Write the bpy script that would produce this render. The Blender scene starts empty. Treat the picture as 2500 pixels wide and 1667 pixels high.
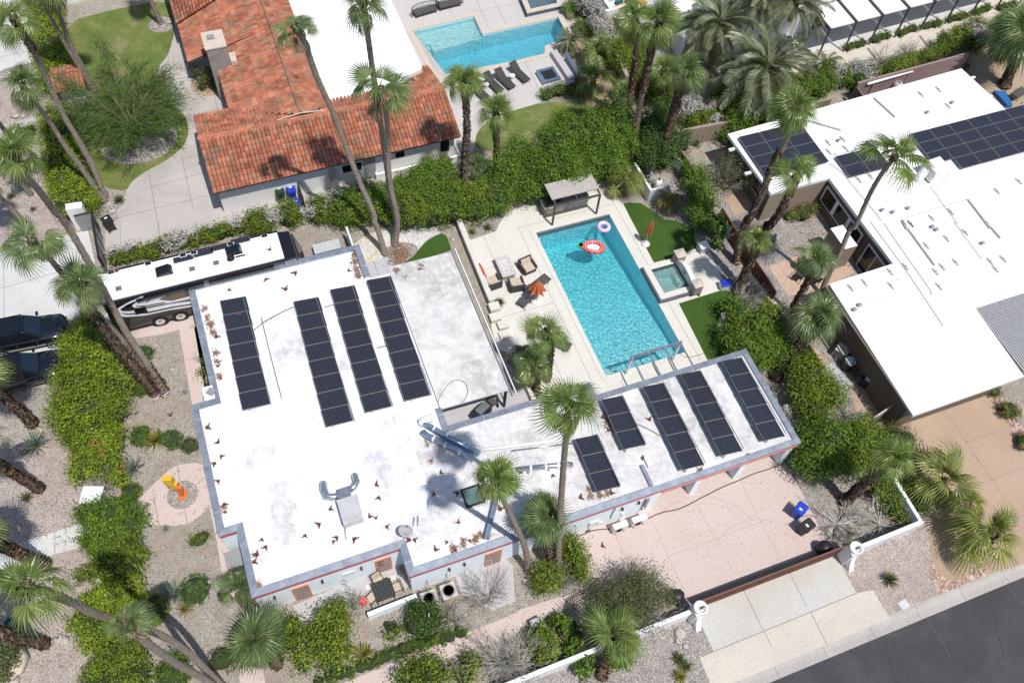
import bpy, math, random
import numpy as np
from mathutils import Vector, Matrix
from mathutils.geometry import tessellate_polygon
SC = bpy.context.scene
COL = SC.collection
rnd = random.Random(7)
nr = np.random.default_rng(11)
R = math.radians
# ------------------------------------------------------------------ camera
CX = np.array([0.93410864648379, -0.35147412518177934, 0.06250580686564053])
CY = np.array([0.2670282873077012, 0.8041290836365763, 0.5311048019245503])
CZ = np.array([-0.23693233283310589, -0.4794187691126652, 0.8449974635942757])
CF, CH = 2150.0, 48.0
cd = bpy.data.cameras.new('camera')
cam = bpy.data.objects.new('camera', cd)
COL.objects.link(cam)
cam.matrix_world = Matrix(((CX[0], CY[0], CZ[0], 0), (CX[1], CY[1], CZ[1], 0), (CX[2], CY[2], CZ[2], CH), (0, 0, 0, 1)))
cd.sensor_width = 36
cd.lens = 36 * CF / 2500
cd.clip_end = 2000
SC.camera = cam
# ------------------------------------------------------------------ light
SUN_AZ, SUN_EL = R(-72), R(66)          # direction towards the sun, from the +X axis
wd = bpy.data.worlds.new('World')
SC.world = wd
wd.use_nodes = True
wn = wd.node_tree
bgn = wn.nodes['Background']
sky = wn.nodes.new('ShaderNodeTexSky')
sky.sky_type = 'NISHITA'
sky.sun_disc = False
sky.sun_elevation = SUN_EL
sky.sun_rotation = R(90) - SUN_AZ
wn.links.new(sky.outputs[0], bgn.inputs[0])
bgn.inputs[1].default_value = 0.115
sl = bpy.data.lights.new('sun', 'SUN')
sl.energy = 4.3
sl.angle = R(0.5)
sl.color = (1, .965, .91)
so = bpy.data.objects.new('sun', sl)
COL.objects.link(so)
sdir = Vector((math.cos(SUN_AZ) * math.cos(SUN_EL), math.sin(SUN_AZ) * math.cos(SUN_EL), math.sin(SUN_EL)))
so.rotation_euler = sdir.to_track_quat('Z', 'Y').to_euler()
SC.view_settings.view_transform = 'Standard'
SC.view_settings.look = 'None'
SC.view_settings.exposure = 0.05
SC.view_settings.gamma = 1
SC.view_settings.use_curve_mapping = False
SC.render.engine = 'CYCLES'
# ------------------------------------------------------------------ survey: sight lines of the photograph onto real heights
def P(px, py, z=0.0):
 d = CX * (px - 1250) + CY * (833.5 - py) - CZ * CF
 t = (z - CH) / d[2]
 return Vector((d[0] * t, d[1] * t, z))
def T(cr, x, y):
 return (625 * (cr // 10) + x / 2.8, (0, 540, 1107)[cr % 10] + y / 2.8)
def g(cr, x, y, z=0.0):
 return P(*T(cr, x, y), z)
def gl(cr, pts, z=0.0):
 return [g(cr, x, y, z) for x, y in pts]
def height(base, top, hi=24):
 b = P(*base)
 best = (1e9, 0)
 for i in range(int(hi * 20)):
  h = i * .05
  d = (P(*top, h).xy - b.xy).length
  if d < best[0]:
   best = (d, h)
 return best[1]
# ------------------------------------------------------------------ materials
MATS = {}
def newmat(name):
 m = bpy.data.materials.new(name)
 m.use_nodes = True
 MATS[name] = m
 n = m.node_tree
 return m, n, n.nodes['Principled BSDF']
def ramp(n, fac, cols, const=False):
 r = n.nodes.new('ShaderNodeValToRGB')
 e = r.color_ramp.elements
 while len(e) < len(cols):
  e.new(.5)
 for i, c in enumerate(cols):
  if len(c) == 4:
   e[i].position = c[0]; e[i].color = (*c[1:], 1)
  else:
   e[i].position = i / max(1, len(cols) - (0 if const else 1)); e[i].color = (*c, 1)
 if const:
  r.color_ramp.interpolation = 'CONSTANT'
 n.links.new(fac, r.inputs[0])
 return r.outputs[0]
def noise(n, scale, detail=4, rough=.6, co=None, dist=0):
 t = n.nodes.new('ShaderNodeTexNoise')
 t.inputs['Scale'].default_value = scale
 t.inputs['Detail'].default_value = detail
 t.inputs['Roughness'].default_value = rough
 t.inputs['Distortion'].default_value = dist
 if co is None:
  co = n.nodes.new('ShaderNodeTexCoord').outputs['Object']
 n.links.new(co, t.inputs['Vector'])
 return t
def mixc(n, a, b, fac, mode='MIX'):
 m = n.nodes.new('ShaderNodeMix')
 m.data_type = 'RGBA'
 m.blend_type = mode
 for v, s in ((fac, m.inputs[0]), (a, m.inputs[6]), (b, m.inputs[7])):
  if hasattr(v, 'links'):
   n.links.new(v, s)
  elif isinstance(v, (int, float)):
   s.default_value = v
  else:
   s.default_value = (*v, 1)
 return m.outputs[2]
def bump(n, b, h, strength, dist=.02):
 bp = n.nodes.new('ShaderNodeBump')
 bp.inputs['Strength'].default_value = strength
 bp.inputs['Distance'].default_value = dist
 n.links.new(h, bp.inputs['Height'])
 n.links.new(bp.outputs[0], b.inputs['Normal'])
def sc3(c, k):
 return tuple(min(1, x * k) for x in c)
def plain(name, c, rough=.6, metal=0, var=.12, scale=3, spec=.4, bmp=0, bscale=30, coat=0):
 m, n, b = newmat(name)
 t = noise(n, scale, 5)
 b.inputs['Roughness'].default_value = rough
 b.inputs['Metallic'].default_value = metal
 b.inputs['Specular IOR Level'].default_value = spec
 b.inputs['Coat Weight'].default_value = coat
 o = ramp(n, t.outputs[0], [(.3, *sc3(c, 1 - var)), (.7, *sc3(c, 1 + var))])
 n.links.new(o, b.inputs['Base Color'])
 if bmp:
  bump(n, b, noise(n, bscale, 3).outputs[0], bmp)
 return m
def concrete(name, c, stain, amt=.5, scale=.35, rough=.85, speck=0, speckc=(.1, .08, .07)):
 m, n, b = newmat(name)
 b.inputs['Roughness'].default_value = rough
 b.inputs['Specular IOR Level'].default_value = .25
 big = noise(n, scale, 6, .65, dist=.4)
 o = mixc(n, c, stain, ramp(n, big.outputs[0], [(.42, 0, 0, 0), (.72, amt, amt, amt)]))
 fine = noise(n, 9, 6, .75)
 o = mixc(n, o, ramp(n, fine.outputs[0], [(.25, .74, .74, .74), (.75, 1.14, 1.14, 1.14)]), 1.0, 'MULTIPLY')
 if speck:
  v = noise(n, 5.5, 2, .5)
  o = mixc(n, o, speckc, ramp(n, v.outputs[0], [(.64, 0, 0, 0), (.70, speck, speck, speck)]))
 n.links.new(o, b.inputs['Base Color'])
 bump(n, b, fine.outputs[0], .15)
 return m
def gravel(name, cols, dirt, scale=16, amt=.6, dscale=.3):
 m, n, b = newmat(name)
 b.inputs['Roughness'].default_value = .9
 b.inputs['Specular IOR Level'].default_value = .2
 co = n.nodes.new('ShaderNodeTexCoord').outputs['Object']
 v = n.nodes.new('ShaderNodeTexVoronoi')
 v.inputs['Scale'].default_value = scale
 n.links.new(co, v.inputs['Vector'])
 sep = n.nodes.new('ShaderNodeSeparateColor')
 n.links.new(v.outputs['Color'], sep.inputs[0])
 o = ramp(n, sep.outputs[0], cols, True)
 big = noise(n, dscale, 5, .7, co)
 o = mixc(n, o, dirt, ramp(n, big.outputs[0], [(.45, 0, 0, 0), (.62, amt, amt, amt)]))
 md = noise(n, 1.3, 4, .7, co)
 o = mixc(n, o, ramp(n, md.outputs[0], [(.3, .8, .8, .8), (.7, 1.1, 1.1, 1.1)]), 1.0, 'MULTIPLY')
 n.links.new(o, b.inputs['Base Color'])
 bump(n, b, v.outputs['Distance'], .7, .03)
 return m
def leaf(name, cols, trans=.35, rough=.5, spec=.35):
 m, n, b = newmat(name)
 gi = n.nodes.new('ShaderNodeNewGeometry')
 o = ramp(n, gi.outputs['Random Per Island'], cols)
 o = mixc(n, o, ramp(n, noise(n, .9, 4, .65).outputs[0], [(.32, .62, .66, .62), (.66, 1.22, 1.16, 1.1)]), 1.0, 'MULTIPLY')
 n.links.new(o, b.inputs['Base Color'])
 b.inputs['Roughness'].default_value = rough
 b.inputs['Specular IOR Level'].default_value = spec
 if trans:
  tr = n.nodes.new('ShaderNodeBsdfTranslucent')
  n.links.new(mixc(n, o, (1.3, 1.5, .5), 1.0, 'MULTIPLY'), tr.inputs[0])
  mx = n.nodes.new('ShaderNodeMixShader')
  mx.inputs[0].default_value = trans
  n.links.new(b.outputs[0], mx.inputs[1])
  n.links.new(tr.outputs[0], mx.inputs[2])
  n.links.new(mx.outputs[0], n.nodes['Material Output'].inputs[0])
 return m
def membrane(name, lo, hi, amt, c=(.8, .8, .8), stain=(.42, .39, .40)):
 m, n, b = newmat(name)
 b.inputs['Roughness'].default_value = .6
 b.inputs['Specular IOR Level'].default_value = .3
 t = noise(n, .33, 7, .68, dist=.6)
 t2 = noise(n, 2.2, 5, .7)
 f = n.nodes.new('ShaderNodeMath'); f.operation = 'MULTIPLY'
 n.links.new(ramp(n, t.outputs[0], [(lo, 0, 0, 0), (hi, 1, 1, 1)]), f.inputs[0])
 n.links.new(ramp(n, t2.outputs[0], [(.30, 0, 0, 0), (.55, amt, amt, amt)]), f.inputs[1])
 o = mixc(n, c, stain, f.outputs[0])
 n.links.new(o, b.inputs['Base Color'])
 bump(n, b, t2.outputs[0], .1)
 return m
def grassmat(name, a, b2, c, dscale=.8):
 m, n, b = newmat(name)
 b.inputs['Roughness'].default_value = .9
 b.inputs['Specular IOR Level'].default_value = .1
 t = noise(n, dscale, 6, .7)
 o = ramp(n, t.outputs[0], [(.3, *a), (.52, *b2), (.72, *c)])
 f = noise(n, 22, 4, .8)
 o = mixc(n, o, ramp(n, f.outputs[0], [(.25, .6, .6, .6), (.75, 1.3, 1.3, 1.3)]), 1.0, 'MULTIPLY')
 n.links.new(o, b.inputs['Base Color'])
 bump(n, b, f.outputs[0], .6, .04)
 return m
gravel('gravel_tan', [(0.310, 0.275, 0.232), (0.396, 0.353, 0.301), (0.249, 0.224, 0.198), (0.482, 0.439, 0.387), (0.327, 0.301, 0.275), (0.206, 0.181, 0.155)], (0.318, 0.267, 0.215), 24, .8)
gravel('gravel_pink', [(0.361, 0.301, 0.267), (0.456, 0.396, 0.361), (0.284, 0.241, 0.224), (0.550, 0.490, 0.456), (0.396, 0.327, 0.292), (0.232, 0.198, 0.181)], (0.370, 0.292, 0.241), 24, .35)
gravel('gravel_grey', [(0.310, 0.275, 0.249), (0.172, 0.146, 0.138), (0.430, 0.396, 0.370), (0.249, 0.206, 0.189), (0.516, 0.482, 0.464), (0.215, 0.189, 0.181)], (0.310, 0.275, 0.241), 24, .4)
gravel('gravel_white', [(.56, .54, .52), (.66, .64, .62), (.44, .42, .40), (.72, .70, .68)], (.46, .43, .39), 17, .5, .6)
gravel('rocks_red', [(.36, .22, .17), (.46, .33, .28), (.24, .15, .12), (.55, .44, .39)], (.38, .25, .17), 8, .3)
concrete('dirt', (.40, .30, .21), (.30, .22, .15), .7, .8, .95)
concrete('concrete_white', (0.570, 0.570, 0.560), (0.437, 0.427, 0.408), .6)
concrete('concrete_lilac', (0.475, 0.437, 0.418), (0.314, 0.285, 0.266), .8, .25)
concrete('deck_cream', (0.646, 0.622, 0.570), (0.541, 0.513, 0.456), .5)
concrete('deck_grey', (.53, .50, .48), (.44, .41, .39), .5)
concrete('pink_stamped', (.56, .465, .43), (.53, .40, .345), .5, .25, .85, .75, (.33, .25, .22))
concrete('concrete_grey', (.52, .51, .48), (.46, .39, .33), .7, .3)
concrete('concrete_apron', (.58, .52, .45), (.46, .42, .38), .6, .4)
concrete('curb_concrete', (.44, .41, .38), (.33, .31, .29), .6, .5)
concrete('tan_stamped', (.44, .32, .235), (.36, .25, .18), .6, .3)
concrete('patio_grey', (.47, .45, .47), (.38, .36, .36), .5, .5)
concrete('asphalt', (.054, .053, .059), (.085, .081, .082), .9, .35)
concrete('flagstone', (.52, .38, .30), (.43, .28, .21), .7, .9)
plain('joint', (.20, .18, .17), .9)
plain('joint_pink', (.40, .325, .29), .9)
plain('joint_soft', (.25, .225, .205), .9)
grassmat('lawn', (.085, .135, .03), (.15, .185, .055), (.29, .25, .13), .55)
grassmat('turf', (.040, .085, .016), (.050, .10, .02), (.06, .11, .025), .5)
membrane('roof_white', .46, .66, .7, (.74, .74, .74), (.36, .345, .37))
membrane('roof_worn', .36, .60, .8, (.70, .695, .69), (.36, .34, .335))
membrane('roof_dirty', .36, .62, .85, (.66, .65, .64), (.36, .345, .34))
membrane('roof_clean', .66, .85, .3, (.82, .82, .82))
plain('stucco_blue', (.78, .85, .89), .8, bmp=.3, bscale=25, var=.05)
plain('stucco_white', (.72, .72, .71), .8, bmp=.3, bscale=20, var=.06)
plain('coping_metal', (.33, .36, .42), .42, .55, .22, 2)
plain('metal_screw', (.75, .77, .8), .3, .8)
plain('red_trim', (.56, .125, .13), .6)
plain('orange_paint', (.62, .22, .12), .6)
plain('tan_wall', (.27, .215, .165), .85, bmp=.2)
plain('white_paint', (.78, .78, .77), .5, var=.05)
plain('grey_paint', (.42, .42, .42), .5)
plain('unit_grey', (.46, .46, .47), .5)
plain('mid_grey', (.26, .26, .27), .5)
plain('dark_metal', (.035, .034, .034), .4, .4)
plain('bronze_metal', (.11, .095, .085), .45, .4)
plain('galvanised', (.50, .52, .55), .32, .85, .2, 4)
plain('duct_blue', (.30, .38, .50), .35, .75, .25, 3)
plain('white_plastic', (.72, .71, .70), .5)
plain('black_plastic', (.020, .020, .022), .45)
plain('blue_plastic', (.015, .045, .42), .4)
plain('green_plastic', (.018, .045, .032), .45)
plain('grey_plastic', (.13, .14, .15), .5)
plain('dark_glass', (.010, .012, .016), .08, 0, .05, spec=.4)
plain('blue_glass', (.012, .022, .035), .06, 0, .1, spec=.4)
plain('sky_glass', (.10, .17, .16), .08, 0, .1, spec=.7)
plain('car_black', (.006, .007, .012), .12, .2, .05, spec=.6, coat=1)
plain('coach_black', (.010, .010, .012), .14, .2, .05, spec=.5, coat=1)
plain('coach_brown', (.055, .046, .040), .2, .3, .1, spec=.5, coat=.7)
plain('coach_tan', (.16, .13, .105), .25, .2, .08, coat=.5)
plain('coach_silver', (.82, .84, .87), .35)
plain('chrome', (.72, .72, .73), .14, 1, .05)
plain('tyre', (.016, .016, .016), .85)
plain('wicker', (.055, .050, .047), .8, bmp=.8, bscale=60)
plain('wicker_grey', (.13, .12, .115), .8, bmp=.8, bscale=60)
plain('cushion_tan', (.50, .42, .32), .9)
plain('cushion_grey', (.50, .48, .45), .9)
plain('mesh_grey', (.075, .07, .07), .8)
plain('orange_cloth', (.48, .13, .055), .85)
plain('teal_cloth', (.02, .12, .13), .85)
plain('mustard_cloth', (.50, .28, .06), .85)
plain('brown_gate', (.17, .075, .052), .65, var=.2)
plain('wood_brown', (.17, .065, .028), .75, var=.3, scale=6)
plain('bark_limb', (.19, .15, .12), .9, bmp=.5)
plain('stone_cap', (.52, .45, .38), .8)
plain('stack_stone', (.30, .25, .21), .85, var=.45, scale=7, bmp=1, bscale=9)
plain('slate_tile', (.12, .125, .14), .5, var=.4, scale=9)
plain('siding_brown', (.15, .115, .085), .8, var=.15)
plain('rubber_hose', (.05, .055, .04), .7)
plain('yellow_hose', (.62, .42, .02), .5)
plain('pink_vinyl', (.80, .40, .58), .35)
plain('red_vinyl', (.62, .045, .04), .35)
plain('green_vinyl', (.13, .40, .03), .4)
plain('white_vinyl', (.78, .76, .75), .4)
plain('tyre_mark', (.48, .395, .365), .9)
plain('crack_tar', (.028, .027, .029), .8)
plain('crack_sand', (.13, .12, .11), .9)
plain('float_film', (.62, .74, .76), .3)
plain('mid_tan', (.40, .36, .33), .7)
plain('bolt_yellow', (.72, .43, .02), .45)
plain('bolt_orange', (.66, .16, .035), .45)
plain('husk', (.135, .050, .044), .7, var=.5, scale=5)
plain('straw', (.24, .14, .085), .9, var=.6, scale=9)
plain('rock', (.42, .38, .33), .85, var=.25, scale=4, bmp=.6, bscale=8)
plain('rug', (.62, .58, .50), .9)
plain('panel_frame', (.20, .20, .19), .5, .1)
plain('tarp', (.07, .09, .075), .85, var=.3)
plain('trunk_base_white', (.50, .48, .46), .9, bmp=.5)
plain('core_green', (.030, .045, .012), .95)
plain('core_dry', (.12, .10, .08), .95)
plain('flower_pink', (.60, .05, .12), .6)
plain('flower_orange', (.62, .16, .06), .6)
plain('flower_white', (.80, .78, .74), .6)
plain('pool_tile_blue', (.16, .22, .30), .3, var=.6, scale=14)
plain('spa_cover_blue', (.03, .13, .36), .4)
plain('duct_tan', (.52, .46, .40), .7)
leaf('leaf_lime', [(.10, .16, .010), (.24, .33, .020), (.34, .41, .04)], .3)
leaf('leaf_lime_dark', [(0.069, 0.125, 0.011), (0.163, 0.237, 0.020), (0.275, 0.338, 0.037)], .3)
leaf('leaf_green', [(0.049, 0.121, 0.012), (0.122, 0.216, 0.019), (0.216, 0.310, 0.036)], .28)
leaf('leaf_dark', [(0.031, 0.074, 0.013), (0.061, 0.125, 0.019), (0.106, 0.175, 0.029)], .25)
leaf('leaf_olive', [(0.068, 0.088, 0.034), (0.121, 0.142, 0.054), (0.162, 0.176, 0.074)], .25)
leaf('leaf_mesquite', [(0.057, 0.109, 0.022), (0.115, 0.190, 0.042), (0.172, 0.241, 0.072)], .4)
leaf('leaf_topiary', [(0.045, 0.112, 0.027), (0.090, 0.180, 0.045), (0.135, 0.225, 0.060)], .2)
leaf('leaf_agave', [(.10, .14, .12), (.16, .20, .17), (.24, .27, .22)], .1)
leaf('leaf_yucca', [(.10, .13, .03), (.25, .22, .06), (.36, .30, .10)], .2)
leaf('palm_leaf', [(.085, .135, .03), (.17, .24, .06), (.29, .35, .14)], .4, .34, .5)
leaf('palm_leaf_dark', [(.07, .12, .04), (.145, .205, .075), (.25, .30, .15)], .36, .36, .5)
leaf('palm_leaf_yellow', [(.11, .16, .03), (.23, .27, .07), (.40, .38, .13)], .4, .4, .5)
leaf('date_leaf', [(.12, .15, .085), (.21, .24, .15), (.33, .35, .24)], .25, .4, .5)
leaf('dead_leaf', [(.13, .09, .06), (.21, .155, .11), (.30, .24, .18)], .2, .8, .2)
leaf('twig_grey', [(.29, .275, .26), (.43, .41, .39), (.56, .54, .52)], 0, .9, .2)
leaf('tile_clay', [(0, .27, .095, .058), (.3, .36, .128, .078), (.62, .41, .162, .10), (.80, .45, .20, .13), (.82, .25, .15, .105), (1, .32, .19, .13)], 0, .75, .25)
leaf('shag_bark', [(0.061, 0.038, 0.027), (0.135, 0.088, 0.061), (0.257, 0.182, 0.135)], 0, .9, .2)
def trunkmat(name, a, b2):
 m, n, b = newmat(name)
 co = n.nodes.new('ShaderNodeTexCoord').outputs['Object']
 w = n.nodes.new('ShaderNodeTexWave')
 w.bands_direction = 'Z'
 w.inputs['Scale'].default_value = 2.2
 w.inputs['Distortion'].default_value = 3.0
 w.inputs['Detail'].default_value = 3
 w.inputs['Detail Scale'].default_value = 2
 n.links.new(co, w.inputs['Vector'])
 o = ramp(n, w.outputs[0], [(.1, *a), (.8, *b2)])
 t = noise(n, 3, 5, .7, co)
 o = mixc(n, o, ramp(n, t.outputs[0], [(.3, .7, .7, .7), (.7, 1.15, 1.15, 1.15)]), 1.0, 'MULTIPLY')
 n.links.new(o, b.inputs['Base Color'])
 b.inputs['Roughness'].default_value = .9
 b.inputs['Specular IOR Level'].default_value = .2
 bump(n, b, w.outputs[0], .8, .04)
 return m
trunkmat('trunk_grey', (.19, .15, .12), (.36, .30, .255))
trunkmat('trunk_brown', (.10, .07, .05), (.24, .175, .13))
def gridmat(name, cell, line, nx, ny, w, sx, sy, rough):
 m, n, b = newmat(name)
 co = n.nodes.new('ShaderNodeTexCoord').outputs['Object']
 sp = n.nodes.new('ShaderNodeSeparateXYZ')
 n.links.new(co, sp.inputs[0])
 outs = []
 for ax, k, s in ((0, nx, sx), (1, ny, sy)):
  a = n.nodes.new('ShaderNodeMath'); a.operation = 'MULTIPLY'; a.inputs[1].default_value = k / s
  n.links.new(sp.outputs[ax], a.inputs[0])
  f = n.nodes.new('ShaderNodeMath'); f.operation = 'FRACT'
  n.links.new(a.outputs[0], f.inputs[0])
  l = n.nodes.new('ShaderNodeMath'); l.operation = 'LESS_THAN'; l.inputs[1].default_value = w
  n.links.new(f.outputs[0], l.inputs[0])
  outs.append(l.outputs[0])
 mx = n.nodes.new('ShaderNodeMath'); mx.operation = 'MAXIMUM'
 n.links.new(outs[0], mx.inputs[0]); n.links.new(outs[1], mx.inputs[1])
 n.links.new(mixc(n, cell, line, mx.outputs[0]), b.inputs['Base Color'])
 b.inputs['Roughness'].default_value = rough
 b.inputs['Specular IOR Level'].default_value = .5
 return m
gridmat('solar_cell', (.013, .0145, .024), (.075, .08, .10), 12, 8, .13, 1.56, 1.05, .18)
def brickz(name, c, c2, line, w, h):
 m, n, b = newmat(name)
 co = n.nodes.new('ShaderNodeTexCoord').outputs['Object']
 sp = n.nodes.new('ShaderNodeSeparateXYZ'); n.links.new(co, sp.inputs[0])
 ad = n.nodes.new('ShaderNodeMath'); n.links.new(sp.outputs[0], ad.inputs[0]); n.links.new(sp.outputs[1], ad.inputs[1])
 cb = n.nodes.new('ShaderNodeCombineXYZ'); n.links.new(ad.outputs[0], cb.inputs[0]); n.links.new(sp.outputs[2], cb.inputs[1])
 t = n.nodes.new('ShaderNodeTexBrick'); n.links.new(cb.outputs[0], t.inputs['Vector'])
 for k, v in (('Color1', c), ('Color2', c2), ('Mortar', line)):
  t.inputs[k].default_value = (*v, 1)
 t.inputs['Scale'].default_value = 1
 t.inputs['Brick Width'].default_value = w; t.inputs['Row Height'].default_value = h; t.inputs['Mortar Size'].default_value = .012
 n.links.new(t.outputs[0], b.inputs['Base Color']); b.inputs['Roughness'].default_value = .85
 bump(n, b, t.outputs[1], -.5)
brickz('mauve_block', (.30, .21, .20), (.25, .17, .165), (.17, .125, .12), .4, .2)
brickz('ledge_stone', (.42, .39, .35), (.28, .255, .23), (.11, .10, .09), .5, .09)
brickz('siding', (.16, .122, .092), (.145, .11, .082), (.07, .055, .042), 30, .17)
def watermat(name, absorb, dens, body, k, scale, strength):
 m, n, b = newmat(name)
 out = n.nodes['Material Output']
 co = n.nodes.new('ShaderNodeTexCoord').outputs['Object']
 w1 = noise(n, scale, 3, .55, co, 1.5)
 v = n.nodes.new('ShaderNodeTexVoronoi'); v.feature = 'SMOOTH_F1'
 v.inputs['Scale'].default_value = scale * 1.3
 n.links.new(mixc(n, co, w1.outputs['Color'], .2), v.inputs['Vector'])
 ad = n.nodes.new('ShaderNodeMath'); n.links.new(w1.outputs[0], ad.inputs[0]); n.links.new(v.outputs[0], ad.inputs[1])
 bp = n.nodes.new('ShaderNodeBump'); bp.inputs['Strength'].default_value = strength; bp.inputs['Distance'].default_value = .16
 n.links.new(ad.outputs[0], bp.inputs['Height'])
 tr = n.nodes.new('ShaderNodeBsdfTransparent')
 n.links.new(ramp(n, ad.outputs[0], [(.60, .82, .87, .89), (.98, 1, 1, 1)]), tr.inputs[0])  # caustics painted in: ripple pattern tints the light the surface lets through
 df = n.nodes.new('ShaderNodeBsdfDiffuse'); df.inputs[0].default_value = (*body, 1)
 n.links.new(bp.outputs[0], df.inputs['Normal'])
 gl_ = n.nodes.new('ShaderNodeBsdfGlossy'); gl_.inputs['Roughness'].default_value = .05
 n.links.new(bp.outputs[0], gl_.inputs['Normal'])
 m1 = n.nodes.new('ShaderNodeMixShader'); m1.inputs[0].default_value = k
 n.links.new(tr.outputs[0], m1.inputs[1]); n.links.new(df.outputs[0], m1.inputs[2])
 fr = n.nodes.new('ShaderNodeFresnel'); fr.inputs[0].default_value = 1.33
 n.links.new(bp.outputs[0], fr.inputs['Normal'])
 m2 = n.nodes.new('ShaderNodeMixShader')
 n.links.new(fr.outputs[0], m2.inputs[0]); n.links.new(m1.outputs[0], m2.inputs[1]); n.links.new(gl_.outputs[0], m2.inputs[2])
 ge = n.nodes.new('ShaderNodeNewGeometry'); sp = n.nodes.new('ShaderNodeSeparateXYZ')
 n.links.new(ge.outputs['True Normal'], sp.inputs[0])
 ab = n.nodes.new('ShaderNodeMath'); ab.operation = 'ABSOLUTE'; n.links.new(sp.outputs[2], ab.inputs[0])
 gp = n.nodes.new('ShaderNodeSeparateXYZ'); n.links.new(ge.outputs['Position'], gp.inputs[0])
 gt = n.nodes.new('ShaderNodeMath'); gt.operation = 'GREATER_THAN'; gt.inputs[1].default_value = -.2; n.links.new(gp.outputs[2], gt.inputs[0])
 mu = n.nodes.new('ShaderNodeMath'); mu.operation = 'MULTIPLY'; n.links.new(ab.outputs[0], mu.inputs[0]); n.links.new(gt.outputs[0], mu.inputs[1])
 m3 = n.nodes.new('ShaderNodeMixShader'); t2 = n.nodes.new('ShaderNodeBsdfTransparent')
 n.links.new(mu.outputs[0], m3.inputs[0]); n.links.new(t2.outputs[0], m3.inputs[1]); n.links.new(m2.outputs[0], m3.inputs[2])
 n.links.new(m3.outputs[0], out.inputs[0])
 va = n.nodes.new('ShaderNodeVolumeAbsorption'); va.inputs[0].default_value = (*absorb, 1); va.inputs[1].default_value = dens
 n.links.new(va.outputs[0], out.inputs['Volume'])
 n.nodes.remove(b)
 return m
watermat('water_main', (.09, .88, .95), .38, (.30, .78, .82), .05, 6.0, 1.0)
watermat('water_spa', (.40, .97, .98), .30, (.45, .90, .90), .20, 8, 1.0)
watermat('water_back', (.05, .84, .97), .5, (.10, .60, .70), .10, 6.5, 1.0)
plain('pool_plaster', (.62, .86, .88), .7, var=.06)
plain('pool_shelf', (.72, .86, .82), .7, var=.06)
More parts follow.
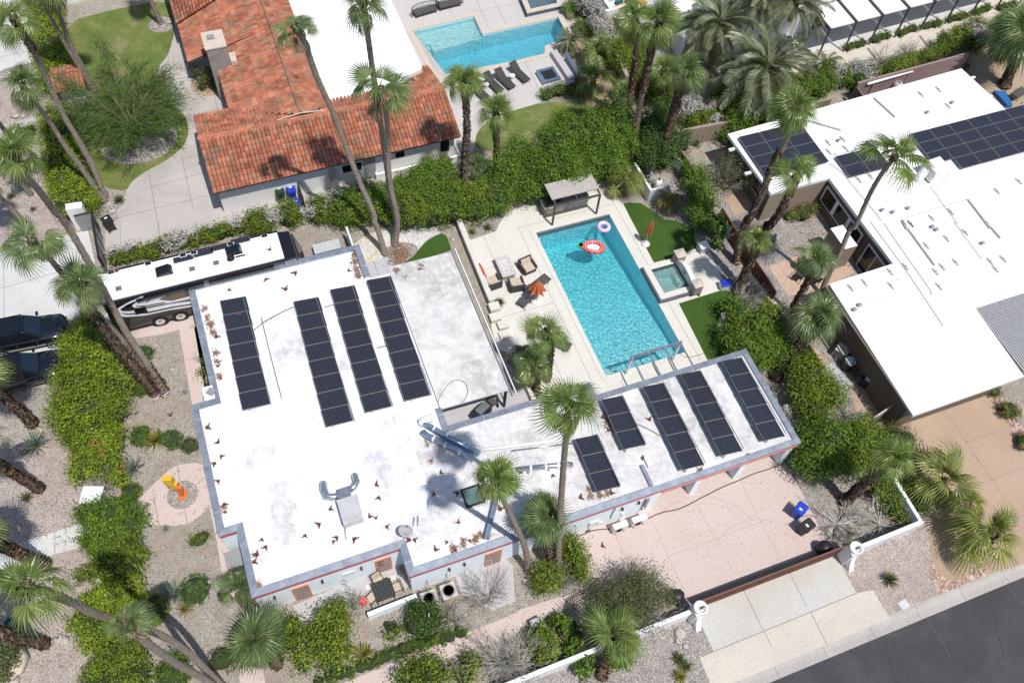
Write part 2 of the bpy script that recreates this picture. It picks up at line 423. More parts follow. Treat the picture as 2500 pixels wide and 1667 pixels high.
# ------------------------------------------------------------------ mesh building
WLOC = {}
def tag(o, label=None, cat=None, group=None, kind=None):
 if label: o['label'] = label
 if cat: o['category'] = cat
 if group: o['group'] = group
 if kind: o['kind'] = kind
 return o
def thing(name, label, cat, loc=(0, 0, 0), rot=0, group=None):
 o = bpy.data.objects.new(name, None)
 o.empty_display_size = .3
 COL.objects.link(o)
 o.location = loc
 o.rotation_euler = (0, 0, rot)
 WLOC[o.name] = Vector(loc)
 return tag(o, label, cat, group)
def link(name, me, parent=None, off=None):
 o = bpy.data.objects.new(name, me)
 COL.objects.link(o)
 if parent is not None:
  o.parent = parent
 WLOC[o.name] = WLOC[parent.name] if parent is not None else Vector((0, 0, 0))
 return o
class MB:
 def __init__(s):
  s.v = []; s.f = []; s.m = []
 def face(s, pts, m=0):
  i = len(s.v)
  s.v += [tuple(p) for p in pts]
  s.f.append(tuple(range(i, i + len(pts)))); s.m.append(m)
  return s
 def prism(s, poly, z0, z1, m=0, mt=None, bottom=True):
  n = len(poly); i = len(s.v)
  ar = sum(poly[k][0] * poly[(k + 1) % n][1] - poly[(k + 1) % n][0] * poly[k][1] for k in range(n))
  if ar < 0: poly = poly[::-1]
  s.v += [(p[0], p[1], z0) for p in poly] + [(p[0], p[1], z1) for p in poly]
  for k in range(n):
   a, b = i + k, i + (k + 1) % n
   s.f.append((a, b, b + n, a + n)); s.m.append(m)
  tri = tessellate_polygon([[Vector((p[0], p[1], 0)) for p in poly]])
  for t in tri:
   a, b, c = t
   cr = (poly[b][0] - poly[a][0]) * (poly[c][1] - poly[a][1]) - (poly[b][1] - poly[a][1]) * (poly[c][0] - poly[a][0])
   if cr < 0: a, c = c, a
   s.f.append((i + n + a, i + n + b, i + n + c)); s.m.append(m if mt is None else mt)
   if bottom:
    s.f.append((i + c, i + b, i + a)); s.m.append(m)
  return s
 def box(s, x0, x1, y0, y1, z0, z1, m=0, mt=None):
  return s.hexa([(x0, y0, z0), (x1, y0, z0), (x1, y1, z0), (x0, y1, z0)], [(x0, y0, z1), (x1, y0, z1), (x1, y1, z1), (x0, y1, z1)], m, mt)
 def hexa(s, lo, hi, m=0, mt=None):
  i = len(s.v)
  s.v += [tuple(p) for p in lo] + [tuple(p) for p in hi]
  n = len(lo)
  s.f.append(tuple(i + k for k in range(n))[::-1]); s.m.append(m)
  s.f.append(tuple(i + n + k for k in range(n))); s.m.append(m if mt is None else mt)
  for k in range(n):
   a, b = i + k, i + (k + 1) % n
   s.f.append((a, b, b + n, a + n)); s.m.append(m)
  return s
 def obox(s, c, sx, sy, sz, rz=0, m=0, mt=None, tilt=None):
  M = Matrix.Rotation(rz, 3, 'Z')
  if tilt: M = M @ Matrix.Rotation(tilt[0], 3, tilt[1])
  cc = Vector(c)
  q = [(-1, -1), (1, -1), (1, 1), (-1, 1)]
  lo = [cc + M @ Vector((a * sx / 2, b * sy / 2, -sz / 2)) for a, b in q]
  hi = [cc + M @ Vector((a * sx / 2, b * sy / 2, sz / 2)) for a, b in q]
  return s.hexa(lo, hi, m, mt)
 def tube(s, path, r, n=8, m=0, cap=True):
  path = [Vector(p) for p in path]
  rs = r if isinstance(r, (list, tuple)) else [r] * len(path)
  i0 = len(s.v)
  up = None
  for k, p in enumerate(path):
   t = (path[min(k + 1, len(path) - 1)] - path[max(k - 1, 0)]).normalized()
   if up is None:
    up = t.orthogonal().normalized()
   else:
    up = (up - t * up.dot(t)).normalized()
   bn = t.cross(up)
   for j in range(n):
    a = 2 * math.pi * j / n
    s.v.append(tuple(p + (up * math.cos(a) + bn * math.sin(a)) * rs[k]))
  for k in range(len(path) - 1):
   for j in range(n):
    a = i0 + k * n + j; b = i0 + k * n + (j + 1) % n
    s.f.append((a, b, b + n, a + n)); s.m.append(m)
  if cap:
   s.f.append(tuple(i0 + j for j in range(n))[::-1]); s.m.append(m)
   e = i0 + (len(path) - 1) * n
   s.f.append(tuple(e + j for j in range(n))); s.m.append(m)
  return s
 def beam(s, a, b, w, h, m=0):
  a = Vector(a); b = Vector(b)
  t = (b - a).normalized()
  sd = t.cross(Vector((0, 0, 1)))
  sd = Vector((1, 0, 0)) if sd.length < 1e-4 else sd.normalized()
  u = sd.cross(t)
  q = [(-1, -1), (1, -1), (1, 1), (-1, 1)]
  return s.hexa([a + sd * (x * w / 2) + u * (y * h / 2) for x, y in q], [b + sd * (x * w / 2) + u * (y * h / 2) for x, y in q], m)
 def lathe(s, prof, c, n=16, m=0, close=False):
  c = Vector(c); i0 = len(s.v); k = len(prof)
  for r, z in prof:
   for j in range(n):
    a = 2 * math.pi * j / n
    s.v.append((c.x + r * math.cos(a), c.y + r * math.sin(a), c.z + z))
  for i in range(k if close else k - 1):
   for j in range(n):
    a = i0 + i * n + j; b = i0 + i * n + (j + 1) % n
    i2 = i0 + ((i + 1) % k) * n
    s.f.append((a, b, i2 + (j + 1) % n, i2 + j)); s.m.append(m)
  if not close:
   s.f.append(tuple(i0 + j for j in range(n))[::-1]); s.m.append(m)
   s.f.append(tuple(i0 + (k - 1) * n + j for j in range(n))); s.m.append(m)
  return s
 def build(s, name, mats, parent=None, smooth=False, bevel=0, label=None):
  off = WLOC[parent.name] if parent is not None else Vector((0, 0, 0))
  me = bpy.data.meshes.new(name)
  me.from_pydata([(a - off.x, b - off.y, c - off.z) for a, b, c in s.v], [], s.f)
  for m in ([mats] if isinstance(mats, str) else mats):
   me.materials.append(MATS[m])
  me.polygons.foreach_set('material_index', s.m)
  if smooth:
   me.polygons.foreach_set('use_smooth', [True] * len(s.f))
  me.update()
  o = link(name, me, parent)
  if bevel:
   b = o.modifiers.new('bevel', 'BEVEL'); b.width = bevel; b.segments = 2; b.limit_method = 'ANGLE'
  if label: o['label'] = label
  return o
def npmesh(name, V, F, mats, mi=None, parent=None, smooth=False):
 V = np.asarray(V, np.float32); F = np.asarray(F, np.int32)
 off = WLOC[parent.name] if parent is not None else Vector((0, 0, 0))
 V = V - np.array(off, np.float32)
 me = bpy.data.meshes.new(name)
 k = F.shape[1]
 me.vertices.add(len(V)); me.vertices.foreach_set('co', V.ravel())
 me.loops.add(F.size); me.loops.foreach_set('vertex_index', F.ravel())
 me.polygons.add(len(F)); me.polygons.foreach_set('loop_start', np.arange(0, F.size, k, dtype=np.int32))
 for m in ([mats] if isinstance(mats, str) else mats):
  me.materials.append(MATS[m])
 if mi is not None:
  me.polygons.foreach_set('material_index', np.asarray(mi, np.int32))
 if smooth:
  me.polygons.foreach_set('use_smooth', [True] * len(F))
 me.update(calc_edges=True)
 return link(name, me, parent)
def copy_tree(o, parent=None):
 c = o.copy(); COL.objects.link(c)
 WLOC[c.name] = Vector((0, 0, 0))
 if parent is not None: c.parent = parent
 for ch in [x for x in bpy.data.objects if x.parent == o]:
  copy_tree(ch, c)
 return c
def dup(o, loc, rz=0, label=None, group=None):
 c = copy_tree(o)
 c.location = loc; c.rotation_euler = (0, 0, rz)
 if label: c['label'] = label
 if group: c['group'] = group
 return c
SHN = [0]
def sheet(name, pts, lv, mats, holes=(), joints=(), jw=.035, kind='structure', label=None, cat=None):
 SHN[0] += 1
 z = lv * .004 + SHN[0] * .00004
 mb = MB()
 loops = [[Vector((p[0], p[1], 0)) for p in pts]] + [[Vector((p[0], p[1], 0)) for p in h] for h in holes]
 flat = [p for l in loops for p in l]
 mb.v = [(p.x, p.y, z) for p in flat]
 for a, b, c in tessellate_polygon(loops):
  A, B, C = flat[a], flat[b], flat[c]
  if (B - A).cross(C - A).z < 0: a, c = c, a
  mb.f.append((a, b, c)); mb.m.append(0)
 for a, b in joints:
  a = Vector((a[0], a[1])); b = Vector((b[0], b[1]))
  t = (b - a).normalized() * (jw / 2)
  nn = Vector((-t.y, t.x))
  mb.face([(*(a - nn), z + .003), (*(b - nn), z + .003), (*(b + nn), z + .003), (*(a + nn), z + .003)], 1)
 o = mb.build(name, mats)
 return tag(o, label, cat, None, kind)
def rect(x0, x1, y0, y1):
 return [(x0, y0), (x1, y0), (x1, y1), (x0, y1)]
def ell(c, rx, ry, n=28, rot=0):
 return [(c[0] + rx * math.cos(t) * math.cos(rot) - ry * math.sin(t) * math.sin(rot), c[1] + rx * math.cos(t) * math.sin(rot) + ry * math.sin(t) * math.cos(rot)) for t in [2 * math.pi * i / n for i in range(n)]]
def smoothpoly(pts, it=2):
 pts = [Vector((p[0], p[1])) for p in pts]
 for _ in range(it):
  q = []
  for i in range(len(pts)):
   a, b = pts[i], pts[(i + 1) % len(pts)]
   q += [a * .75 + b * .25, a * .25 + b * .75]
  pts = q
 return pts
# ------------------------------------------------------------------ plants: builders
def unit(v):
 return v / np.maximum(1e-9, np.linalg.norm(v, axis=1, keepdims=True))
def leaves(C, N, L, Wd, jit, rng):
 """diamond leaves at C facing roughly N"""
 n = len(C)
 N = unit(N + rng.normal(0, jit, (n, 3)))
 t = unit(np.cross(N, rng.normal(0, 1, (n, 3))))
 b = np.cross(N, t)
 s = rng.uniform(.65, 1.25, (n, 1))
 a = t * (L / 2) * s; c = b * (Wd / 2) * s
 V = np.stack([C - a, C - c - a * .1, C + a, C + c - a * .1], 1).reshape(-1, 3)
 F = np.arange(4 * n).reshape(-1, 4)
 return V, F
def superpt(u, p):
 return u / (np.sum(np.abs(u) ** p, 1, keepdims=True) ** (1 / p))
def icocore(blobs, k, p):
 V = []; F = []; o = 0
 th = np.linspace(0, 2 * np.pi, 11)[:-1]; ph = np.linspace(-1.5, 1.5, 7)
 for x, y, z, rx, ry, rz in blobs:
  g_ = np.array([[np.cos(a) * np.cos(b), np.sin(a) * np.cos(b), np.sin(b)] for b in ph for a in th])
  q = superpt(g_, p) * np.array([rx, ry, rz]) * k + np.array([x, y, z])
  q[:, 2] = np.maximum(q[:, 2], .01)
  V.append(q)
  for i in range(6):
   for j in range(10):
    a = o + i * 10 + j; b = o + i * 10 + (j + 1) % 10
    F.append((a, b, b + 10, a + 10))
  o += 70
 return np.concatenate(V), np.array(F)
def cloud(blobs, dens, L, p=2.0, clump=.16, cl_n=26, inner=.72, rng=nr, rough=.10):
 """leaf positions and normals over the lumpy surface of a set of blobs"""
 B = np.array(blobs)
 ar = 4 * np.pi * ((B[:, 3] * B[:, 4]) ** 1.6 / 3 + (B[:, 3] * B[:, 5]) ** 1.6 / 3 + (B[:, 4] * B[:, 5]) ** 1.6 / 3) ** (1 / 1.6)
 nC = max(6, int(ar.sum() * dens / cl_n))
 i = rng.choice(len(B), nC, p=ar / ar.sum())
 u = rng.normal(0, 1, (nC, 3)); u[:, 2] = np.abs(u[:, 2]) * np.where(rng.random(nC) < .8, 1, -1)
 u = unit(u)
 q = superpt(u, p)
 r = rng.uniform(1 - rough * 2, 1 + rough, (nC, 1))
 C = B[i, :3] + q * B[i, 3:6] * r
 nrm = unit(q * (1 / B[i, 3:6]))
 keep = C[:, 2] > .03
 for b in B:                                     # drop clumps buried in another blob
  d = np.sum(np.abs((C - b[:3]) / b[3:6]) ** p, 1) ** (1 / p)
  keep &= d > inner
 C = C[keep]; nrm = nrm[keep]
 k = len(C)
 off = rng.normal(0, clump, (k, cl_n, 3))
 P_ = (C[:, None, :] + off).reshape(-1, 3)
 Nn = unit((nrm[:, None, :] * .55 + off / max(clump, .01) * .5 + np.array([0, 0, .4])).reshape(-1, 3))
 ok = P_[:, 2] > .02
 return P_[ok], Nn[ok]
def foliage(name, blobs, leafm, parent=None, dens=150, L=.13, wd=.6, p=2.0, clump=.16, core='core_green', jit=.45, corek=.78, seed=None, mix=None, mixf=.0, rough=.10, inner=.72):
 rng = np.random.default_rng(seed) if seed is not None else nr
 C, N = cloud(blobs, dens, L, p, clump, inner=inner, rng=rng, rough=rough)
 V, F = leaves(C, N, L, L * wd, jit, rng)
 mi = np.zeros(len(F), int)
 mats = [leafm, core or leafm]
 if mix:
  mats.append(mix)
  # patches of the second leaf
  ctr = C[rng.integers(0, len(C), max(1, int(len(C) * .0006) + 2))]
  dmin = np.min(np.linalg.norm(C[:, None, :] - ctr[None], axis=2), 1)
  mi[dmin < mixf] = 2
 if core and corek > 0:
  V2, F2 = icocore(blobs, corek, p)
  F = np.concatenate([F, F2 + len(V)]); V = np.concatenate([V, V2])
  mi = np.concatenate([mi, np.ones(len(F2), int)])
 return npmesh(name, V, F, mats, mi, parent)
def chain(pts, w, h, step=None, jx=.12, wob=.1, z0=0.0):
 """blobs along a polyline"""
 pts = [Vector((p[0], p[1])) for p in pts]
 out = []
 step = step or w * .55
 for a, b in zip(pts[:-1], pts[1:]):
  d = (b - a).length
  n = max(1, int(d / step))
  for k in range(n):
   c = a.lerp(b, k / n)
   ww = w / 2 * rnd.uniform(1 - wob, 1 + wob); hh = h * rnd.uniform(1 - wob, 1 + wob)
   out.append((c.x + rnd.uniform(-jx, jx), c.y + rnd.uniform(-jx, jx), z0 + hh * .46, ww, ww, hh * .54))
 c = pts[-1]
 out.append((c.x, c.y, z0 + h * .46, w / 2, w / 2, h * .54))
 return out
def branches(mb, base, n, length, r, spread=.9, up=.8, depth=2, m=0, rng=rnd, sides=4):
 """a spray of forking twigs"""
 def grow(p, d, l, rr, dep):
  mid = p + d * l * .5 + Vector((rng.uniform(-1, 1), rng.uniform(-1, 1), rng.uniform(-.4, .6))) * l * .10
  e = p + d * l
  mb.tube([p, mid, e], [rr, rr * .8, rr * .5], sides, m, False)
  if dep > 0:
   for _ in range(3 if dep > 1 else 4):
    nd = (d + Vector((rng.uniform(-1, 1), rng.uniform(-1, 1), rng.uniform(-.5, .7))) * .75).normalized()
    q = p.lerp(e, rng.uniform(.45, 1))
    grow(q, nd, l * rng.uniform(.5, .75), rr * .5, dep - 1)
 for k in range(n):
  a = rng.uniform(0, 6.28)
  d = Vector((math.cos(a) * spread, math.sin(a) * spread, up * rng.uniform(.6, 1.3))).normalized()
  grow(Vector(base), d, length * rng.uniform(.6, 1), r, depth)
 return mb
VEG_N = [0]
def shrub(label, blobs, leafm, name='shrub', cat='shrub', group=None, stems=3, stem_r=.03, **kw):
 VEG_N[0] += 1
 b0 = blobs[len(blobs) // 2]
 t = thing(name, label, cat, (b0[0], b0[1], 0), 0, group)
 kw.setdefault('seed', 100 + VEG_N[0])
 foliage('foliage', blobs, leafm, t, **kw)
 mb = MB()
 for b in blobs[::max(1, len(blobs) // 6)]:
  for k in range(stems):
   a = rnd.uniform(0, 6.28)
   mb.tube([(b[0] + .05 * k, b[1], 0), (b[0] + math.cos(a) * b[3] * .3, b[1] + math.sin(a) * b[4] * .3, b[2]), (b[0] + math.cos(a) * b[3] * .6, b[1] + math.sin(a) * b[4] * .6, b[2] + b[5] * .6)], [stem_r, stem_r * .8, stem_r * .4], 5, 0, False)
 mb.build('stems', 'bark_limb', t)
 return t
def blobs_at(lst, z0=0.0):
 """(tile, x, y, rx, ry, h): x, y is where the middle height of the clump is seen"""
 out = []
 for cr, x, y, rx, ry, h in lst:
  c = g(cr, x, y, z0 + h * .5)
  out.append((c.x, c.y, z0 + h * .5, rx, ry, h * .5))
 return out
def dry_shrub(label, cr, x, y, r, h, n=12, group=None, leafy=0, name='bare_shrub', lm='leaf_olive'):
 VEG_N[0] += 1
 c = g(cr, x, y, h * .4)
 t = thing(name, label, 'shrub', (c.x, c.y, 0), 0, group)
 mb = MB()
 rg = random.Random(VEG_N[0])
 branches(mb, (c.x, c.y, .02), int(n * 1.5), r * 1.0, .026, .9, h / r * .9, 2, 0, rg, 3)
 mb.build('twigs', 'twig_grey', t)
 if leafy:
  foliage('foliage', [(c.x, c.y, h * .55, r * .9, r * .9, h * .5)], lm, t, dens=leafy, L=.10, core=None, corek=0, clump=.2, rough=.3, seed=VEG_N[0])
 return t
# --- fan palms ---------------------------------------------------
def fan_blade(rng, nleaf=22, span=105, petiole=.40, droop=.22, fold=.35):
 """unit frond along +X: rows of vertices and faces"""
 V = []; F = []
 A = np.radians(np.linspace(-span, span, nleaf))
 hub = np.array([petiole, 0, 0])
 dA = A[1] - A[0]
 for k, a in enumerate(A):
  Lf = .60 * (1 - .30 * (abs(a) / A[-1]) ** 2) * rng.uniform(.93, 1.04)
  rm = Lf * .52
  hw = rm * math.tan(dA / 2) * .98
  d = np.array([math.cos(a), math.sin(a), 0]); s = np.array([-math.sin(a), math.cos(a), 0])
  def z(r, e=0): return -droop * (r / .6) ** 2.4 + fold * abs(math.sin(a)) * r * .5 + e
  pl = .012 * (1 if k % 2 else -1)
  i = len(V)
  tw = rng.normal(0, .03)
  V += [hub, hub + d * rm - s * hw + [0, 0, z(rm, pl)], hub + d * rm + s * hw + [0, 0, z(rm, -pl)],
    hub + d * (Lf * .85) - s * hw * .45 + [0, 0, z(Lf * .85)], hub + d * (Lf * .85) + s * hw * .45 + [0, 0, z(Lf * .85)],
    hub + d * Lf + s * tw + [0, 0, z(Lf) - .04 - rng.uniform(0, .08) - droop * .3]]
  F += [(i, i + 1, i + 2, i + 2), (i + 1, i + 3, i + 4, i + 2), (i + 3, i + 5, i + 4, i + 4)]
 i = len(V)
 w = .014
 V += [np.array([0, -w, 0]), np.array([0, w, 0]), np.array([petiole, w, 0]), np.array([petiole, -w, 0])]
 F.append((i, i + 3, i + 2, i + 1))
 return np.array(V, float), F
def tris_quads(F):
 return [f[:3] if f[2] == f[3] else f for f in F]
def place(V, pitch, yaw, roll, scale):
 cr, sr = math.cos(roll), math.sin(roll)
 V = V @ np.array([[1, 0, 0], [0, cr, sr], [0, -sr, cr]])
 cp, sp = math.cos(pitch), math.sin(pitch)
 V = V @ np.array([[cp, 0, sp], [0, 1, 0], [-sp, 0, cp]])
 cy, sy = math.cos(yaw), math.sin(yaw)
 return V @ np.array([[cy, sy, 0], [-sy, cy, 0], [0, 0, 1]]) * scale
def crown_mesh(name, seed, n, mat, lo=-40, hi=80, petiole=.48, droop=.24, dead=0, nleaf=22):
 rng = np.random.default_rng(seed)
 V = []; F = []; M = []; o = 0
 for k in range(n):
  f = (k + .5) / n
  el = hi + (lo - hi) * f ** 1.25 + rng.normal(0, 10)
  bl, bf = fan_blade(rng, nleaf, rng.uniform(92, 122), petiole * rng.uniform(.85, 1.15) * (.55 + .5 * f), droop * (1 + 1.7 * f), .30)
  v = place(bl, R(el), k * 2.39996 + rng.normal(0, .42), rng.normal(0, .35), rng.uniform(.86, 1.08) * (.75 + .25 * min(1, f * 3)))
  V.append(v); F += [tuple(a + o for a in q) for q in bf]; M += [0] * len(bf); o += len(v)
 for k in range(dead):
  bl, bf = fan_blade(rng, 14, 50, petiole, .35, .5)
  v = place(bl, R(rng.uniform(-84, -58)), rng.uniform(0, 6.28), rng.normal(0, .5), rng.uniform(.8, 1.05))
  v[:, 2] -= rng.uniform(0, .25)
  V.append(v); F += [tuple(a + o for a in q) for q in bf]; M += [1] * len(bf); o += len(v)
 me = bpy.data.meshes.new(name)
 me.from_pydata(np.concatenate(V).tolist(), [], tris_quads(F))
 me.materials.append(MATS[mat]); me.materials.append(MATS['dead_leaf'])
 me.polygons.foreach_set('material_index', M)
 me.update()
 return me
def date_mesh(name, seed, n, mat, nl=56, lo=-30, hi=78):
 rng = np.random.default_rng(seed)
 V = []; F = []; o = 0
 for k in range(n):
  f = (k + .5) / n
  el = R(hi + (lo - hi) * f + rng.normal(0, 6))
  yaw = k * 2.39996 + rng.normal(0, .2)
  pts = []; p = np.zeros(3); e = el
  seg = 14
  for s_ in range(seg + 1):
   pts.append(p.copy())
   p = p + np.array([math.cos(e), 0, math.sin(e)]) / seg
   e -= R(5.2 + 2.5 * rng.random()) * (1 if el > 0 else .55)
  pts = np.array(pts)
  fv = []; ff = []
  for j in range(nl):
   t = .12 + .88 * j / nl
   x = t * seg; i = min(int(x), seg - 1)
   c = pts[i] + (pts[i + 1] - pts[i]) * (x - i)
   tg = pts[i + 1] - pts[i]; tg = tg / np.linalg.norm(tg)
   nn = np.array([-tg[2], 0, tg[0]])
   ln = .23 * (math.sin(math.pi * min(1, .18 + .82 * t)) ** .6 * .85 + .15)
   for sd in (-1, 1):
    d = tg * .62 + np.array([0, sd, 0]) * .72 + nn * rng.uniform(.05, .40)
    d = d / np.linalg.norm(d)
    w = np.cross(d, nn); w = w / np.linalg.norm(w) * .0052
    i0 = len(fv)
    fv += [c - w, c + w, c + d * ln * .6 + w * .8 - nn * .01, c + d * ln - nn * .04]
    ff.append((i0, i0 + 1, i0 + 2, i0 + 3))
  for s_ in range(seg):
   i0 = len(fv); w = np.array([0, .014 * (1 - s_ / seg) + .004, 0])
   fv += [pts[s_] - w, pts[s_] + w, pts[s_ + 1] + w, pts[s_ + 1] - w]
   ff.append((i0, i0 + 1, i0 + 2, i0 + 3))
  v = place(np.array(fv), 0, yaw, rng.normal(0, .0), rng.uniform(.85, 1.05))
  V.append(v); F += [tuple(a + o for a in q) for q in ff]; o += len(v)
 return npmesh_data(name, np.concatenate(V), np.array(F), mat)
def npmesh_data(name, V, F, mat):
 o = npmesh(name, V, F, mat)
 me = o.data
 bpy.data.objects.remove(o)
 return me
CROWN = {}
for i in range(5):
 CROWN['fan%d' % i] = crown_mesh('fan_crown', 20 + i, 14 + i % 4, 'palm_leaf' if i % 2 == 0 else 'palm_leaf_dark', -55, 84, dead=3)
for i in range(2):
 CROWN['full%d' % i] = crown_mesh('fan_crown', 40 + i, 18, 'palm_leaf', -50, 86, dead=3)
CROWN['ragged'] = crown_mesh('fan_crown', 71, 12, 'palm_leaf', -40, 80, petiole=.52)
CROWN['ragged2'] = crown_mesh('fan_crown', 75, 11, 'palm_leaf_dark', -48, 72, petiole=.5, dead=4)
CROWN['skirt'] = crown_mesh('fan_crown', 50, 22, 'palm_leaf_dark', -40, 75, dead=18)
CROWN['yellow'] = crown_mesh('fan_crown', 52, 13, 'palm_leaf_yellow', -20, 84, petiole=.55)
CROWN['young'] = crown_mesh('fan_crown', 53, 15, 'palm_leaf', -5, 80, petiole=.5)
CROWN['low'] = crown_mesh('fan_crown', 55, 18, 'palm_leaf_dark', -20, 78, petiole=.55)
CROWN['date'] = date_mesh('date_crown', 60, 46, 'date_leaf')
CROWN['date2'] = date_mesh('date_crown', 61, 34, 'date_leaf', 48, -10, 80)
CROWN['cycad'] = date_mesh('cycad_crown', 62, 36, 'leaf_yucca', 26, 0, 80)
def trunk_pts(pix, z0, h):
 cum = [0]
 for a, b in zip(pix[:-1], pix[1:]):
  cum.append(cum[-1] + math.hypot(b[0] - a[0], b[1] - a[1]))
 pts = [P(p[0], p[1], z0 + h * c / cum[-1]) for p, c in zip(pix, cum)]
 # resample smoothly
 out = []
 n = max(8, int(h / .24))
 for k in range(n + 1):
  t = k / n * (len(pts) - 1); i = min(int(t), len(pts) - 2); f = t - i
  p0 = pts[max(i - 1, 0)]; p1 = pts[i]; p2 = pts[i + 1]; p3 = pts[min(i + 2, len(pts) - 1)]
  out.append(.5 * ((2 * p1) + (p2 - p0) * f + (2 * p0 - 5 * p1 + 4 * p2 - p3) * f * f + (3 * p1 - p0 - 3 * p2 + p3) * f ** 3))
 return out
def palm(label, pix, r0, r1, Rc, crown='fan0', bark='trunk_grey', shag=(0, 0), h=None, white=0, group='fan palms standing round the houses', name='palm_tree', cat='palm tree', collar=True, z0=0.0):
 """pix: base first, crown centre last, as seen in the photograph"""
 if h is None:
  h = height(pix[0], pix[-1])
 h = max(h, .25)
 base = P(*pix[0], z0)
 t = thing(name, label, cat, base, 0, group)
 pts = trunk_pts(pix, z0, h)
 rs = []
 for k in range(len(pts)):
  f = k / (len(pts) - 1)
  rs.append(.8 * (r0 + (r1 - r0) * f ** .7) * (1 + .35 * max(0, 1 - f * h / .7)) * (1.05 if k % 2 else .95) * rnd.uniform(.97, 1.03))
 mb = MB()
 pts[0] = pts[0] - Vector((0, 0, .1))
 mb.tube(pts, rs, 12, 0)
 nsm = len(mb.f)
 # old leaf bases between the two given fractions of the height
 rg = random.Random(int(base.x * 31 + base.y * 17))
 lo, hi = shag
 segs = [(lo * h, hi * h, 1.0)] if hi > lo else []
 if collar and h > 1.5: segs.append((h - min(.7, h * .2), h - .02, 1.25))
 L0 = max(h, .01)
 for a, b, k in segs:
  n = int((b - a) * 95 * (r0 / .2) * (.7 if k > 1 else 1))
  for _ in range(n):
   zz = rg.uniform(a, b); f = zz / L0 * (len(pts) - 1); i = min(int(f), len(pts) - 2)
   c = pts[i].lerp(pts[i + 1], f - i); rr = rs[i] * .96
   an = rg.uniform(0, 6.283); d = Vector((math.cos(an), math.sin(an), 0)); s = Vector((-d.y, d.x, 0))
   w = rg.uniform(.035, .075); l = rg.uniform(.10, .24) * k
   up = Vector((0, 0, 1)) * (1 if rg.random() < .85 else -1)
   tip = c + d * (rr + rg.uniform(.05, .14) * k) + up * l + s * rg.uniform(-.06, .06)
   mb.face([c + d * rr - s * w, c + d * rr + s * w, tip + s * w * .5, tip - s * w * .5], 1)
 if white:
  mb.tube([p for p in [pts[0], pts[1], pts[0].lerp(pts[1], 1) + (pts[2] - pts[1]) * .4]], [rs[0] * 1.06, rs[1] * 1.06, rs[2] * 1.05], 12, 2, False)
 tr = mb.build('trunk', [bark, 'shag_bark', 'trunk_base_white'], t)
 sm = [i < nsm for i in range(len(mb.f))]
 tr.data.polygons.foreach_set('use_smooth', sm)
 c = link('crown', CROWN[crown], t)
 c.location = pts[-1] - base
 c.scale = (Rc * rg.uniform(.9, 1.1), Rc * rg.uniform(.9, 1.1), Rc * rg.uniform(.85, 1.15))
 c.rotation_euler = (rg.uniform(-.28, .28), rg.uniform(-.28, .28), rg.uniform(0, 6.28))
 return t
def agave(label, cr, x, y, r, n=26, mat='leaf_agave', name='agave', cat='agave', el0=10, el1=75, w=.10, group=None):
 c = g(cr, x, y, .2)
 t = thing(name, label, cat, (c.x, c.y, 0), 0, group)
 rg = random.Random(int(x * 7 + y))
 mb = MB()
 for k in range(n):
  f = (k + .5) / n
  e = R(el1 + (el0 - el1) * f + rg.uniform(-6, 6)); a = k * 2.39996 + rg.uniform(-.15, .15)
  d = Vector((math.cos(a) * math.cos(e), math.sin(a) * math.cos(e), math.sin(e)))
  s = Vector((-math.sin(a), math.cos(a), 0)); l = r * rg.uniform(.85, 1.1)
  b = Vector((c.x, c.y, .06)); m1 = b + d * l * .45; tip = b + d * l + Vector((0, 0, -.08 * l))
  ww = w * r
  mb.face([b - s * ww * .5, b + s * ww * .5, m1 + s * ww * .8, m1 - Vector((0, 0, .02)), m1 - s * ww * .8][:3] + [m1 - s * ww * .8], 0)
  mb.face([m1 - s * ww * .8, m1 + s * ww * .8, tip], 0)
 mb.build('leaves', mat, t)
 MBs = MB().lathe([(.07 * r + .02, 0), (.09 * r + .02, .05), (.02, .12)], (c.x, c.y, 0), 8, 0)
 MBs.build('stem', 'bark_limb', t)
 return t
# ------------------------------------------------------------------ ground, paving, road, water
SPA = rect(24.4, 26.3, 27.35, 29.4)                      # inner basin of the raised spa
POOL = rect(18.2, 23.85, 22.9, 35.1)
OP_A = [g(10, 1068, 215), g(10, 1490, 115), g(10, 1548, 240), g(20, 0, 195), g(20, 310, 125), g(20, 370, 262), g(20, 225, 318), g(20, 222, 370), g(20, 0, 425), g(10, 1240, 520)]
OPOOL = [(p.x, p.y) for p in OP_A]
OSPA = [(p.x, p.y) for p in gl(20, [(85, 5), (270, -40), (305, 60), (125, 100)])]
KY = 3.86                                                   # back of the kerb
sheet('ground', rect(-320, 380, KY, 420), 0, 'gravel_tan', [POOL, SPA, OPOOL])
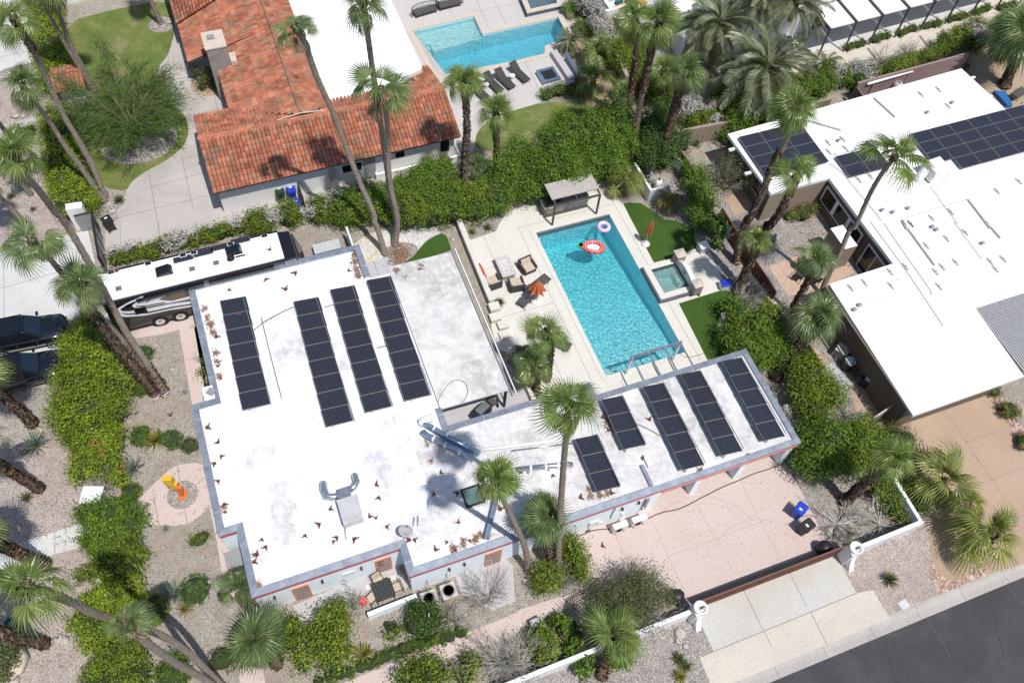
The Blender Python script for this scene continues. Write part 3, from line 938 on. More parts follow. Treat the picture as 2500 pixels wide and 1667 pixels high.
# the road, lower than the yards, with gutter and kerb
mb = MB()
mb.face([(-320, -6.0, -.13), (380, -6.0, -.13), (380, 3.05, -.12), (-320, 3.05, -.12)])
tag(mb.build('road', 'asphalt'), kind='structure')
for pts, m_ in (([(1640, 900), (1690, 960), (1720, 1000), (1760, 1040)], 'crack_sand'), ([(1510, 1010), (1545, 1090), (1560, 1190), (1590, 1300), (1620, 1420)], 'crack_tar'), ([(800, 1280), (830, 1400), (850, 1500), (890, 1600)], 'crack_tar'), ([(560, 1330), (660, 1420), (690, 1560)], 'crack_tar'), ([(1100, 1150), (1180, 1260), (1250, 1400)], 'crack_sand')):
 mb = MB(); q = [g(32, x, y, -.12) for x, y in pts]
 q = [q[i].lerp(q[i + 1], f / 6) + Vector((rnd.uniform(-.05, .05), rnd.uniform(-.05, .05), 0)) for i in range(len(q) - 1) for f in range(6)]
 for a, b in zip(q[:-1], q[1:]):
  d = (b - a).normalized() * rnd.uniform(.006, .02); n_ = Vector((-d.y, d.x, 0))
  mb.face([(p.x, p.y, -.117) for p in (a - n_, b - n_, b + n_, a + n_)])
 tag(mb.build('road_crack', m_), kind='structure')
mb = MB()
prof = [(3.05, -.118), (3.42, -.135), (3.52, -.12), (3.66, -.012), (3.70, .004), (KY, .006)]
for x0 in [i * 3.05 - 200 for i in range(140)]:
 for (y0, z0), (y1, z1) in zip(prof[:-1], prof[1:]):
  mb.face([(x0, y0, z0), (x0 + 3.03, y0, z0), (x0 + 3.03, y1, z1), (x0, y1, z1)])
  mb.face([(x0 + 3.03, y0, z0 - .012), (x0 + 3.05, y0, z0 - .012), (x0 + 3.05, y1, z1 - .012), (x0 + 3.03, y1, z1 - .012)], 1)
tag(mb.build('kerb', ['curb_concrete', 'joint']), kind='structure')
mb = MB()
mb.face([(-320, -6.0, -.13), (-320, -320, -.13), (380, -320, -.13), (380, -6.0, -.13)])
tag(mb.build('far_verge', 'gravel_grey'), kind='structure')
sheet('gravel_yard', gl(2, [(-900, -200), (-300, -400), (330, -60), (520, 0), (560, 300), (600, 700), (620, 1100), (640, 1700), (-1500, 2600)]), 1, 'gravel_pink')
sheet('gravel_bed', gl(0, [(-400, 480), (330, 520), (340, 800), (350, 1200), (440, 1450), (470, 1700), (-400, 2000)]), 1, 'gravel_pink')
sheet('driveway_white', gl(1, [(-500, 330), (0, 215), (350, 110), (470, 90), (560, 70), (600, 60), (650, 285), (545, 480), (550, 640), (480, 690), (470, 800), (340, 1060), (0, 1170), (-500, 1330)]), 2, ['concrete_white', 'joint_soft'],
  joints=[(g(1, 25, 220), g(1, 35, 1160)), (g(1, -200, 520), g(1, 560, 300)), (g(1, 370, 110), g(1, 640, 280))])
sheet('path', gl(0, [(-80, 880), (300, 785), (325, 862), (-80, 960)]), 2, ['concrete_lilac', 'joint'], joints=[(g(0, 155, 825), g(0, 155, 905))])
sheet('terrace_white', gl(0, [(-80, 0), (60, -30), (180, 20), (260, 140), (262, 420), (60, 465), (-80, 520)]), 2, ['concrete_white', 'joint_soft'], joints=[(g(0, -50, 405), g(0, 200, 350))])
sheet('garden_path', gl(2, [(-100, 690), (545, 478), (640, 520), (600, 625), (360, 692), (30, 802), (-100, 850)]), 2, ['concrete_white', 'joint'], joints=[(g(2, 375, 535), g(2, 375, 690)), (g(2, 185, 590), g(2, 190, 760))])
# orange-roofed house
lawnp = [(430, 160), (800, 60), (1165, 0), (1205, 100), (1195, 220), (1150, 380), (1060, 490), (1090, 600), (1200, 715), (1270, 800), (1294, 900), (1260, 1000), (1150, 1090), (1000, 1170), (900, 1240), (862, 1310), (720, 1290), (650, 1200), (590, 1000), (560, 700), (480, 400)]
sheet('lawn', smoothpoly(gl(0, lawnp), 1), 3, 'lawn', kind='structure')
sheet('planting_island', ell(g(0, 950, 965), 2.75, 2.25), 4, 'gravel_grey')
sheet('planting_ring', ell(g(0, 1108, 170), 1.05, .95), 4, 'gravel_grey')
sheet('driveway_lilac', gl(0, [(1165, -400), (1205, 100), (1195, 220), (1150, 380), (1050, 490), (1080, 600), (1200, 715), (1270, 800), (1294, 900), (1260, 1000), (1150, 1090), (1000, 1170), (900, 1240), (862, 1310), (850, 1390), (800, 1440), (690, 1500), (715, 1568)]) + gl(1, [(728, 290), (760, 270), (1000, 200), (1750, 20)]) + gl(10, [(200, 1400), (560, 1330), (850, 1240), (1150, 1190), (1440, 1080), (1480, 1010), (1490, 920), (1290, 500), (600, -400)]), 2, ['concrete_lilac', 'joint'],
  joints=[(g(0, 1015, 1165), g(0, 1085, 1568)), (g(0, 1240, 1060), g(0, 1320, 1430)), (g(0, 1030, 1280), g(0, 1400, 1180)), (g(0, 1250, 1090), g(0, 1380, 1050)), (g(0, 800, 1490), g(0, 1420, 1340)), (g(0, 1465, 660), g(0, 1490, 760)), (g(0, 1280, 790), g(0, 1560, 730)), (g(0, 1160, 580), g(0, 1300, 550)), (g(0, 1585, 1440), g(0, 1600, 1510)), (g(10, 70, 1370), g(10, 85, 1460)), (g(10, 560, 1250), g(10, 580, 1330)), (g(1, 820, 0), g(1, 825, 250)), (g(1, 1085, 0), g(1, 1090, 180)), (g(1, 1340, 0), g(1, 1345, 110))])
sheet('planting_bed', gl(0, [(640, 1400), (720, 1285), (862, 1312), (850, 1385), (800, 1430), (810, 1500), (690, 1560), (640, 1500)]), 4, 'gravel_grey')
sheet('planting_nook', smoothpoly(gl(0, [(1310, 560), (1300, 620), (1350, 655), (1430, 660), (1560, 640), (1480, 440), (1330, 470)]), 2), 4, 'dirt')
# its pool terrace
odeck = gl(10, [(900, -250), (920, 0), (1130, 470), (1240, 590), (1380, 905), (1395, 1010), (1440, 1090), (1490, 1010), (1510, 910), (1600, 830), (1750, 765)]) + gl(20, [(200, 700), (190, 610), (430, 520), (300, 290), (460, 250), (300, -250)])
sheet('pool_terrace', odeck, 3, ['deck_grey', 'joint_soft'], [OPOOL], joints=[(g(10, 1310, 20), g(10, 1345, 120)), (g(10, 1505, 0), g(10, 1590, 190)), (g(10, 1490, 85), g(10, 1750, 30)), (g(10, 1625, 0), g(10, 1710, 165)), (g(10, 1090, 95), g(10, 1320, 60)), (g(20, 90, 430), g(20, 200, 640)), (g(10, 1340, 750), g(10, 1480, 720)), (g(10, 1370, 870), g(10, 1500, 830))])
sheet('dirt_bed', gl(20, [(300, -150), (480, -150), (600, 280), (730, 600), (750, 720), (640, 770), (480, 690), (500, 620), (430, 520), (300, 290), (460, 250)]), 2, 'dirt')
sheet('side_lawn', smoothpoly(gl(10, [(1495, 1010), (1508, 905), (1600, 815), (1750, 760)]) + gl(20, [(200, 705), (470, 690), (590, 765), (540, 800), (300, 860), (200, 940), (0, 1000)]) + gl(10, [(1600, 1040)]), 1), 4, 'lawn')
# main house garden
hx = lambda pts: [(p.x, p.y) for p in pts]
mdeck = gl(11, [(1640, 70), (1700, -60)]) + gl(20, [(0, 1440), (200, 1350), (560, 1180), (640, 1270), (760, 1395)]) + gl(21, [(812, -12), (970, 285), (1110, 250), (1190, 195), (1330, 165), (1440, 400), (1445, 467), (1140, 562), (1335, 948), (1450, 1100), (600, 1420), (130, 1225), (0, 910)]) + gl(11, [(1640, 870), (1610, 720), (1600, 530), (1465, 130)])
sheet('pool_deck', mdeck, 2, ['deck_cream', 'joint_soft'], [POOL, SPA], joints=[((17.2, 21.5), (17.2, 36)), ((24.55, 22), (24.55, 26.7)), ((24.6, 30.0), (24.6, 36.5)), ((13.5, 29.2), (17.2, 29.2)), ((13.4, 33.2), (17.2, 33.2)), ((15.5, 21.5), (15.5, 26)), ((17.2, 35.9), (24.6, 35.9)), ((19, 21.2), (19, 22.4)), ((21.5, 21.2), (21.5, 22.4)), ((14.6, 33.2), (14.6, 37.5))], jw=.03)
sheet('artificial_turf', gl(20, [(760, 1392), (800, 1385), (880, 1390), (960, 1440), (1040, 1500)]) + gl(21, [(1130, 0), (1240, 60), (1260, 185), (1110, 247), (970, 283)]), 3, 'turf')
sheet('artificial_turf', gl(21, [(1140, 563), (1445, 468), (1560, 500), (1640, 900), (1336, 947)]), 3, 'turf')
sheet('artificial_turf', smoothpoly(gl(11, [(1292, 72), (1336, 190), (1336, 200), (980, 310), (1000, 290), (1080, 240), (1130, 170), (1190, 115)]), 1), 3, 'turf')
sheet('white_gravel', ell(g(11, 960, 150), 3.2, 1.5), 1, 'gravel_white')
sheet('dark_bed', ell(g(11, 985, 215), 1.25, .85), 2, 'gravel_grey')
sheet('shaded_bed', gl(11, [(1380, 0), (1640, -40), (1640, 70), (1465, 130)]), 1, 'gravel_grey')
sheet('back_patio', rect(5.0, 8.3, 32, 36.2), 2, ['patio_grey', 'joint'], joints=[((5.8, 34.6), (8.3, 34.6)), ((6.8, 33), (6.8, 36.2))])
sheet('side_patio', [(7.0, 21.1), (13.3, 21.1), (13.0, 25.0), (11.6, 27.5), (7.0, 27.5)], 1, ['patio_grey', 'joint_soft'], joints=[((7, 21.1 + .6 * i), (13.2, 21.1 + .6 * i)) for i in range(9)], jw=.015)
sheet('front_patio', gl(2 + 10, [(250, 1040), (590, 895), (960, 760), (1060, 900), (900, 990), (730, 1040), (640, 1000), (620, 1020), (310, 1175)]), 2, ['patio_grey', 'joint'], joints=[(g(12, 560, 920), g(12, 590, 1000))])
sheet('front_patio_right', gl(12, [(1365, 840), (1700, 715), (1755, 760), (1770, 1010), (1620, 1070), (1400, 960)]), 2, 'patio_grey')
sheet('pink_path', gl(12, [(540, 1590), (870, 1455), (1090, 1350), (1340, 1262), (1490, 1205), (1750, 1100)]) + gl(22, [(70, 1060), (385, 958), (412, 1045), (100, 1152)]) + gl(12, [(1750, 1260), (1520, 1318), (1180, 1440), (900, 1580)]), 2, ['pink_stamped', 'joint_pink'], joints=[(g(12, 1490, 1205), g(12, 1523, 1318)), (g(12, 860, 1455), g(12, 930, 1565)), (g(22, 80, 1065), g(22, 98, 1150))])
sheet('pink_path_left', gl(2, [(1622, 1425), (1790, 1390), (1830, 1700), (1660, 1700)]), 2, 'pink_stamped')
sheet('pink_walk', [(-9.6, 35.5), (-4.85, 35.5), (-4.85, 34.6), (-5.75, 34.6)] + hx(gl(1, [(1325, 712), (1415, 1235)])) + hx(gl(2, [(1425, 0), (1480, 540), (1560, 640), (1700, 960), (1545, 985), (1480, 590), (1430, 360)])) + hx(gl(1, [(1310, 1240), (1225, 740), (1120, 770), (930, 800)])), 2, ['pink_stamped', 'joint_pink'], joints=[(g(1, 1262, 950), g(1, 1355, 925)), (g(1, 1130, 730), g(1, 1140, 765)), (g(2, 1520, 830), g(2, 1650, 800))])
plz = smoothpoly(gl(2, [(1400, 70), (1300, 62), (1190, 85), (1090, 170), (1000, 260), (930, 330), (930, 490), (1100, 487), (1230, 497), (1340, 455), (1440, 350), (1440, 200)]), 2)
sheet('pink_plaza', plz, 3, ['pink_stamped', 'joint'], joints=[(g(2, 1215, 85), g(2, 1228, 190)), (g(2, 1345, 210), g(2, 1400, 160)), (g(2, 1045, 245), g(2, 1085, 487)), (g(2, 1265, 375), g(2, 1280, 480))])
sheet('plaza_gravel', ell(g(2, 1248, 282), .86, .86), 5, 'gravel_grey')
sheet('pink_driveway', hx(gl(22, [(425, 545), (560, 500)])) + [(16.8, 14.3), (16.8, 15.0), (26.3, 15.0)] + hx(gl(32, [(112, 70), (140, 110), (232, 262), (322, 445), (395, 600), (480, 615)])) + hx(gl(22, [(1215, 990), (1130, 960), (700, 870), (520, 835), (480, 650)])), 2, ['pink_stamped', 'joint_pink'],
  joints=[(g(22, 690, 515), g(22, 820, 800)), (g(22, 930, 400), g(22, 1195, 975)), (g(22, 1230, 290), g(22, 1525, 830)), (g(22, 1080, 697), g(22, 1750, 450)), (g(22, 1560, 190), g(22, 1750, 570)), (g(32, 0, 560), g(32, 90, 720))])
sheet('gate_apron', gl(22, [(1330, 1030)]) + gl(32, [(430, 700), (500, 765), (605, 952)]) + gl(22, [(1378, 1352), (1285, 1150)]), 2, ['concrete_grey', 'joint'], joints=[(g(22, 1585, 935), g(22, 1725, 1222)), (g(32, 148, 815), g(32, 265, 1045))])
e0, e1 = g(22, 1283, 1395), g(32, 716, 932)
sheet('street_apron', [e0, g(22, 1378, 1353), g(32, 607, 953), e1, (g(32, 825, 1112).x, KY - .17), (g(22, 1340, 1540).x, KY - .17)], 3, ['concrete_apron', 'joint'], joints=[(g(32, 292, 1085), g(32, 405, 1310)), (g(22, 1378, 1353), g(32, 607, 953)), (g(22, 1725, 1215), g(22, 1775, 1320))])
sheet('street_gravel', gl(22, [(-900, 1900), (250, 1470), (930, 1180), (1290, 1140), (1378, 1352), (1283, 1395)]) + [(g(22, 1340, 1540).x, KY), (-30, KY)], 1, 'gravel_grey')
sheet('street_gravel_right', gl(32, [(500, 770), (500, 640), (640, 630), (1060, 480), (1150, 650), (1140, 850), (1230, 930)]) + [(g(32, 1180, 975).x, KY), (g(32, 825, 1112).x, KY)] + gl(32, [(716, 932), (607, 953)]), 1, 'gravel_pink')
sheet('rock_strip', gl(32, [(1060, 350), (1260, 330), (1420, 600), (1500, 830)]) + [(g(32, 1480, 840).x, KY), (g(32, 1180, 975).x, KY)] + gl(32, [(1110, 850), (1110, 600)]), 2, 'rocks_red')
sheet('dirt_mound', smoothpoly(gl(32, [(1120, 400), (1210, 400), (1310, 560), (1390, 690), (1380, 830), (1270, 885), (1150, 810), (1105, 650)]), 2), 3, 'dirt')
sheet('courtyard_gravel', hx(gl(32, [(110, 80), (140, 110), (232, 262), (322, 445), (395, 600), (520, 600), (1010, 450), (900, 250), (830, 110), (400, -60)])) + [(26.2, 14.5)], 1, 'gravel_grey')
sheet('tan_driveway', gl(31, [(700, 1340), (990, 1280), (1450, 1090), (1530, 1200), (1700, 1450), (1950, 1700)]) + gl(32, [(1950, 700)]) + [(g(32, 1560, 810).x, KY)] + gl(32, [(1500, 832), (1420, 600), (1255, 380), (1000, 60)]) + gl(31, [(800, 1440)]), 3, ['tan_stamped', 'joint_soft'],
  joints=[(g(31, 1195, 1275), g(31, 1440, 1640)), (g(31, 1440, 1190), g(31, 1750, 1500)), (g(31, 1350, 1515), g(31, 1750, 1370)), (g(32, 1400, 0), g(32, 1750, 480)), (g(32, 1400, 225), g(32, 1750, 95)), (g(32, 1660, 455), g(32, 1750, 420)), (g(31, 840, 1350), g(31, 900, 1420))])
sheet('rock_border', gl(31, [(1490, 1185), (1560, 1150), (1660, 1300), (1900, 1600), (1850, 1640), (1690, 1450)]), 4, 'rocks_red')
# right-hand house yard
sheet('court_gravel', [(27.9, 36.8), (40, 38), (39, 23), (33, 22.8), (31.6, 13.4), (29.5, 13.4), (29.8, 22)], 1, 'gravel_grey')
sheet('flagstone_patio', gl(31, [(0, 310), (180, 245), (440, 220), (590, 350), (410, 440), (340, 480), (140, 510)]), 2, ['flagstone', 'joint_soft'], joints=[(g(31, a, b), g(31, c, d)) for a, b, c, d in [(60, 290, 130, 380), (130, 380, 100, 440), (130, 380, 260, 360), (260, 360, 300, 300), (120, 270, 200, 330), (200, 330, 130, 380), (260, 360, 250, 450), (250, 450, 150, 470), (380, 400, 440, 330), (440, 330, 540, 330), (440, 330, 450, 250), (250, 450, 340, 470), (300, 420, 380, 400)]], jw=.03)
sheet('side_yard_concrete', gl(31, [(560, 1085), (680, 1120), (800, 1290), (700, 1340), (590, 1290)]), 3, 'tan_stamped')
sheet('red_walk', gl(20, [(1420, 1270), (1530, 1240), (1650, 1420), (1520, 1480)]), 2, 'tan_stamped')
# yard behind it and the paths of the far house
sheet('far_path', gl(30, [(200, 430), (520, 300), (1100, 130), (1750, -60), (1900, 0), (1600, 130), (1200, 320), (600, 420), (100, 520)]), 1, ['concrete_apron', 'joint'], joints=[(g(30, a, b), g(30, c, d)) for a, b, c, d in [(680, 330, 740, 410), (1035, 245, 1110, 345), (1190, 210, 1240, 260), (300, 390, 330, 440)]], jw=.25)
sheet('far_terrace', gl(30, [(-400, 60), (1000, -330), (1900, -320), (1750, -60), (520, 330), (-100, 420)]), 1, 'concrete_white')
sheet('far_yard', gl(30, [(1300, 420), (1560, 300), (1900, 300), (1900, 900), (1750, 800), (1500, 640)]), 1, 'dirt')
sheet('far_deck', gl(20, [(560, -250), (640, 120), (800, 100), (1150, 330), (1350, 400), (1700, 300), (1700, -300)]), 1, 'patio_grey')
# ------------------------------------------------------------------ pools
def basin(t, poly, zt, zb, mat, name='basin'):
 mb = MB()
 n = len(poly)
 for i in range(n):
  a, b = poly[i], poly[(i + 1) % n]
  mb.face([(a[0], a[1], zt), (a[0], a[1], zb), (b[0], b[1], zb), (b[0], b[1], zt)])
 mb2 = MB().prism(poly, zb - .05, zb)
 o = len(mb.v)
 mb.v += mb2.v; mb.f += [tuple(i + o for i in f) for f in mb2.f]; mb.m += mb2.m
 return mb.build(name, mat, t)
def ringcoping(t, poly, w, z0, z1, mat, name='coping'):
 mb = MB(); n = len(poly)
 ar = sum(poly[k][0] * poly[(k + 1) % n][1] - poly[(k + 1) % n][0] * poly[k][1] for k in range(n))
 if ar < 0: poly = poly[::-1]
 out = []
 for i in range(n):
  p0, p1, p2 = Vector(poly[i - 1][:2]), Vector(poly[i][:2]), Vector(poly[(i + 1) % n][:2])
  d1 = (p1 - p0).normalized(); d2 = (p2 - p1).normalized()
  n1 = Vector((d1.y, -d1.x)); n2 = Vector((d2.y, -d2.x))
  bis = (n1 + n2); bis = bis / max(.3, bis.dot(n1))
  out.append(p1 + bis * w)
 for i in range(n):
  j = (i + 1) % n
  a, b = poly[i], poly[j]; c, d = out[j], out[i]
  mb.hexa([(a[0], a[1], z0), (d[0], d[1], z0), (c[0], c[1], z0), (b[0], b[1], z0)], [(a[0], a[1], z1), (d[0], d[1], z1), (c[0], c[1], z1), (b[0], b[1], z1)])
 return mb.build(name, mat, t)
t = thing('swimming_pool', 'long rectangular turquoise pool in the cream deck behind the white house', 'pool', (21, 29, 0))
basin(t, POOL, 0, -2.35, 'pool_plaster')
MB().hexa([(18.205, 22.905, -2.34), (23.845, 22.905, -2.34), (23.845, 35.09, -2.34), (18.205, 35.09, -2.34)], [(18.205, 22.905, -1.0), (23.845, 22.905, -1.0), (23.845, 35.09, -2.2), (18.205, 35.09, -2.2)]).build('floor', 'pool_plaster', t)
ringcoping(t, POOL, .32, .010, .05, 'deck_cream')
mb = MB()
for i in range(3):
 mb.box(18.25, 19.3 - .3 * i, 22.95 + .002 * i, 23.5 - .002 * i, -1.2, -.3 - .22 * (2 - i))
mb.build('steps', 'pool_shelf', t)
mb = MB().box(18.22, 23.83, 34.98, 35.07, -.3, .005)
mb.build('waterline_tile', 'slate_tile', t)
w = MB().prism(rect(18.203, 23.847, 22.903, 35.097), -2.3, -.12).build('pool_water', 'water_main')
tag(w, kind='structure')
# raised spa on the pool edge
t = thing('hot_tub', 'raised square hot tub with pale coping beside the long pool', 'hot tub', (25.4, 28.4, 0))
sx0, sx1, sy0, sy1 = 24.4, 26.3, 27.35, 29.4
basin(t, SPA, .40, -.45, 'pool_shelf')
mb = MB()
for a in ((23.88, sx0, 26.85, 29.8), (sx1, 26.72, 26.85, 29.8), (sx0, sx1, 26.85, sy0), (sx0, sx1, sy1, 29.8)):
 mb.box(*a, 0, .38)
mb.build('walls', 'slate_tile', t)
ringcoping(t, SPA, .42, .385, .44, 'deck_cream')
mb = MB()
for a in ((sx0, sx0 + .42, sy0, sy1), (sx1 - .42, sx1, sy0, sy1), (sx0 + .42, sx1 - .42, sy0, sy0 + .42), (sx0 + .42, sx1 - .42, sy1 - .42, sy1)):
 mb.box(*a, -.44, .0)
mb.build('bench', 'pool_shelf', t)
w = MB().prism(rect(sx0 + .003, sx1 - .003, sy0 + .003, sy1 - .003), -.43, .30).build('spa_water', 'water_spa')
tag(w, kind='structure')
# pool of the orange-roofed house
t = thing('swimming_pool', 'turquoise pool with pale tanning shelf behind the orange-roofed house', 'pool', (*OPOOL[3], 0))
basin(t, OPOOL, 0, -1.5, 'pool_plaster')
ringcoping(t, OPOOL, .42, .014, .055, 'stone_cap')
sh = gl(10, [(1072, 218), (1488, 120), (1546, 240), (1212, 332), (1188, 280), (1105, 300)])
MB().prism([(p.x, p.y) for p in sh], -1.45, -.35).build('tanning_shelf', 'pool_shelf', t)
mb = MB()
s0, s1, s2, s3 = [Vector((p.x, p.y)) for p in gl(10, [(1105, 300), (1190, 280), (1215, 350), (1140, 380)])]
for k in range(3):
 a, b = k / 3, (k + 1) / 3
 q = [s0.lerp(s3, a), s1.lerp(s2, a), s1.lerp(s2, b), s0.lerp(s3, b)]
 mb.prism([(p.x, p.y) for p in q], -1.44, -.55 - .25 * k)
mb.build('steps', 'pool_shelf', t)
oc = Vector((sum(p[0] for p in OPOOL) / 10, sum(p[1] for p in OPOOL) / 10))
w = MB().prism([tuple(Vector(p) + (oc - Vector(p)).normalized() * .004) for p in OPOOL], -1.47, -.10)
tag(w.build('pool_water_far', 'water_back'), kind='structure')
t = thing('hot_tub', 'raised hot tub with blue tile front at the end of the far pool', 'hot tub', (*OSPA[0], 0))
cx_ = sum(p[0] for p in OSPA) / 4; cy_ = sum(p[1] for p in OSPA) / 4
ringcoping(t, OSPA, .45, .50, .56, 'stone_cap')
mb = MB()
big = [(cx_ + (p[0] - cx_) * 1.28, cy_ + (p[1] - cy_) * 1.28) for p in OSPA]
for i in range(4):
 a, b, c, d = OSPA[i], OSPA[(i + 1) % 4], big[(i + 1) % 4], big[i]
 mb.prism([a, b, c, d], 0.02, .495)
mb.build('walls', 'pool_tile_blue', t)
MB().prism(OSPA, 0.03, .10).build('floor', 'pool_shelf', t)
mb = MB().face([(*p, .42) for p in OSPA])
tag(mb.build('spa_water_far', 'water_spa'), kind='structure')
# ------------------------------------------------------------------ buildings
def coping(mb, path, win, wout, z0, z1, closed=False, m=0):
 """mitred strip along a 2-D path; left of travel is inside"""
 pts = [Vector(p) for p in path]; n = len(pts)
 ins = []; outs = []
 for i in range(n):
  d1 = (pts[i] - pts[i - 1]).normalized() if i > 0 or closed else None
  d2 = (pts[(i + 1) % n] - pts[i]).normalized() if i < n - 1 or closed else None
  d1 = d1 or d2; d2 = d2 or d1
  n1 = Vector((-d1.y, d1.x)); n2 = Vector((-d2.y, d2.x))
  b = n1 + n2; b = b / max(.3, b.dot(n1))
  ins.append(pts[i] + b * win); outs.append(pts[i] - b * wout)
 for i in range(n if closed else n - 1):
  j = (i + 1) % n
  a, b, c, d = ins[i], outs[i], outs[j], ins[j]
  mb.hexa([(*a, z0), (*b, z0), (*c, z0), (*d, z0)], [(*a, z1), (*b, z1 - .03), (*c, z1 - .03), (*d, z1)], m)
 return mb
def bands(mb, p, q, win, wout, z, step=2.9, m=0, first=.9):
 p = Vector(p); q = Vector(q); d = (q - p).normalized(); nn = Vector((-d.y, d.x)); L = (q - p).length
 s = first
 while s < L - .2:
  c = p + d * s + nn * (win - wout) / 2
  mb.obox((c.x, c.y, z), .07, win + wout + .03, .02, math.atan2(d.y, d.x), m)
  s += step
 return mb
def screws(mb, p, q, off, z, step=.75, m=0):
 p = Vector(p); q = Vector(q); d = (q - p).normalized(); nn = Vector((-d.y, d.x)); L = (q - p).length
 s = .3
 while s < L:
  c = p + d * s + nn * off
  mb.obox((c.x, c.y, z), .05, .05, .02, 0, m); s += step
 return mb
ZR, ZC = 2.72, 2.95
t = house = thing('white_house', 'white flat-roofed house with grey metal copings, red trim and rows of solar panels', 'house', (2, 24, 0))
W_poly = [(-4.8, 35.5), (-4.8, 27.25), (-6.05, 27.25), (-6.05, 19.27), (-5.1, 19.27), (-5.1, 15.55), (2.65, 15.55), (2.65, 13.95), (5.0, 13.95), (5.0, 21.3), (7.1, 21.3), (7.1, 32.9), (5.8, 32.9), (5.8, 35.5)]
E_poly = [(5.0, 13.95), (16.8, 13.95), (16.8, 20.5), (16.0, 20.5), (16.0, 21.4), (7.1, 21.4), (7.1, 21.3), (5.0, 21.3)]
MB().prism(W_poly, 0, ZR, 0, 1, False).build('main_block', ['stucco_blue', 'roof_white'], t)
MB().prism(E_poly, 0, ZR - .003, 0, 1, False).build('wing_block', ['stucco_blue', 'roof_worn'], t)
mb = MB()
mb.prism(rect(16.8, 26.1, 15.0, 20.5), 0, ZR - .006, 0, 1, False)
mb.prism(rect(16.8, 26.1, 13.95, 15.0), 2.42, ZR - .006, 0, 1, True)
mb.build('garage_block', ['stucco_blue', 'roof_worn'], t)
mb = MB()
for x in (16.83, 19.6, 22.55, 25.62):
 MB().box(x, x + .42, 13.98, 14.98, 0, 2.415).build('garage_pillar', 'stucco_blue', t)
mb = MB()
for x0, x1 in ((17.3, 19.55), (20.05, 22.5), (23.0, 25.58)):
 mb = MB().box(x0, x1, 14.93, 14.995, 0, 2.15)
 for k in range(1, 4): mb.box(x0, x1, 14.915, 14.935, .53 * k - .015, .53 * k + .015)
 mb.build('garage_door', 'tan_wall', t)
# parapet walls and metal caps
cap = MB(); ct = MB()
LP = [(16.8, 13.95), (2.65, 13.95), (2.65, 15.55), (-5.1, 15.55), (-5.1, 19.27), (-6.05, 19.27), (-6.05, 27.25), (-4.8, 27.25), (-4.8, 35.5), (5.8, 35.5), (5.8, 32.95)][::-1]
par = MB()
coping(par, LP, .24, 0, ZR - .02, ZC - .09)
coping(cap, LP, .30, .09, ZC - .088, ZC)
for a, b in zip(LP[:-1], LP[1:]):
 bands(ct, a, b, .30, .09, ZC - .008); screws(ct, a, b, .19, ZC - .01)
BP = [(7.1, 22.75), (7.1, 21.4), (16.0, 21.4), (16.0, 20.5), (26.1, 20.5), (26.1, 13.95), (16.82, 13.95)][::-1]
coping(cap, BP[:1] + [(26.1, 13.95), (26.1, 20.5), (16.0, 20.5), (16.0, 21.4), (7.1, 21.4), (7.1, 22.75)], .26, .09, ZC - .17, ZC - .1)
coping(cap, [(16.82, 13.95), (26.1, 13.95)], .25, .09, ZC - .172, ZC - .102)
coping(par, BP, .2, 0, ZR - .026, ZC - .18)
par.build('parapet', 'stucco_blue', t)
for a, b in zip(BP[:-1], BP[1:]):
 bands(ct, a, b, .26, .09, ZC - .108); screws(ct, a, b, .15, ZC - .11)
cap.box(16.62, 16.80, 14.3, 15.6, ZR - .02, ZC - .002)
o_ = len(cap.v); cap.v += ct.v; cap.f += [tuple(i + o_ for i in f) for f in ct.f]; cap.m += [1] * len(ct.f)
cap.build('parapet_cap', ['coping_metal', 'metal_screw'], t)
mb = MB()
for x0, x1, y in ((-5.14, 2.62, 15.55), (2.6, 16.84, 13.95)):
 mb.box(x0, x1, y - .05, y - .001, 2.46, 2.855)
mb.box(-6.08, -5.13, 19.22, 19.268, 2.46, 2.855)
mb.box(16.86, 26.12, 13.885, 13.949, 2.55, 2.775); mb.box(17.3, 26.12, 13.89, 13.949, 2.24, 2.42)
mb.build('trim_band', 'red_trim', t)
mb = MB().box(17.3, 26.1, 13.90, 13.949, 2.422, 2.548)
mb.build('fascia', 'white_paint', t)
# louvred orange doors
for x0, x1, y in ((-3.3, -2.42, 15.55), (1.14, 2.02, 15.55), (6.8, 7.75, 13.95)):
 mb = MB()
 mb.box(x0, x1, y - .05, y - .002, 0.02, 2.05)
 for k in range(4): mb.box(x0 + .1, x1 - .1, y - .062, y - .048, .2 + .46 * k, .48 + .46 * k, 1)
 d = mb.build('door', ['orange_paint', 'sky_glass'], t)
 MB().box(x0 + .06, x0 + .10, y - .12, y - .051, .95, 1.15).build('handle', 'chrome', d)
mb = MB()
for x, y, z in ((-4.2, 15.55, 1.7), (-1.7, 15.55, 1.7), (.4, 15.55, 1.7), (4.75, 13.95, 1.7), (5.6, 13.95, 1.7), (14.9, 13.95, 1.8), (15.9, 13.95, 1.9)):
 MB().box(x - .05, x + .05, y - .16, y - .002, z, z + .22).build('wall_light', 'dark_metal', t)
for a in ((13.0, 13.55, 13.86, 13.948, .55, 1.35), (13.62, 13.9, 13.88, 13.948, .5, .8), (-.6, .0, 15.5, 15.548, 1.3, 1.75), (15.0, 15.2, 13.85, 13.948, .9, 1.1)):
 MB().box(*a).build('utility_box', 'white_plastic', t)
mb = MB().tube([(14.35, 13.9, .9), (14.35, 13.9, 1.9), (14.42, 13.9, 2.35)], .03, 6)
mb.tube([(16.3, 13.9, 1.0), (16.3, 13.9, 2.2)], .03, 6); mb.box(16.35, 16.55, 13.83, 13.948, .6, 2.2)
mb.build('conduits', 'mid_grey', t)
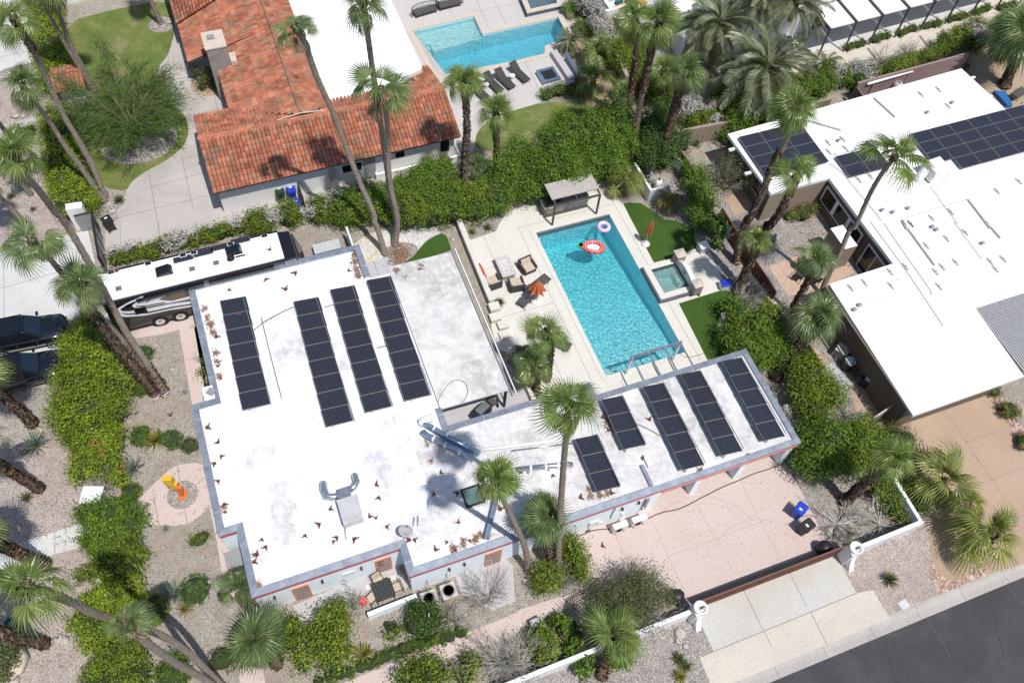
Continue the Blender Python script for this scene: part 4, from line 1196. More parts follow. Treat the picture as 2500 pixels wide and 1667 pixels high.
# curb of the vent box on the left edge and the metal flashing
mb = MB().box(-5.35, -4.45, 27.35, 28.25, ZR, 2.93)
mb.build('vent_curb', 'white_paint', t)
MB().lathe([(.28, 2.93), (.30, 2.96), (.30, 3.06), (.26, 3.1)], (-4.9, 27.8, 0), 4, 0).build('vent_cap', 'mid_grey', t)
mb = MB()
for i in range(7): mb.box(5.85 + i * .17, 5.99 + i * .17, 22.25, 22.95, ZR, ZR + .03)
mb.build('flashing', 'white_paint', t)
# covered patio
t = thing('patio_cover', 'stained off-white patio roof on posts joined to the white house', 'patio cover', (9.2, 28, 0))
MB().hexa([(7.17, 22.75, 2.46), (11.4, 22.75, 2.34), (11.4, 33.5, 2.34), (7.17, 33.5, 2.46)], [(7.17, 22.75, 2.60), (11.4, 22.75, 2.48), (11.4, 33.5, 2.48), (7.17, 33.5, 2.60)], 0, 1).build('roof', ['white_paint', 'roof_dirty'], t)
MB().box(11.46, 11.54, 22.4, 33.7, 2.22, 2.42).build('beam', 'mid_grey', t)
MB().box(11.75, 11.81, 22.3, 33.8, 2.2, 2.34).build('gutter', 'white_paint', t)
for y in (22.9, 26.4, 29.9, 33.3):
 MB().box(11.25, 11.39, y, y + .14, 0, 2.33).build('post', 'dark_metal', t)
mb = MB()
for x in (7.6, 9.3, 10.9): mb.beam((x, 22.8, 2.3), (x, 33.4, 2.3), .08, .16)
mb.build('rafters', 'dark_metal', t)
# pergola frame by the pool
t = thing('pergola_frame', 'bare silver pergola frame at the near end of the long pool', 'pergola', (21.2, 22.65, 0))
mb = MB().box(19.35, 22.98, 22.58, 22.72, 2.03, 2.17); mb.build('front_beam', 'galvanised', t)
for x in (19.5, 22.85):
 mb = MB().box(x - .06, x + .06, 22.585, 22.715, 0.05, 2.03); mb.build('post', 'white_paint', t)
for x in (19.5, 20.63, 21.74, 22.85):
 mb = MB().box(x - .045, x + .045, 20.62, 22.575, 2.05, 2.14); mb.build('rafter', 'galvanised', t)
# solar panels
def solar(pos, tilt, sc=(1, 1, 1)):
 if not SOLAR:
  r_ = thing('solar_panel', 'x', 'solar panel')
  mb = MB()
  for a in ((-.775, -.755, -.525, .525), (.755, .775, -.525, .525), (-.755, .755, -.525, -.508), (-.755, .755, .508, .525)):
   mb.box(*a, -.02, .022)
  mb.build('frame', 'panel_frame', r_)
  MB().box(-.754, .754, -.507, .507, -.012, .012).build('cells', 'solar_cell', r_)
  SOLAR.append(r_); c = r_
 else:
  c = copy_tree(SOLAR[0])
 c.location = pos; c.rotation_euler = (0, R(tilt), 0); c.scale = sc
 return c
SOLAR = []
# x of the raised left edge, top y, count, tilt, height of left edge
rows = [(-3.25, 33.84, 7, 7, 'dark solar panel in the far-left row on the white main roof'),
  (.92, 32.42, 8, 7, 'dark solar panel in the second row from the left on the main roof'),
  (3.24, 32.6, 8, 7, 'dark solar panel in the third row, left of the row by the stained patio roof'),
  (5.56, 32.6, 8, 7, 'dark solar panel in the row right beside the stained patio roof'),
  (13.62, 18.18, 3, 14, 'dark solar panel in the short row nearest the tall palm over the garage wing'),
  (16.05, 20.02, 3, 14, 'dark solar panel in the three-panel row behind the red-brown husks on the garage wing'),
  (18.75, 20.02, 5, 14, 'dark solar panel in the garage row third from the right edge'),
  (21.25, 20.08, 5, 14, 'dark solar panel in the garage row second from the right edge'),
  (24.08, 20.1, 5, 14, 'dark solar panel in the garage row along the right roof edge')]
for x, y, n, tl, lab in rows:
 hl = ZR + (.30 if tl < 10 else .52)
 cx0 = x + .775 * math.cos(R(tl)); cz = hl - .775 * math.sin(R(tl))
 for k in range(n):
  c = solar((cx0 - k * .035, y - .55 - k * 1.115, cz), tl, (1, 1.045, 1))
  tag(c, lab, None, lab.replace('dark solar panel', 'solar panels'))
 rk = thing('panel_rack', ('steel rack under the ' + lab.split(' in the ')[1]).replace('the three', 'three').replace('in the row ',''), 'rack', (cx0, y, ZR))
 mb = MB()
 for dx, zt in ((-.6, .6), (.6, -.6)):
  mb.box(cx0 + dx - .02, cx0 + dx + .02, y - n * 1.115, y, cz - zt * math.sin(R(tl)) * 1.0 - .065, cz - zt * math.sin(R(tl)) * 1.0 - .03)
 for k in range(n + 1):
  for dx in (-.6, .6):
   zz = cz + (-dx) * math.sin(R(tl)) - .06
   mb.box(cx0 + dx - .03, cx0 + dx + .03, y - k * 1.115 + .0, y - k * 1.115 + .06, ZR, zz)
 mb.build('frame', 'galvanised', rk)
# ---------------------------------------------------------------- orange-tiled house
def tiles(e0, e1, r0, r1, keep=None, w=.27, row=.42, seed=1):
 """barrel tiles from an eave line e0-e1 up to a ridge line r0-r1"""
 e0, e1, r0, r1 = [Vector(p) for p in (e0, e1, r0, r1)]
 nc = max(1, int((e1 - e0).length / w)); L = (r0 - e0).length; nrw = max(1, int(round(L / row)))
 V = []; F = []
 nrm = (e1 - e0).cross(r0 - e0).normalized()
 if nrm.z < 0: nrm = -nrm
 cs = [(-1.0, 0), (-.72, .62), (0, 1), (.72, .62), (1.0, 0)]
 rg = np.random.default_rng(seed)
 for i in range(nc):
  u = (i + .5) / nc
  a = e0.lerp(e1, u); b = r0.lerp(r1, u)
  s = ((e1 - e0) / nc) * .5
  for j in range(nrw):
   p = a.lerp(b, (j - .12) / nrw); q = a.lerp(b, min(1, (j + 1) / nrw))
   o = len(V); jit = float(rg.uniform(-.012, .012))
   if keep and not keep((p + q) / 2): continue
   for pt, lift in ((p, .05), (q, .012)):
    for cx_, cz_ in cs:
     V.append(pt + s * cx_ * .97 + nrm * (cz_ * .075 + lift + jit))
   for k in range(4):
    F.append((o + k, o + k + 1, o + 6 + k, o + 5 + k))
   F.append((o, o + 1, o + 3, o + 4))
 return V, F
t = orange = thing('tiled_house', 'low white house with an orange barrel-tile gable roof and flat white rear roof', 'house', (6, 48, 0))
def tile_part(name, quads, parent, base=True):
 V = []; F = []; k = 0
 for qd in quads:
  v, f = tiles(*qd, seed=len(V) + 3)
  F += [tuple(a + len(V) for a in x) for x in f]; V += v
 o = npmesh(name, [tuple(v) for v in V], F, 'tile_clay', None, parent)
 return o
EZ, RZ, RY = 2.62, 3.78, 46.8
sl_ = (RZ - EZ) / (RY - 42.85)
tile_part('front_slope', [((-2.05, 42.85, EZ), (15.35, 43.0, EZ), (-2.05, RY, RZ), (15.35, RY, RZ))], t)
tile_part('rear_slope', [((5.0, 50.3, EZ), (-2.05, 50.3, EZ), (5.0, RY, RZ), (-2.05, RY, RZ), lambda p: p.x < .6 + (50.2 - p.y) * 1.35)], t)
tile_part('rear_slope', [((15.35, 50.6, EZ), (5.0, 50.5, EZ), (15.35, RY, RZ), (5.0, RY, RZ), lambda p: p.x > 6.4 and p.z > 3.3 or p.x > 13.8)], t)
tile_part('side_slopes', [((.5, 46.8, EZ), (.5, 55.3, EZ), (5.0, 46.8, 4.02), (5.0, 55.3, 4.02), lambda p: p.x > .5 + (50.2 - p.y) * 1.35),
       ((1.5, 55.3, EZ + .32), (1.5, 56.4, EZ + .32), (5.0, 55.3, 4.02), (5.0, 56.4, 4.02)),
       ((-1.4, 56.4, 2.3), (-1.4, 59.7, 2.3), (5.0, 56.4, 4.02), (5.0, 59.7, 4.02)),
       ((-1.4, 59.7, 2.3), (-1.5, 72.0, 2.3), (5.0, 59.7, 4.02), (5.0, 72, 4.02)),
       ((6.95, 72, 3.36), (6.95, 46.8, 3.36), (5.0, 72, 4.02), (5.0, 46.8, 4.02), lambda p: p.y > 46.9 + (p.x - 5) * .5)], t)
tile_part('cross_slope', [((-1.6, 60.6, 2.5), (2.0, 61.6, 3.4), (-1.6, 70.6, 4.3), (2.4, 70.6, 4.6))], t)
mb = MB()
mb.prism([(-1.75, 43.35), (15.0, 43.5), (15.0, 49.8), (-1.75, 49.8)], 0, 2.52, 0, 0, False)
mb.face([(-1.75, 43.34, 2.52), (-1.75, 49.8, 2.52), (-1.75, RY, RZ - .08)]); mb.face([(15.0, 49.8, 2.52), (15.0, 43.34, 2.52), (15.0, RY, RZ - .08)])
mb.prism(rect(.95, 14.4, 49.85, 72), 0, 2.6, 0, 0, False)
mb.build('walls', 'stucco_white', t)
mb = MB()      # boarded deck right under the tiles
d = .03
for q in (((-2.0, 42.9, EZ), (15.3, 43.05, EZ), (15.3, RY, RZ), (-2.0, RY, RZ)), ((15.3, 50.5, EZ), (-2.0, 50.2, EZ), (-2.0, RY, RZ), (15.3, RY, RZ)), ((.55, 55.3, EZ), (.55, 50.1, EZ), (5, 47.2, 4.02), (5, 55.3, 4.02)), ((-1.35, 72, 2.3), (-1.35, 56.4, 2.3), (5, 56.4, 4.02), (5, 72, 4.02)), ((1.5, 56.4, 2.94), (1.5, 55.3, 2.94), (5, 55.3, 4.02), (5, 56.4, 4.02)), ((6.9, 47.8, 3.36), (6.9, 72, 3.36), (5, 72, 4.02), (5, 47.0, 4.02))):
 mb.hexa([(a, b, c - .16) for a, b, c in q], [(a, b, c - d) for a, b, c in q])
mb.build('roof_deck', 'bronze_metal', t)
MB().prism([(6.9, 47.95), (9.0, 48.15), (14.35, 49.55), (14.6, 49.75), (14.66, 72), (6.9, 72)], 2.75, 3.36, 0, 1).build('flat_roof', ['white_paint', 'roof_clean'], t)
mb = MB().tube([(-2.1, RY, RZ + .06), (15.4, RY, RZ + .06)], .12, 8); mb.tube([(5, 47.0, 4.10), (5, 72, 4.10)], .12, 8)
mb.build('ridge_caps', 'tile_clay', t)
mb = MB()
for a, b in (((5, 47.0, 4.04), (3.3, 46.95, RZ + .10)), ((5, 47.0, 4.04), (6.7, 46.95, RZ + .10)), ((-2.0, 46.70, RZ + .0), (15.3, 46.70, RZ + .0))):
 mb.tube([a, b], .045, 5)
mb.build('mortar', 'stone_cap', t)
mb = MB().hexa([(.05, 54.3, 0), (1.5, 54.3, 0), (1.5, 56.1, 0), (.05, 56.1, 0)], [(.05, 54.3, 4.7), (1.5, 54.3, 4.7), (1.4, 56.1, 4.7), (.1, 56.1, 4.7)])
ch = mb.build('chimney', 'ledge_stone', t)
MB().box(-.02, 1.5, 54.25, 56.15, 4.702, 4.80).build('chimney_cap', 'stone_cap', ch)
MB().box(.35, .85, 55.2, 55.6, 4.802, 4.95).build('flue', 'mid_grey', ch)
MB().box(1.52, 1.95, 54.2, 55.2, 3.05, 3.42).build('roof_patch', 'stone_cap', t)
mb = MB().box(6.0, 6.95, 54.0, 54.75, 3.42, 3.62); sk = mb.build('skylight', 'dark_metal', t)
MB().box(6.08, 6.87, 54.08, 54.67, 3.622, 3.64).build('pane', 'sky_glass', sk)
MB().tube([(5.6, 50.6, 3.8), (5.6, 50.6, 4.25)], .12, 8).build('roof_vent', 'tile_clay', t)
for x0, x1, z0, z1 in ((6.75, 8.1, 1.2, 1.85), (10.6, 11.25, 1.45, 1.95), (13.95, 14.6, 1.0, 2.1)):
 y = 43.35 + .009 * (x0 + 1.75)
 f = MB().box(x0, x1, y - .05, y + .03, z0, z1).build('window', 'dark_metal', t)
 mb = MB(); mid = (x0 + x1) / 2
 mb.box(x0 + .05, mid - .02, y - .056, y - .048, z0 + .06, z1 - .06); mb.box(mid + .02, x1 - .05, y - .056, y - .048, z0 + .06, z1 - .06)
 mb.build('pane', 'dark_glass', f)
dr = MB().box(8.25, 9.1, 43.38, 43.46, .02, 2.05).build('door', 'mid_grey', t)
MB().box(8.98, 9.04, 43.30, 43.379, .95, 1.12).build('handle', 'chrome', dr)
mb = MB().box(5.75, 6.2, 43.2, 43.37, .9, 1.9); mb.tube([(5.95, 43.25, .0), (5.95, 43.25, 1.0)], .06, 6)
mb.build('meter_box', 'grey_paint', t)
mb = MB().box(9.0, 15.45, 43.1, 43.28, 0, .55); mb.box(15.27, 15.45, 43.28, 46.0, 0, .55); mb.box(9.0, 9.18, 43.28, 43.40, 0, .55)
pw = tag(mb.build('planter_wall', 'stucco_white'), 'low white planter wall with gravel under the orange eave', 'wall')
tag(MB().prism([(9.2, 43.29), (15.25, 43.29), (15.25, 45.9), (15.03, 45.9), (15.03, 43.48), (9.2, 43.44)], 0, .42).build('planter_gravel', 'gravel_pink'), kind='structure')
# ---------------------------------------------------------------- right-hand white house
t = rhouse = thing('brown_house', 'brown-sided house under a broad glaring-white flat roof, right of the pool garden', 'house', (40, 24, 0))
RHZ = 3.0
rp = [(33.75, 37.2), (33.95, 31.2), (38.7, 31.2), (38.8, 23.25), (33.75, 23.15), (33.45, 13.15), (41.75, 13.2), (41.95, 18.45), (47.5, 18.45), (47.5, 13.4), (60, 13.4), (60, 31.3), (56.0, 31.35), (55.25, 38.1)]
MB().prism(rp, RHZ - .26, RHZ, 0, 1).build('roof', ['white_paint', 'roof_clean'], t)
wp = [(34.3, 36.9), (34.5, 31.3), (38.8, 31.3), (38.9, 23.15), (33.9, 23.05), (33.6, 13.7), (41.6, 13.7), (41.75, 18.7), (48, 18.7), (48, 14), (59, 14), (59, 31), (55.4, 31), (54.8, 37.8)]
MB().prism(wp, 0, RHZ - .27, 0, 0, False).build('walls', 'siding', t)
MB().prism(rect(34.0, 38.7, 31.22, 31.30), 0, RHZ - .27, 0).build('tan_wall', 'tan_wall', t)
mb = MB().box(41.95, 47.5, 13.25, 13.4, RHZ - .26, RHZ - .02)
for i in range(34): mb.box(41.98 + i * .165, 42.065 + i * .165, 13.42, 18.42, RHZ - .12, RHZ - .01)
mb.build('slat_roof', 'unit_grey', t)
for y0, y1 in ((29.6, 31.0), (28.0, 29.45), (26.4, 27.85)):
 f = MB().box(38.72, 38.79, y0 - .07, y1 + .07, .9, 2.35).build('window', 'white_paint', t)
 MB().box(38.71, 38.725, y0 + .08, y1 - .08, .98, 2.25).build('pane', 'dark_glass', f)
f = MB().box(38.74, 38.82, 23.5, 25.6, .03, 2.3).build('sliding_door', 'white_paint', t)
mb = MB()
for y0 in (23.6, 24.6): mb.box(38.725, 38.745, y0, y0 + .9, .12, 2.2)
mb.build('pane', 'dark_glass', f)
f = MB().box(34.42, 34.50, 32.2, 33.6, .9, 2.2).build('window', 'white_paint', t)
MB().box(34.41, 34.425, 32.28, 33.52, .98, 2.12).build('pane', 'dark_glass', f)
mb = MB()
for y in (36.0, 33.6): mb.box(33.3, 33.8, y - .1, y + .1, RHZ - .42, RHZ - .27)
for y in (37.2, 35.0, 33.0): mb.box(55.6, 56.1, y - .08, y + .08, RHZ - .42, RHZ - .27)
mb.build('beam_ends', 'white_paint', t)
mb = MB()
mb.box(33.40, 33.52, 13.3, 23.1, RHZ - .14, RHZ - .03)
mb.tube([(33.6, 23.0, RHZ - .3), (33.6, 23.0, .1)], .05, 6)
mb.tube([(33.52, 19.8, 2.3), (33.52, 19.8, 1.4), (33.52, 18.2, 1.2)], .03, 5)
mb.build('gutter', 'siding_brown', t)
mb = MB().box(36.9, 37.9, 25.7, 27.6, 0, 2.3, 0, 1)
tag(mb.build('screen_wall', ['tan_wall', 'white_paint']), 'thick tan screen wall with white top beside the shaded sliding door', 'wall')
# solar arrays on that roof
def block(x0, y0, cols, nrow, lab):
 for c in cols:
  for k in range(*nrow):
   s = solar((x0 + (c + .5) * 1.735, y0 - (k + .5) * 1.03, RHZ + .24), 0, (1.09, .965, 1))
   tag(s, lab, None, lab.replace('dark solar panel', 'solar panels'))
 mb = MB()
 xs = [x0 + min(cols) * 1.735, x0 + (max(cols) + 1) * 1.735]
 for k in range(*nrow):
  for o in (.25, .8): mb.box(xs[0], xs[1], y0 - (k + o) * 1.03 - .02, y0 - (k + o) * 1.03 + .02, RHZ + .16, RHZ + .20)
 rk = thing('panel_rack', 'rails under the ' + lab.split(' in the ')[1], 'rack', (x0, y0, RHZ))
 for c in cols:
  for k in (nrow[0], nrow[1]): mb.box(x0 + c * 1.735 + .3, x0 + c * 1.735 + .36, y0 - k * 1.03 + .3, y0 - k * 1.03 + .36, RHZ, RHZ + .16)
 mb.build('frame', 'galvanised', rk)
block(34.15, 36.5, [0, 1, 2], (0, 4), 'dark solar panel in the square array at the left end of the brown house roof')
block(40.0, 32.7, [0, 1], (0, 2), 'dark solar panel in the small block of four by the leaning palm crown')
block(46.65, 33.0, [0], (0, 3), 'dark solar panel in the big array at the right, its leftmost column')
block(46.65, 33.0, [1, 2, 3, 4, 5, 6], (0, 4), 'dark solar panel in the big array on the brown house, right of its leftmost column')
# pipes and vents on that roof
def pipe(pts, r=.03, z=RHZ + .06):
 return [(p.x, p.y, z) for p in gl(31, pts, z)], r
t = thing('roof_conduits', 'thin grey conduits running across the white roof of the brown house', 'conduits', (43, 24, RHZ))
mb = MB()
def poly31(cr, pts, r=.025, z=RHZ + .07):
 mb.tube([g(cr, x, y, z) for x, y in pts], r, 5)
poly31(31, [(700, 0), (865, 225), (980, 385), (1050, 490), (1200, 715)])
poly31(31, [(790, 10), (950, 240), (1060, 395), (1115, 475), (1120, 505)])
poly31(31, [(1270, 0), (1465, 262)])
poly31(31, [(545, 610), (840, 500)]); poly31(31, [(840, 410), (920, 395)])
poly31(31, [(725, 890), (1190, 720)], .012)
poly31(30, [(475, 615), (800, 900), (880, 950)], .015)
poly31(30, [(420, 1115), (510, 1180), (590, 1280), (700, 1410), (780, 1510)])
poly31(30, [(1110, 1270), (1200, 1400), (1300, 1530)])
poly31(30, [(915, 1500), (1100, 1440), (1370, 1360)], .03)
poly31(30, [(420, 1070), (740, 990)], .02)
mb.build('pipes', 'grey_paint', t)
mb = MB()
for cr, a, b in ((31, (920, 0), (1140, 300)), (30, (1370, 1365), (1520, 1560)), (31, (1490, 0), (1590, 115)), (30, (915, 1505), (950, 1568)), (30, (725, 670), (870, 800)), (30, (275, 825), (500, 890))):
 MB().beam(g(cr, *a, RHZ + .10), g(cr, *b, RHZ + .10), .10, .10).build('duct', 'grey_paint', t)
st = [(31, 565, 455), (31, 660, 420), (31, 835, 345), (31, 940, 310), (31, 1082, 168), (31, 1220, 118), (31, 1190, 312), (31, 1282, 280), (31, 975, 18), (31, 1348, 76), (31, 1518, 275), (31, 1556, 328), (31, 1608, 258), (31, 1168, 445), (31, 840, 440), (31, 1145, 345), (30, 410, 975), (30, 510, 950), (30, 415, 1038), (30, 530, 1015), (30, 1045, 645), (30, 1165, 612), (30, 620, 1230), (30, 700, 1205), (30, 1565, 1308), (30, 1250, 1447), (30, 1118, 1490), (30, 975, 1530), (30, 1715, 1240), (30, 1230, 725)]
lab = 'short grey sleeper strip lying on the glaring-white roof of the brown house'
for i, (cr, x, y) in enumerate(st):
 p = g(cr, x, y, RHZ + .05)
 if i == 0:
  s0 = thing('roof_sleeper', lab, 'sleeper', p, 0, 'sleepers under pipes on the white roof')
  w_ = WLOC[s0.name]
  MB().obox((p.x, p.y, RHZ + .045), .13, .62, .09, R(6)).build('block', 'grey_paint', s0)
  MB().obox((p.x, p.y, RHZ + .105), .15, .08, .03, R(6)).build('strap', 'mid_grey', s0)
 else:
  dup(s0, p)
lab = 'small round vent cap standing on the glaring-white roof of the brown house'
for i, (cr, x, y) in enumerate([(30, 1088, 770), (30, 1258, 703), (30, 482, 962), (30, 853, 1452), (30, 957, 1425), (30, 780, 1438), (31, 1122, 40), (31, 1150, 60), (31, 1465, 152), (31, 625, 575), (31, 590, 605)]):
 p = g(cr, x, y, RHZ + .1)
 if i == 0:
  v0 = thing('roof_vent', lab, 'vent', (p.x, p.y, RHZ), 0, 'vents on the white roof')
  MB().tube([(p.x, p.y, RHZ), (p.x, p.y, RHZ + .16)], .07, 8).build('pipe', 'grey_paint', v0)
  MB().lathe([(.15, RHZ + .16), (.15, RHZ + .2), (.05, RHZ + .25)], (p.x, p.y, 0), 10).build('cap', 'mid_grey', v0)
 else:
  dup(v0, (p.x, p.y, RHZ))
p = g(30, 1110, 1215, RHZ)
t = thing('rooftop_unit', 'white boxy cooler with round duct on the brown house roof', 'air conditioner', p)
mb = MB().obox((p.x + .15, p.y + .15, RHZ + .62), 1.35, 1.25, 1.0, R(4)); mb.build('cabinet', 'white_plastic', t, bevel=.03)
mb = MB().obox((p.x + .15, p.y + .15, RHZ + .06), 1.2, 1.1, .12, R(4)); mb.build('stand', 'mid_grey', t)
mb = MB().tube([(p.x - .75, p.y + .15, RHZ + .75), (p.x - .98, p.y + .1, RHZ + .7), (p.x - 1.05, p.y + .05, RHZ + .3), (p.x - 1.05, p.y + .05, RHZ)], .3, 12); mb.build('duct', 'white_paint', t, True)
mb = MB().tube([(p.x + .9, p.y - .4, RHZ + .5), (p.x + .95, p.y - .6, RHZ + .1), (p.x - .4, p.y - 1.0, RHZ + .05)], .025, 5); mb.build('cable', 'mid_grey', t)
# ---------------------------------------------------------------- far house with canopies
t = thing('canopy_frame', 'row of white canopies on dark steel posts along the far house', 'canopy', (58, 46, 0))
PX = [47.5, 50.17, 52.82, 55.55, 58.28, 61.06, 63.85, 66.8, 69.6]
PYf = lambda x: 45.4 + (x - 50.17) * .053
for x in PX:
 y = PYf(x)
 MB().box(x - .06, x + .06, y - .06, y + .06, 0, 2.86).build('post', 'bronze_metal', t)
 MB().box(x - .07, x + .07, y - .06, y + 3.3, 2.862, 3.06).build('beam', 'bronze_metal', t)
for a, b in zip(PX[:-1], PX[1:]):
 y = PYf(a) + .05
 MB().hexa([(a + .12, y + .1, 2.80), (b - .12, y + .2, 2.80), (b - .12, y + 2.9, 2.80), (a + .12, y + 2.8, 2.80)], [(a + .12, y + .1, 2.90), (b - .12, y + .2, 2.90), (b - .12, y + 2.9, 2.90), (a + .12, y + 2.8, 2.90)]).build('canopy_panel', 'roof_clean', t)
t = thing('far_house', 'white flat-roofed house behind the row of canopies', 'house', (60, 52, 0))
MB().prism([(44, 48.3), (72, 50.2), (72, 62), (44, 60)], 0, 2.7, 0, 0, False).build('walls', 'stucco_white', t)
MB().prism([(43.5, 49.2), (72.3, 51.1), (72.3, 62.3), (43.5, 60.3)], 2.75, 3.05, 0, 1).build('roof', ['white_paint', 'roof_clean'], t)
for x in (50, 55, 60, 65):
 y = 48.3 + (x - 44) * .068
 f = MB().obox((x, y - .0, 1.2), 2.2, .08, 2.2, R(3.9)).build('window', 'dark_metal', t)
 MB().obox((x, y - .045, 1.2), 2.0, .02, 2.0, R(3.9)).build('pane', 'dark_glass', f)
# white modern house sliver in the middle top
t = thing('poolside_wall', 'white planter wall with a narrow pool strip behind the vine hedge', 'wall', g(20, 640, 80))
a, b = g(20, 632, 90, .6), g(20, 790, 60, .6)
MB().beam((a.x, a.y, .4), (b.x, b.y + .2, .4), .25, .8).build('front_wall', 'white_paint', t)
a, b = g(20, 680, 80, .6), g(20, 600, -40, .6)
MB().beam((a.x, a.y, .41), (b.x, b.y, .41), .35, .82).build('side_wall', 'white_paint', t)
c = [g(20, x, y, .5) for x, y in ((580, -40), (650, -40), (690, 75), (622, 90))]
tag(MB().face([(p.x, p.y, .45) for p in c]).build('pool_water_strip', 'water_back'), kind='structure')
t = thing('courtyard_building', 'pale low building with white roof behind the date palms', 'building', g(20, 1300, 250))
pp = [g(20, x, y, 2.6) for x, y in ((1090, 70), (1170, -60), (1750, -160), (1750, 130), (1400, 210), (1180, 280))]
MB().prism([(p.x, p.y) for p in pp], 2.4, 2.6, 0, 1).build('roof', ['white_paint', 'roof_clean'], t)
pc = Vector((sum(p.x for p in pp) / 6, sum(p.y for p in pp) / 6))
MB().prism([tuple(pc + (Vector((p.x, p.y)) - pc) * .94) for p in pp], 0, 2.39, 0, 0, False).build('walls', 'stucco_white', t)
t = thing('daybed', 'built-in daybed with mustard cushions by the far white pool wall', 'daybed', g(20, 810, 40))
a = g(20, 810, 40, .4)
MB().obox((a.x, a.y + .3, .2), 3.2, 1.6, .4, R(10)).build('base', 'white_paint', t)
MB().obox((a.x, a.y + .0, .46), 3.0, .9, .12, R(10)).build('mattress', 'mustard_cloth', t)
for k in range(3): MB().obox((a.x - .9 + k * .9, a.y + .5, .6), .7, .25, .3, R(10 + 8 * k)).build('pillow', 'teal_cloth', t)
# ------------------------------------------------------------------ vehicles
t = thing('motorhome', 'long black and brown motorhome with white roof parked beside the white house', 'motorhome', (-3.6, 36.6, 0))
X0, X1, Y0, Y1, RT = -9.75, 1.0, 35.36, 37.9, 3.45
mb = MB().box(X0, X1, Y0, Y1, .42, 3.18)
mb.build('body', 'coach_brown', t, bevel=.06)
mb = MB().hexa([(1.0, Y0, .42), (2.45, Y0 + .05, .42), (2.45, Y1 - .05, .42), (1.0, Y1, .42)], [(1.0, Y0 + .04, 3.3), (1.9, Y0 + .15, 3.25), (1.9, Y1 - .15, 3.25), (1.0, Y1 - .04, 3.3)])
mb.build('cab', 'coach_black', t, bevel=.08)
MB().hexa([(2.38, Y0 + .2, 1.4), (2.46, Y0 + .2, 1.4), (2.46, Y1 - .2, 1.4), (2.38, Y1 - .2, 1.4)], [(1.96, Y0 + .3, 3.05), (2.06, Y0 + .3, 3.05), (2.06, Y1 - .3, 3.05), (1.96, Y1 - .3, 3.05)]).build('windscreen', 'dark_glass', t)
mb = MB().box(X0 + .06, 1.15, Y0 + .22, Y1 - .22, 3.16, RT)
mb.build('roof', 'roof_clean', t, bevel=.05)
mb = MB()
for y0, y1 in ((Y0 + .0, Y0 + .20), (Y1 - .20, Y1)):
 mb.box(X0, 1.2, y0, y1, 3.185, 3.36)
mb.box(-7.9, -3.9, Y0 - .16, Y0 - .002, 3.05, 3.25); mb.box(-3.6, 0.4, Y0 - .14, Y0 - .002, 3.0, 3.2)
mb.build('roof_rails', 'coach_black', t, bevel=.04)
def PV(x, y, off):
 px, py = x * 635 / 2146, 464 + y * 635 / 2146
 d = CX * (px - 1250) + CY * (833.5 - py) - CZ * CF
 k = (Y0 - off) / d[1]
 return (d[0] * k, Y0 - off, CH + d[2] * k)
def decal(name, m, off, pts):
 q = [PV(x, y, off) for x, y in pts]; mb_ = MB()
 for tr in tessellate_polygon([[Vector((p[0], p[2], 0)) for p in q]]): mb_.face([q[i] for i in tr])
 mb_.build(name, m, t)
decal('silver_stripe', 'coach_silver', .008, [(1180, 872), (1060, 925), (980, 970), (953, 1005), (975, 1038), (1040, 1048), (1200, 1034), (1400, 990), (1640, 955), (1640, 905), (1400, 940), (1200, 980), (1060, 1000), (1010, 1000), (990, 985), (1050, 945), (1180, 890)])
decal('silver_stripe', 'coach_silver', .008, [(1640, 800), (1520, 828), (1380, 848), (1220, 888), (1120, 928), (1088, 955), (1110, 972), (1200, 966), (1400, 932), (1640, 885), (1640, 855), (1420, 915), (1310, 905), (1380, 865), (1640, 805)])
decal('black_stripe', 'coach_black', .012, [(1380, 850), (1240, 888), (1196, 935), (1210, 930), (1255, 898), (1390, 862)])
decal('black_stripe', 'coach_black', .012, [(980, 1012), (1060, 1020), (1220, 1005), (1420, 962), (1640, 928), (1640, 938), (1420, 974), (1220, 1018), (1050, 1030)])
decal('black_stripe', 'coach_black', .012, [(1120, 955), (1200, 952), (1360, 925), (1360, 935), (1200, 960), (1130, 964)])
decal('tan_panel', 'coach_tan', .006, [(1310, 903), (1385, 866), (1640, 808), (1640, 853), (1420, 914)])
MB().box(X0 + .1, X1, Y0 - .004, Y0 - .001, 2.62, 3.14).build('upper_band', 'coach_black', t)
MB().box(X0 - .03, X0 - .002, Y0 + .05, Y1 - .05, .5, 3.1).build('rear_panel', 'coach_black', t)
mb = MB().box(X0, X1, Y0 - .005, Y0 - .001, .45, 1.02); mb.build('skirt', 'coach_black', t)
for x0, x1, z0, z1 in ((-8.3, -7.6, 1.75, 2.35), (-2.2, -.9, 1.8, 2.6)):
 f = MB().box(x0, x1, Y0 - .03, Y0 - .015, z0, z1).build('window', 'dark_metal', t)
 MB().box(x0 + .05, x1 - .05, Y0 - .036, Y0 - .031, z0 + .05, z1 - .05).build('pane', 'dark_glass', f)
for x in (-7.2, -5.95, 0.9):
 w_ = MB()
 w_.tube([(x, Y0 - .04, .50), (x, Y0 + .26, .50)], .50, 22)
 wo = w_.build('wheel', 'tyre', t)
 r_ = MB().tube([(x, Y0 - .075, .50), (x, Y0 - .03, .50)], .29, 18); r_.tube([(x, Y0 - .13, .50), (x, Y0 - .076, .50)], .11, 10)
 for k in range(8): r_.tube([(x + .2 * math.cos(k * .785), Y0 - .1, .5 + .2 * math.sin(k * .785)), (x + .2 * math.cos(k * .785), Y0 - .076, .5 + .2 * math.sin(k * .785))], .03, 5)
 r_.build('rim', 'chrome', wo)
mb = MB()
for x in (-7.2, -5.95): mb.box(x - .62, x + .62, Y0 - .012, Y0 - .006, .42, 1.06)
mb.build('wheel_arches', 'coach_black', t)
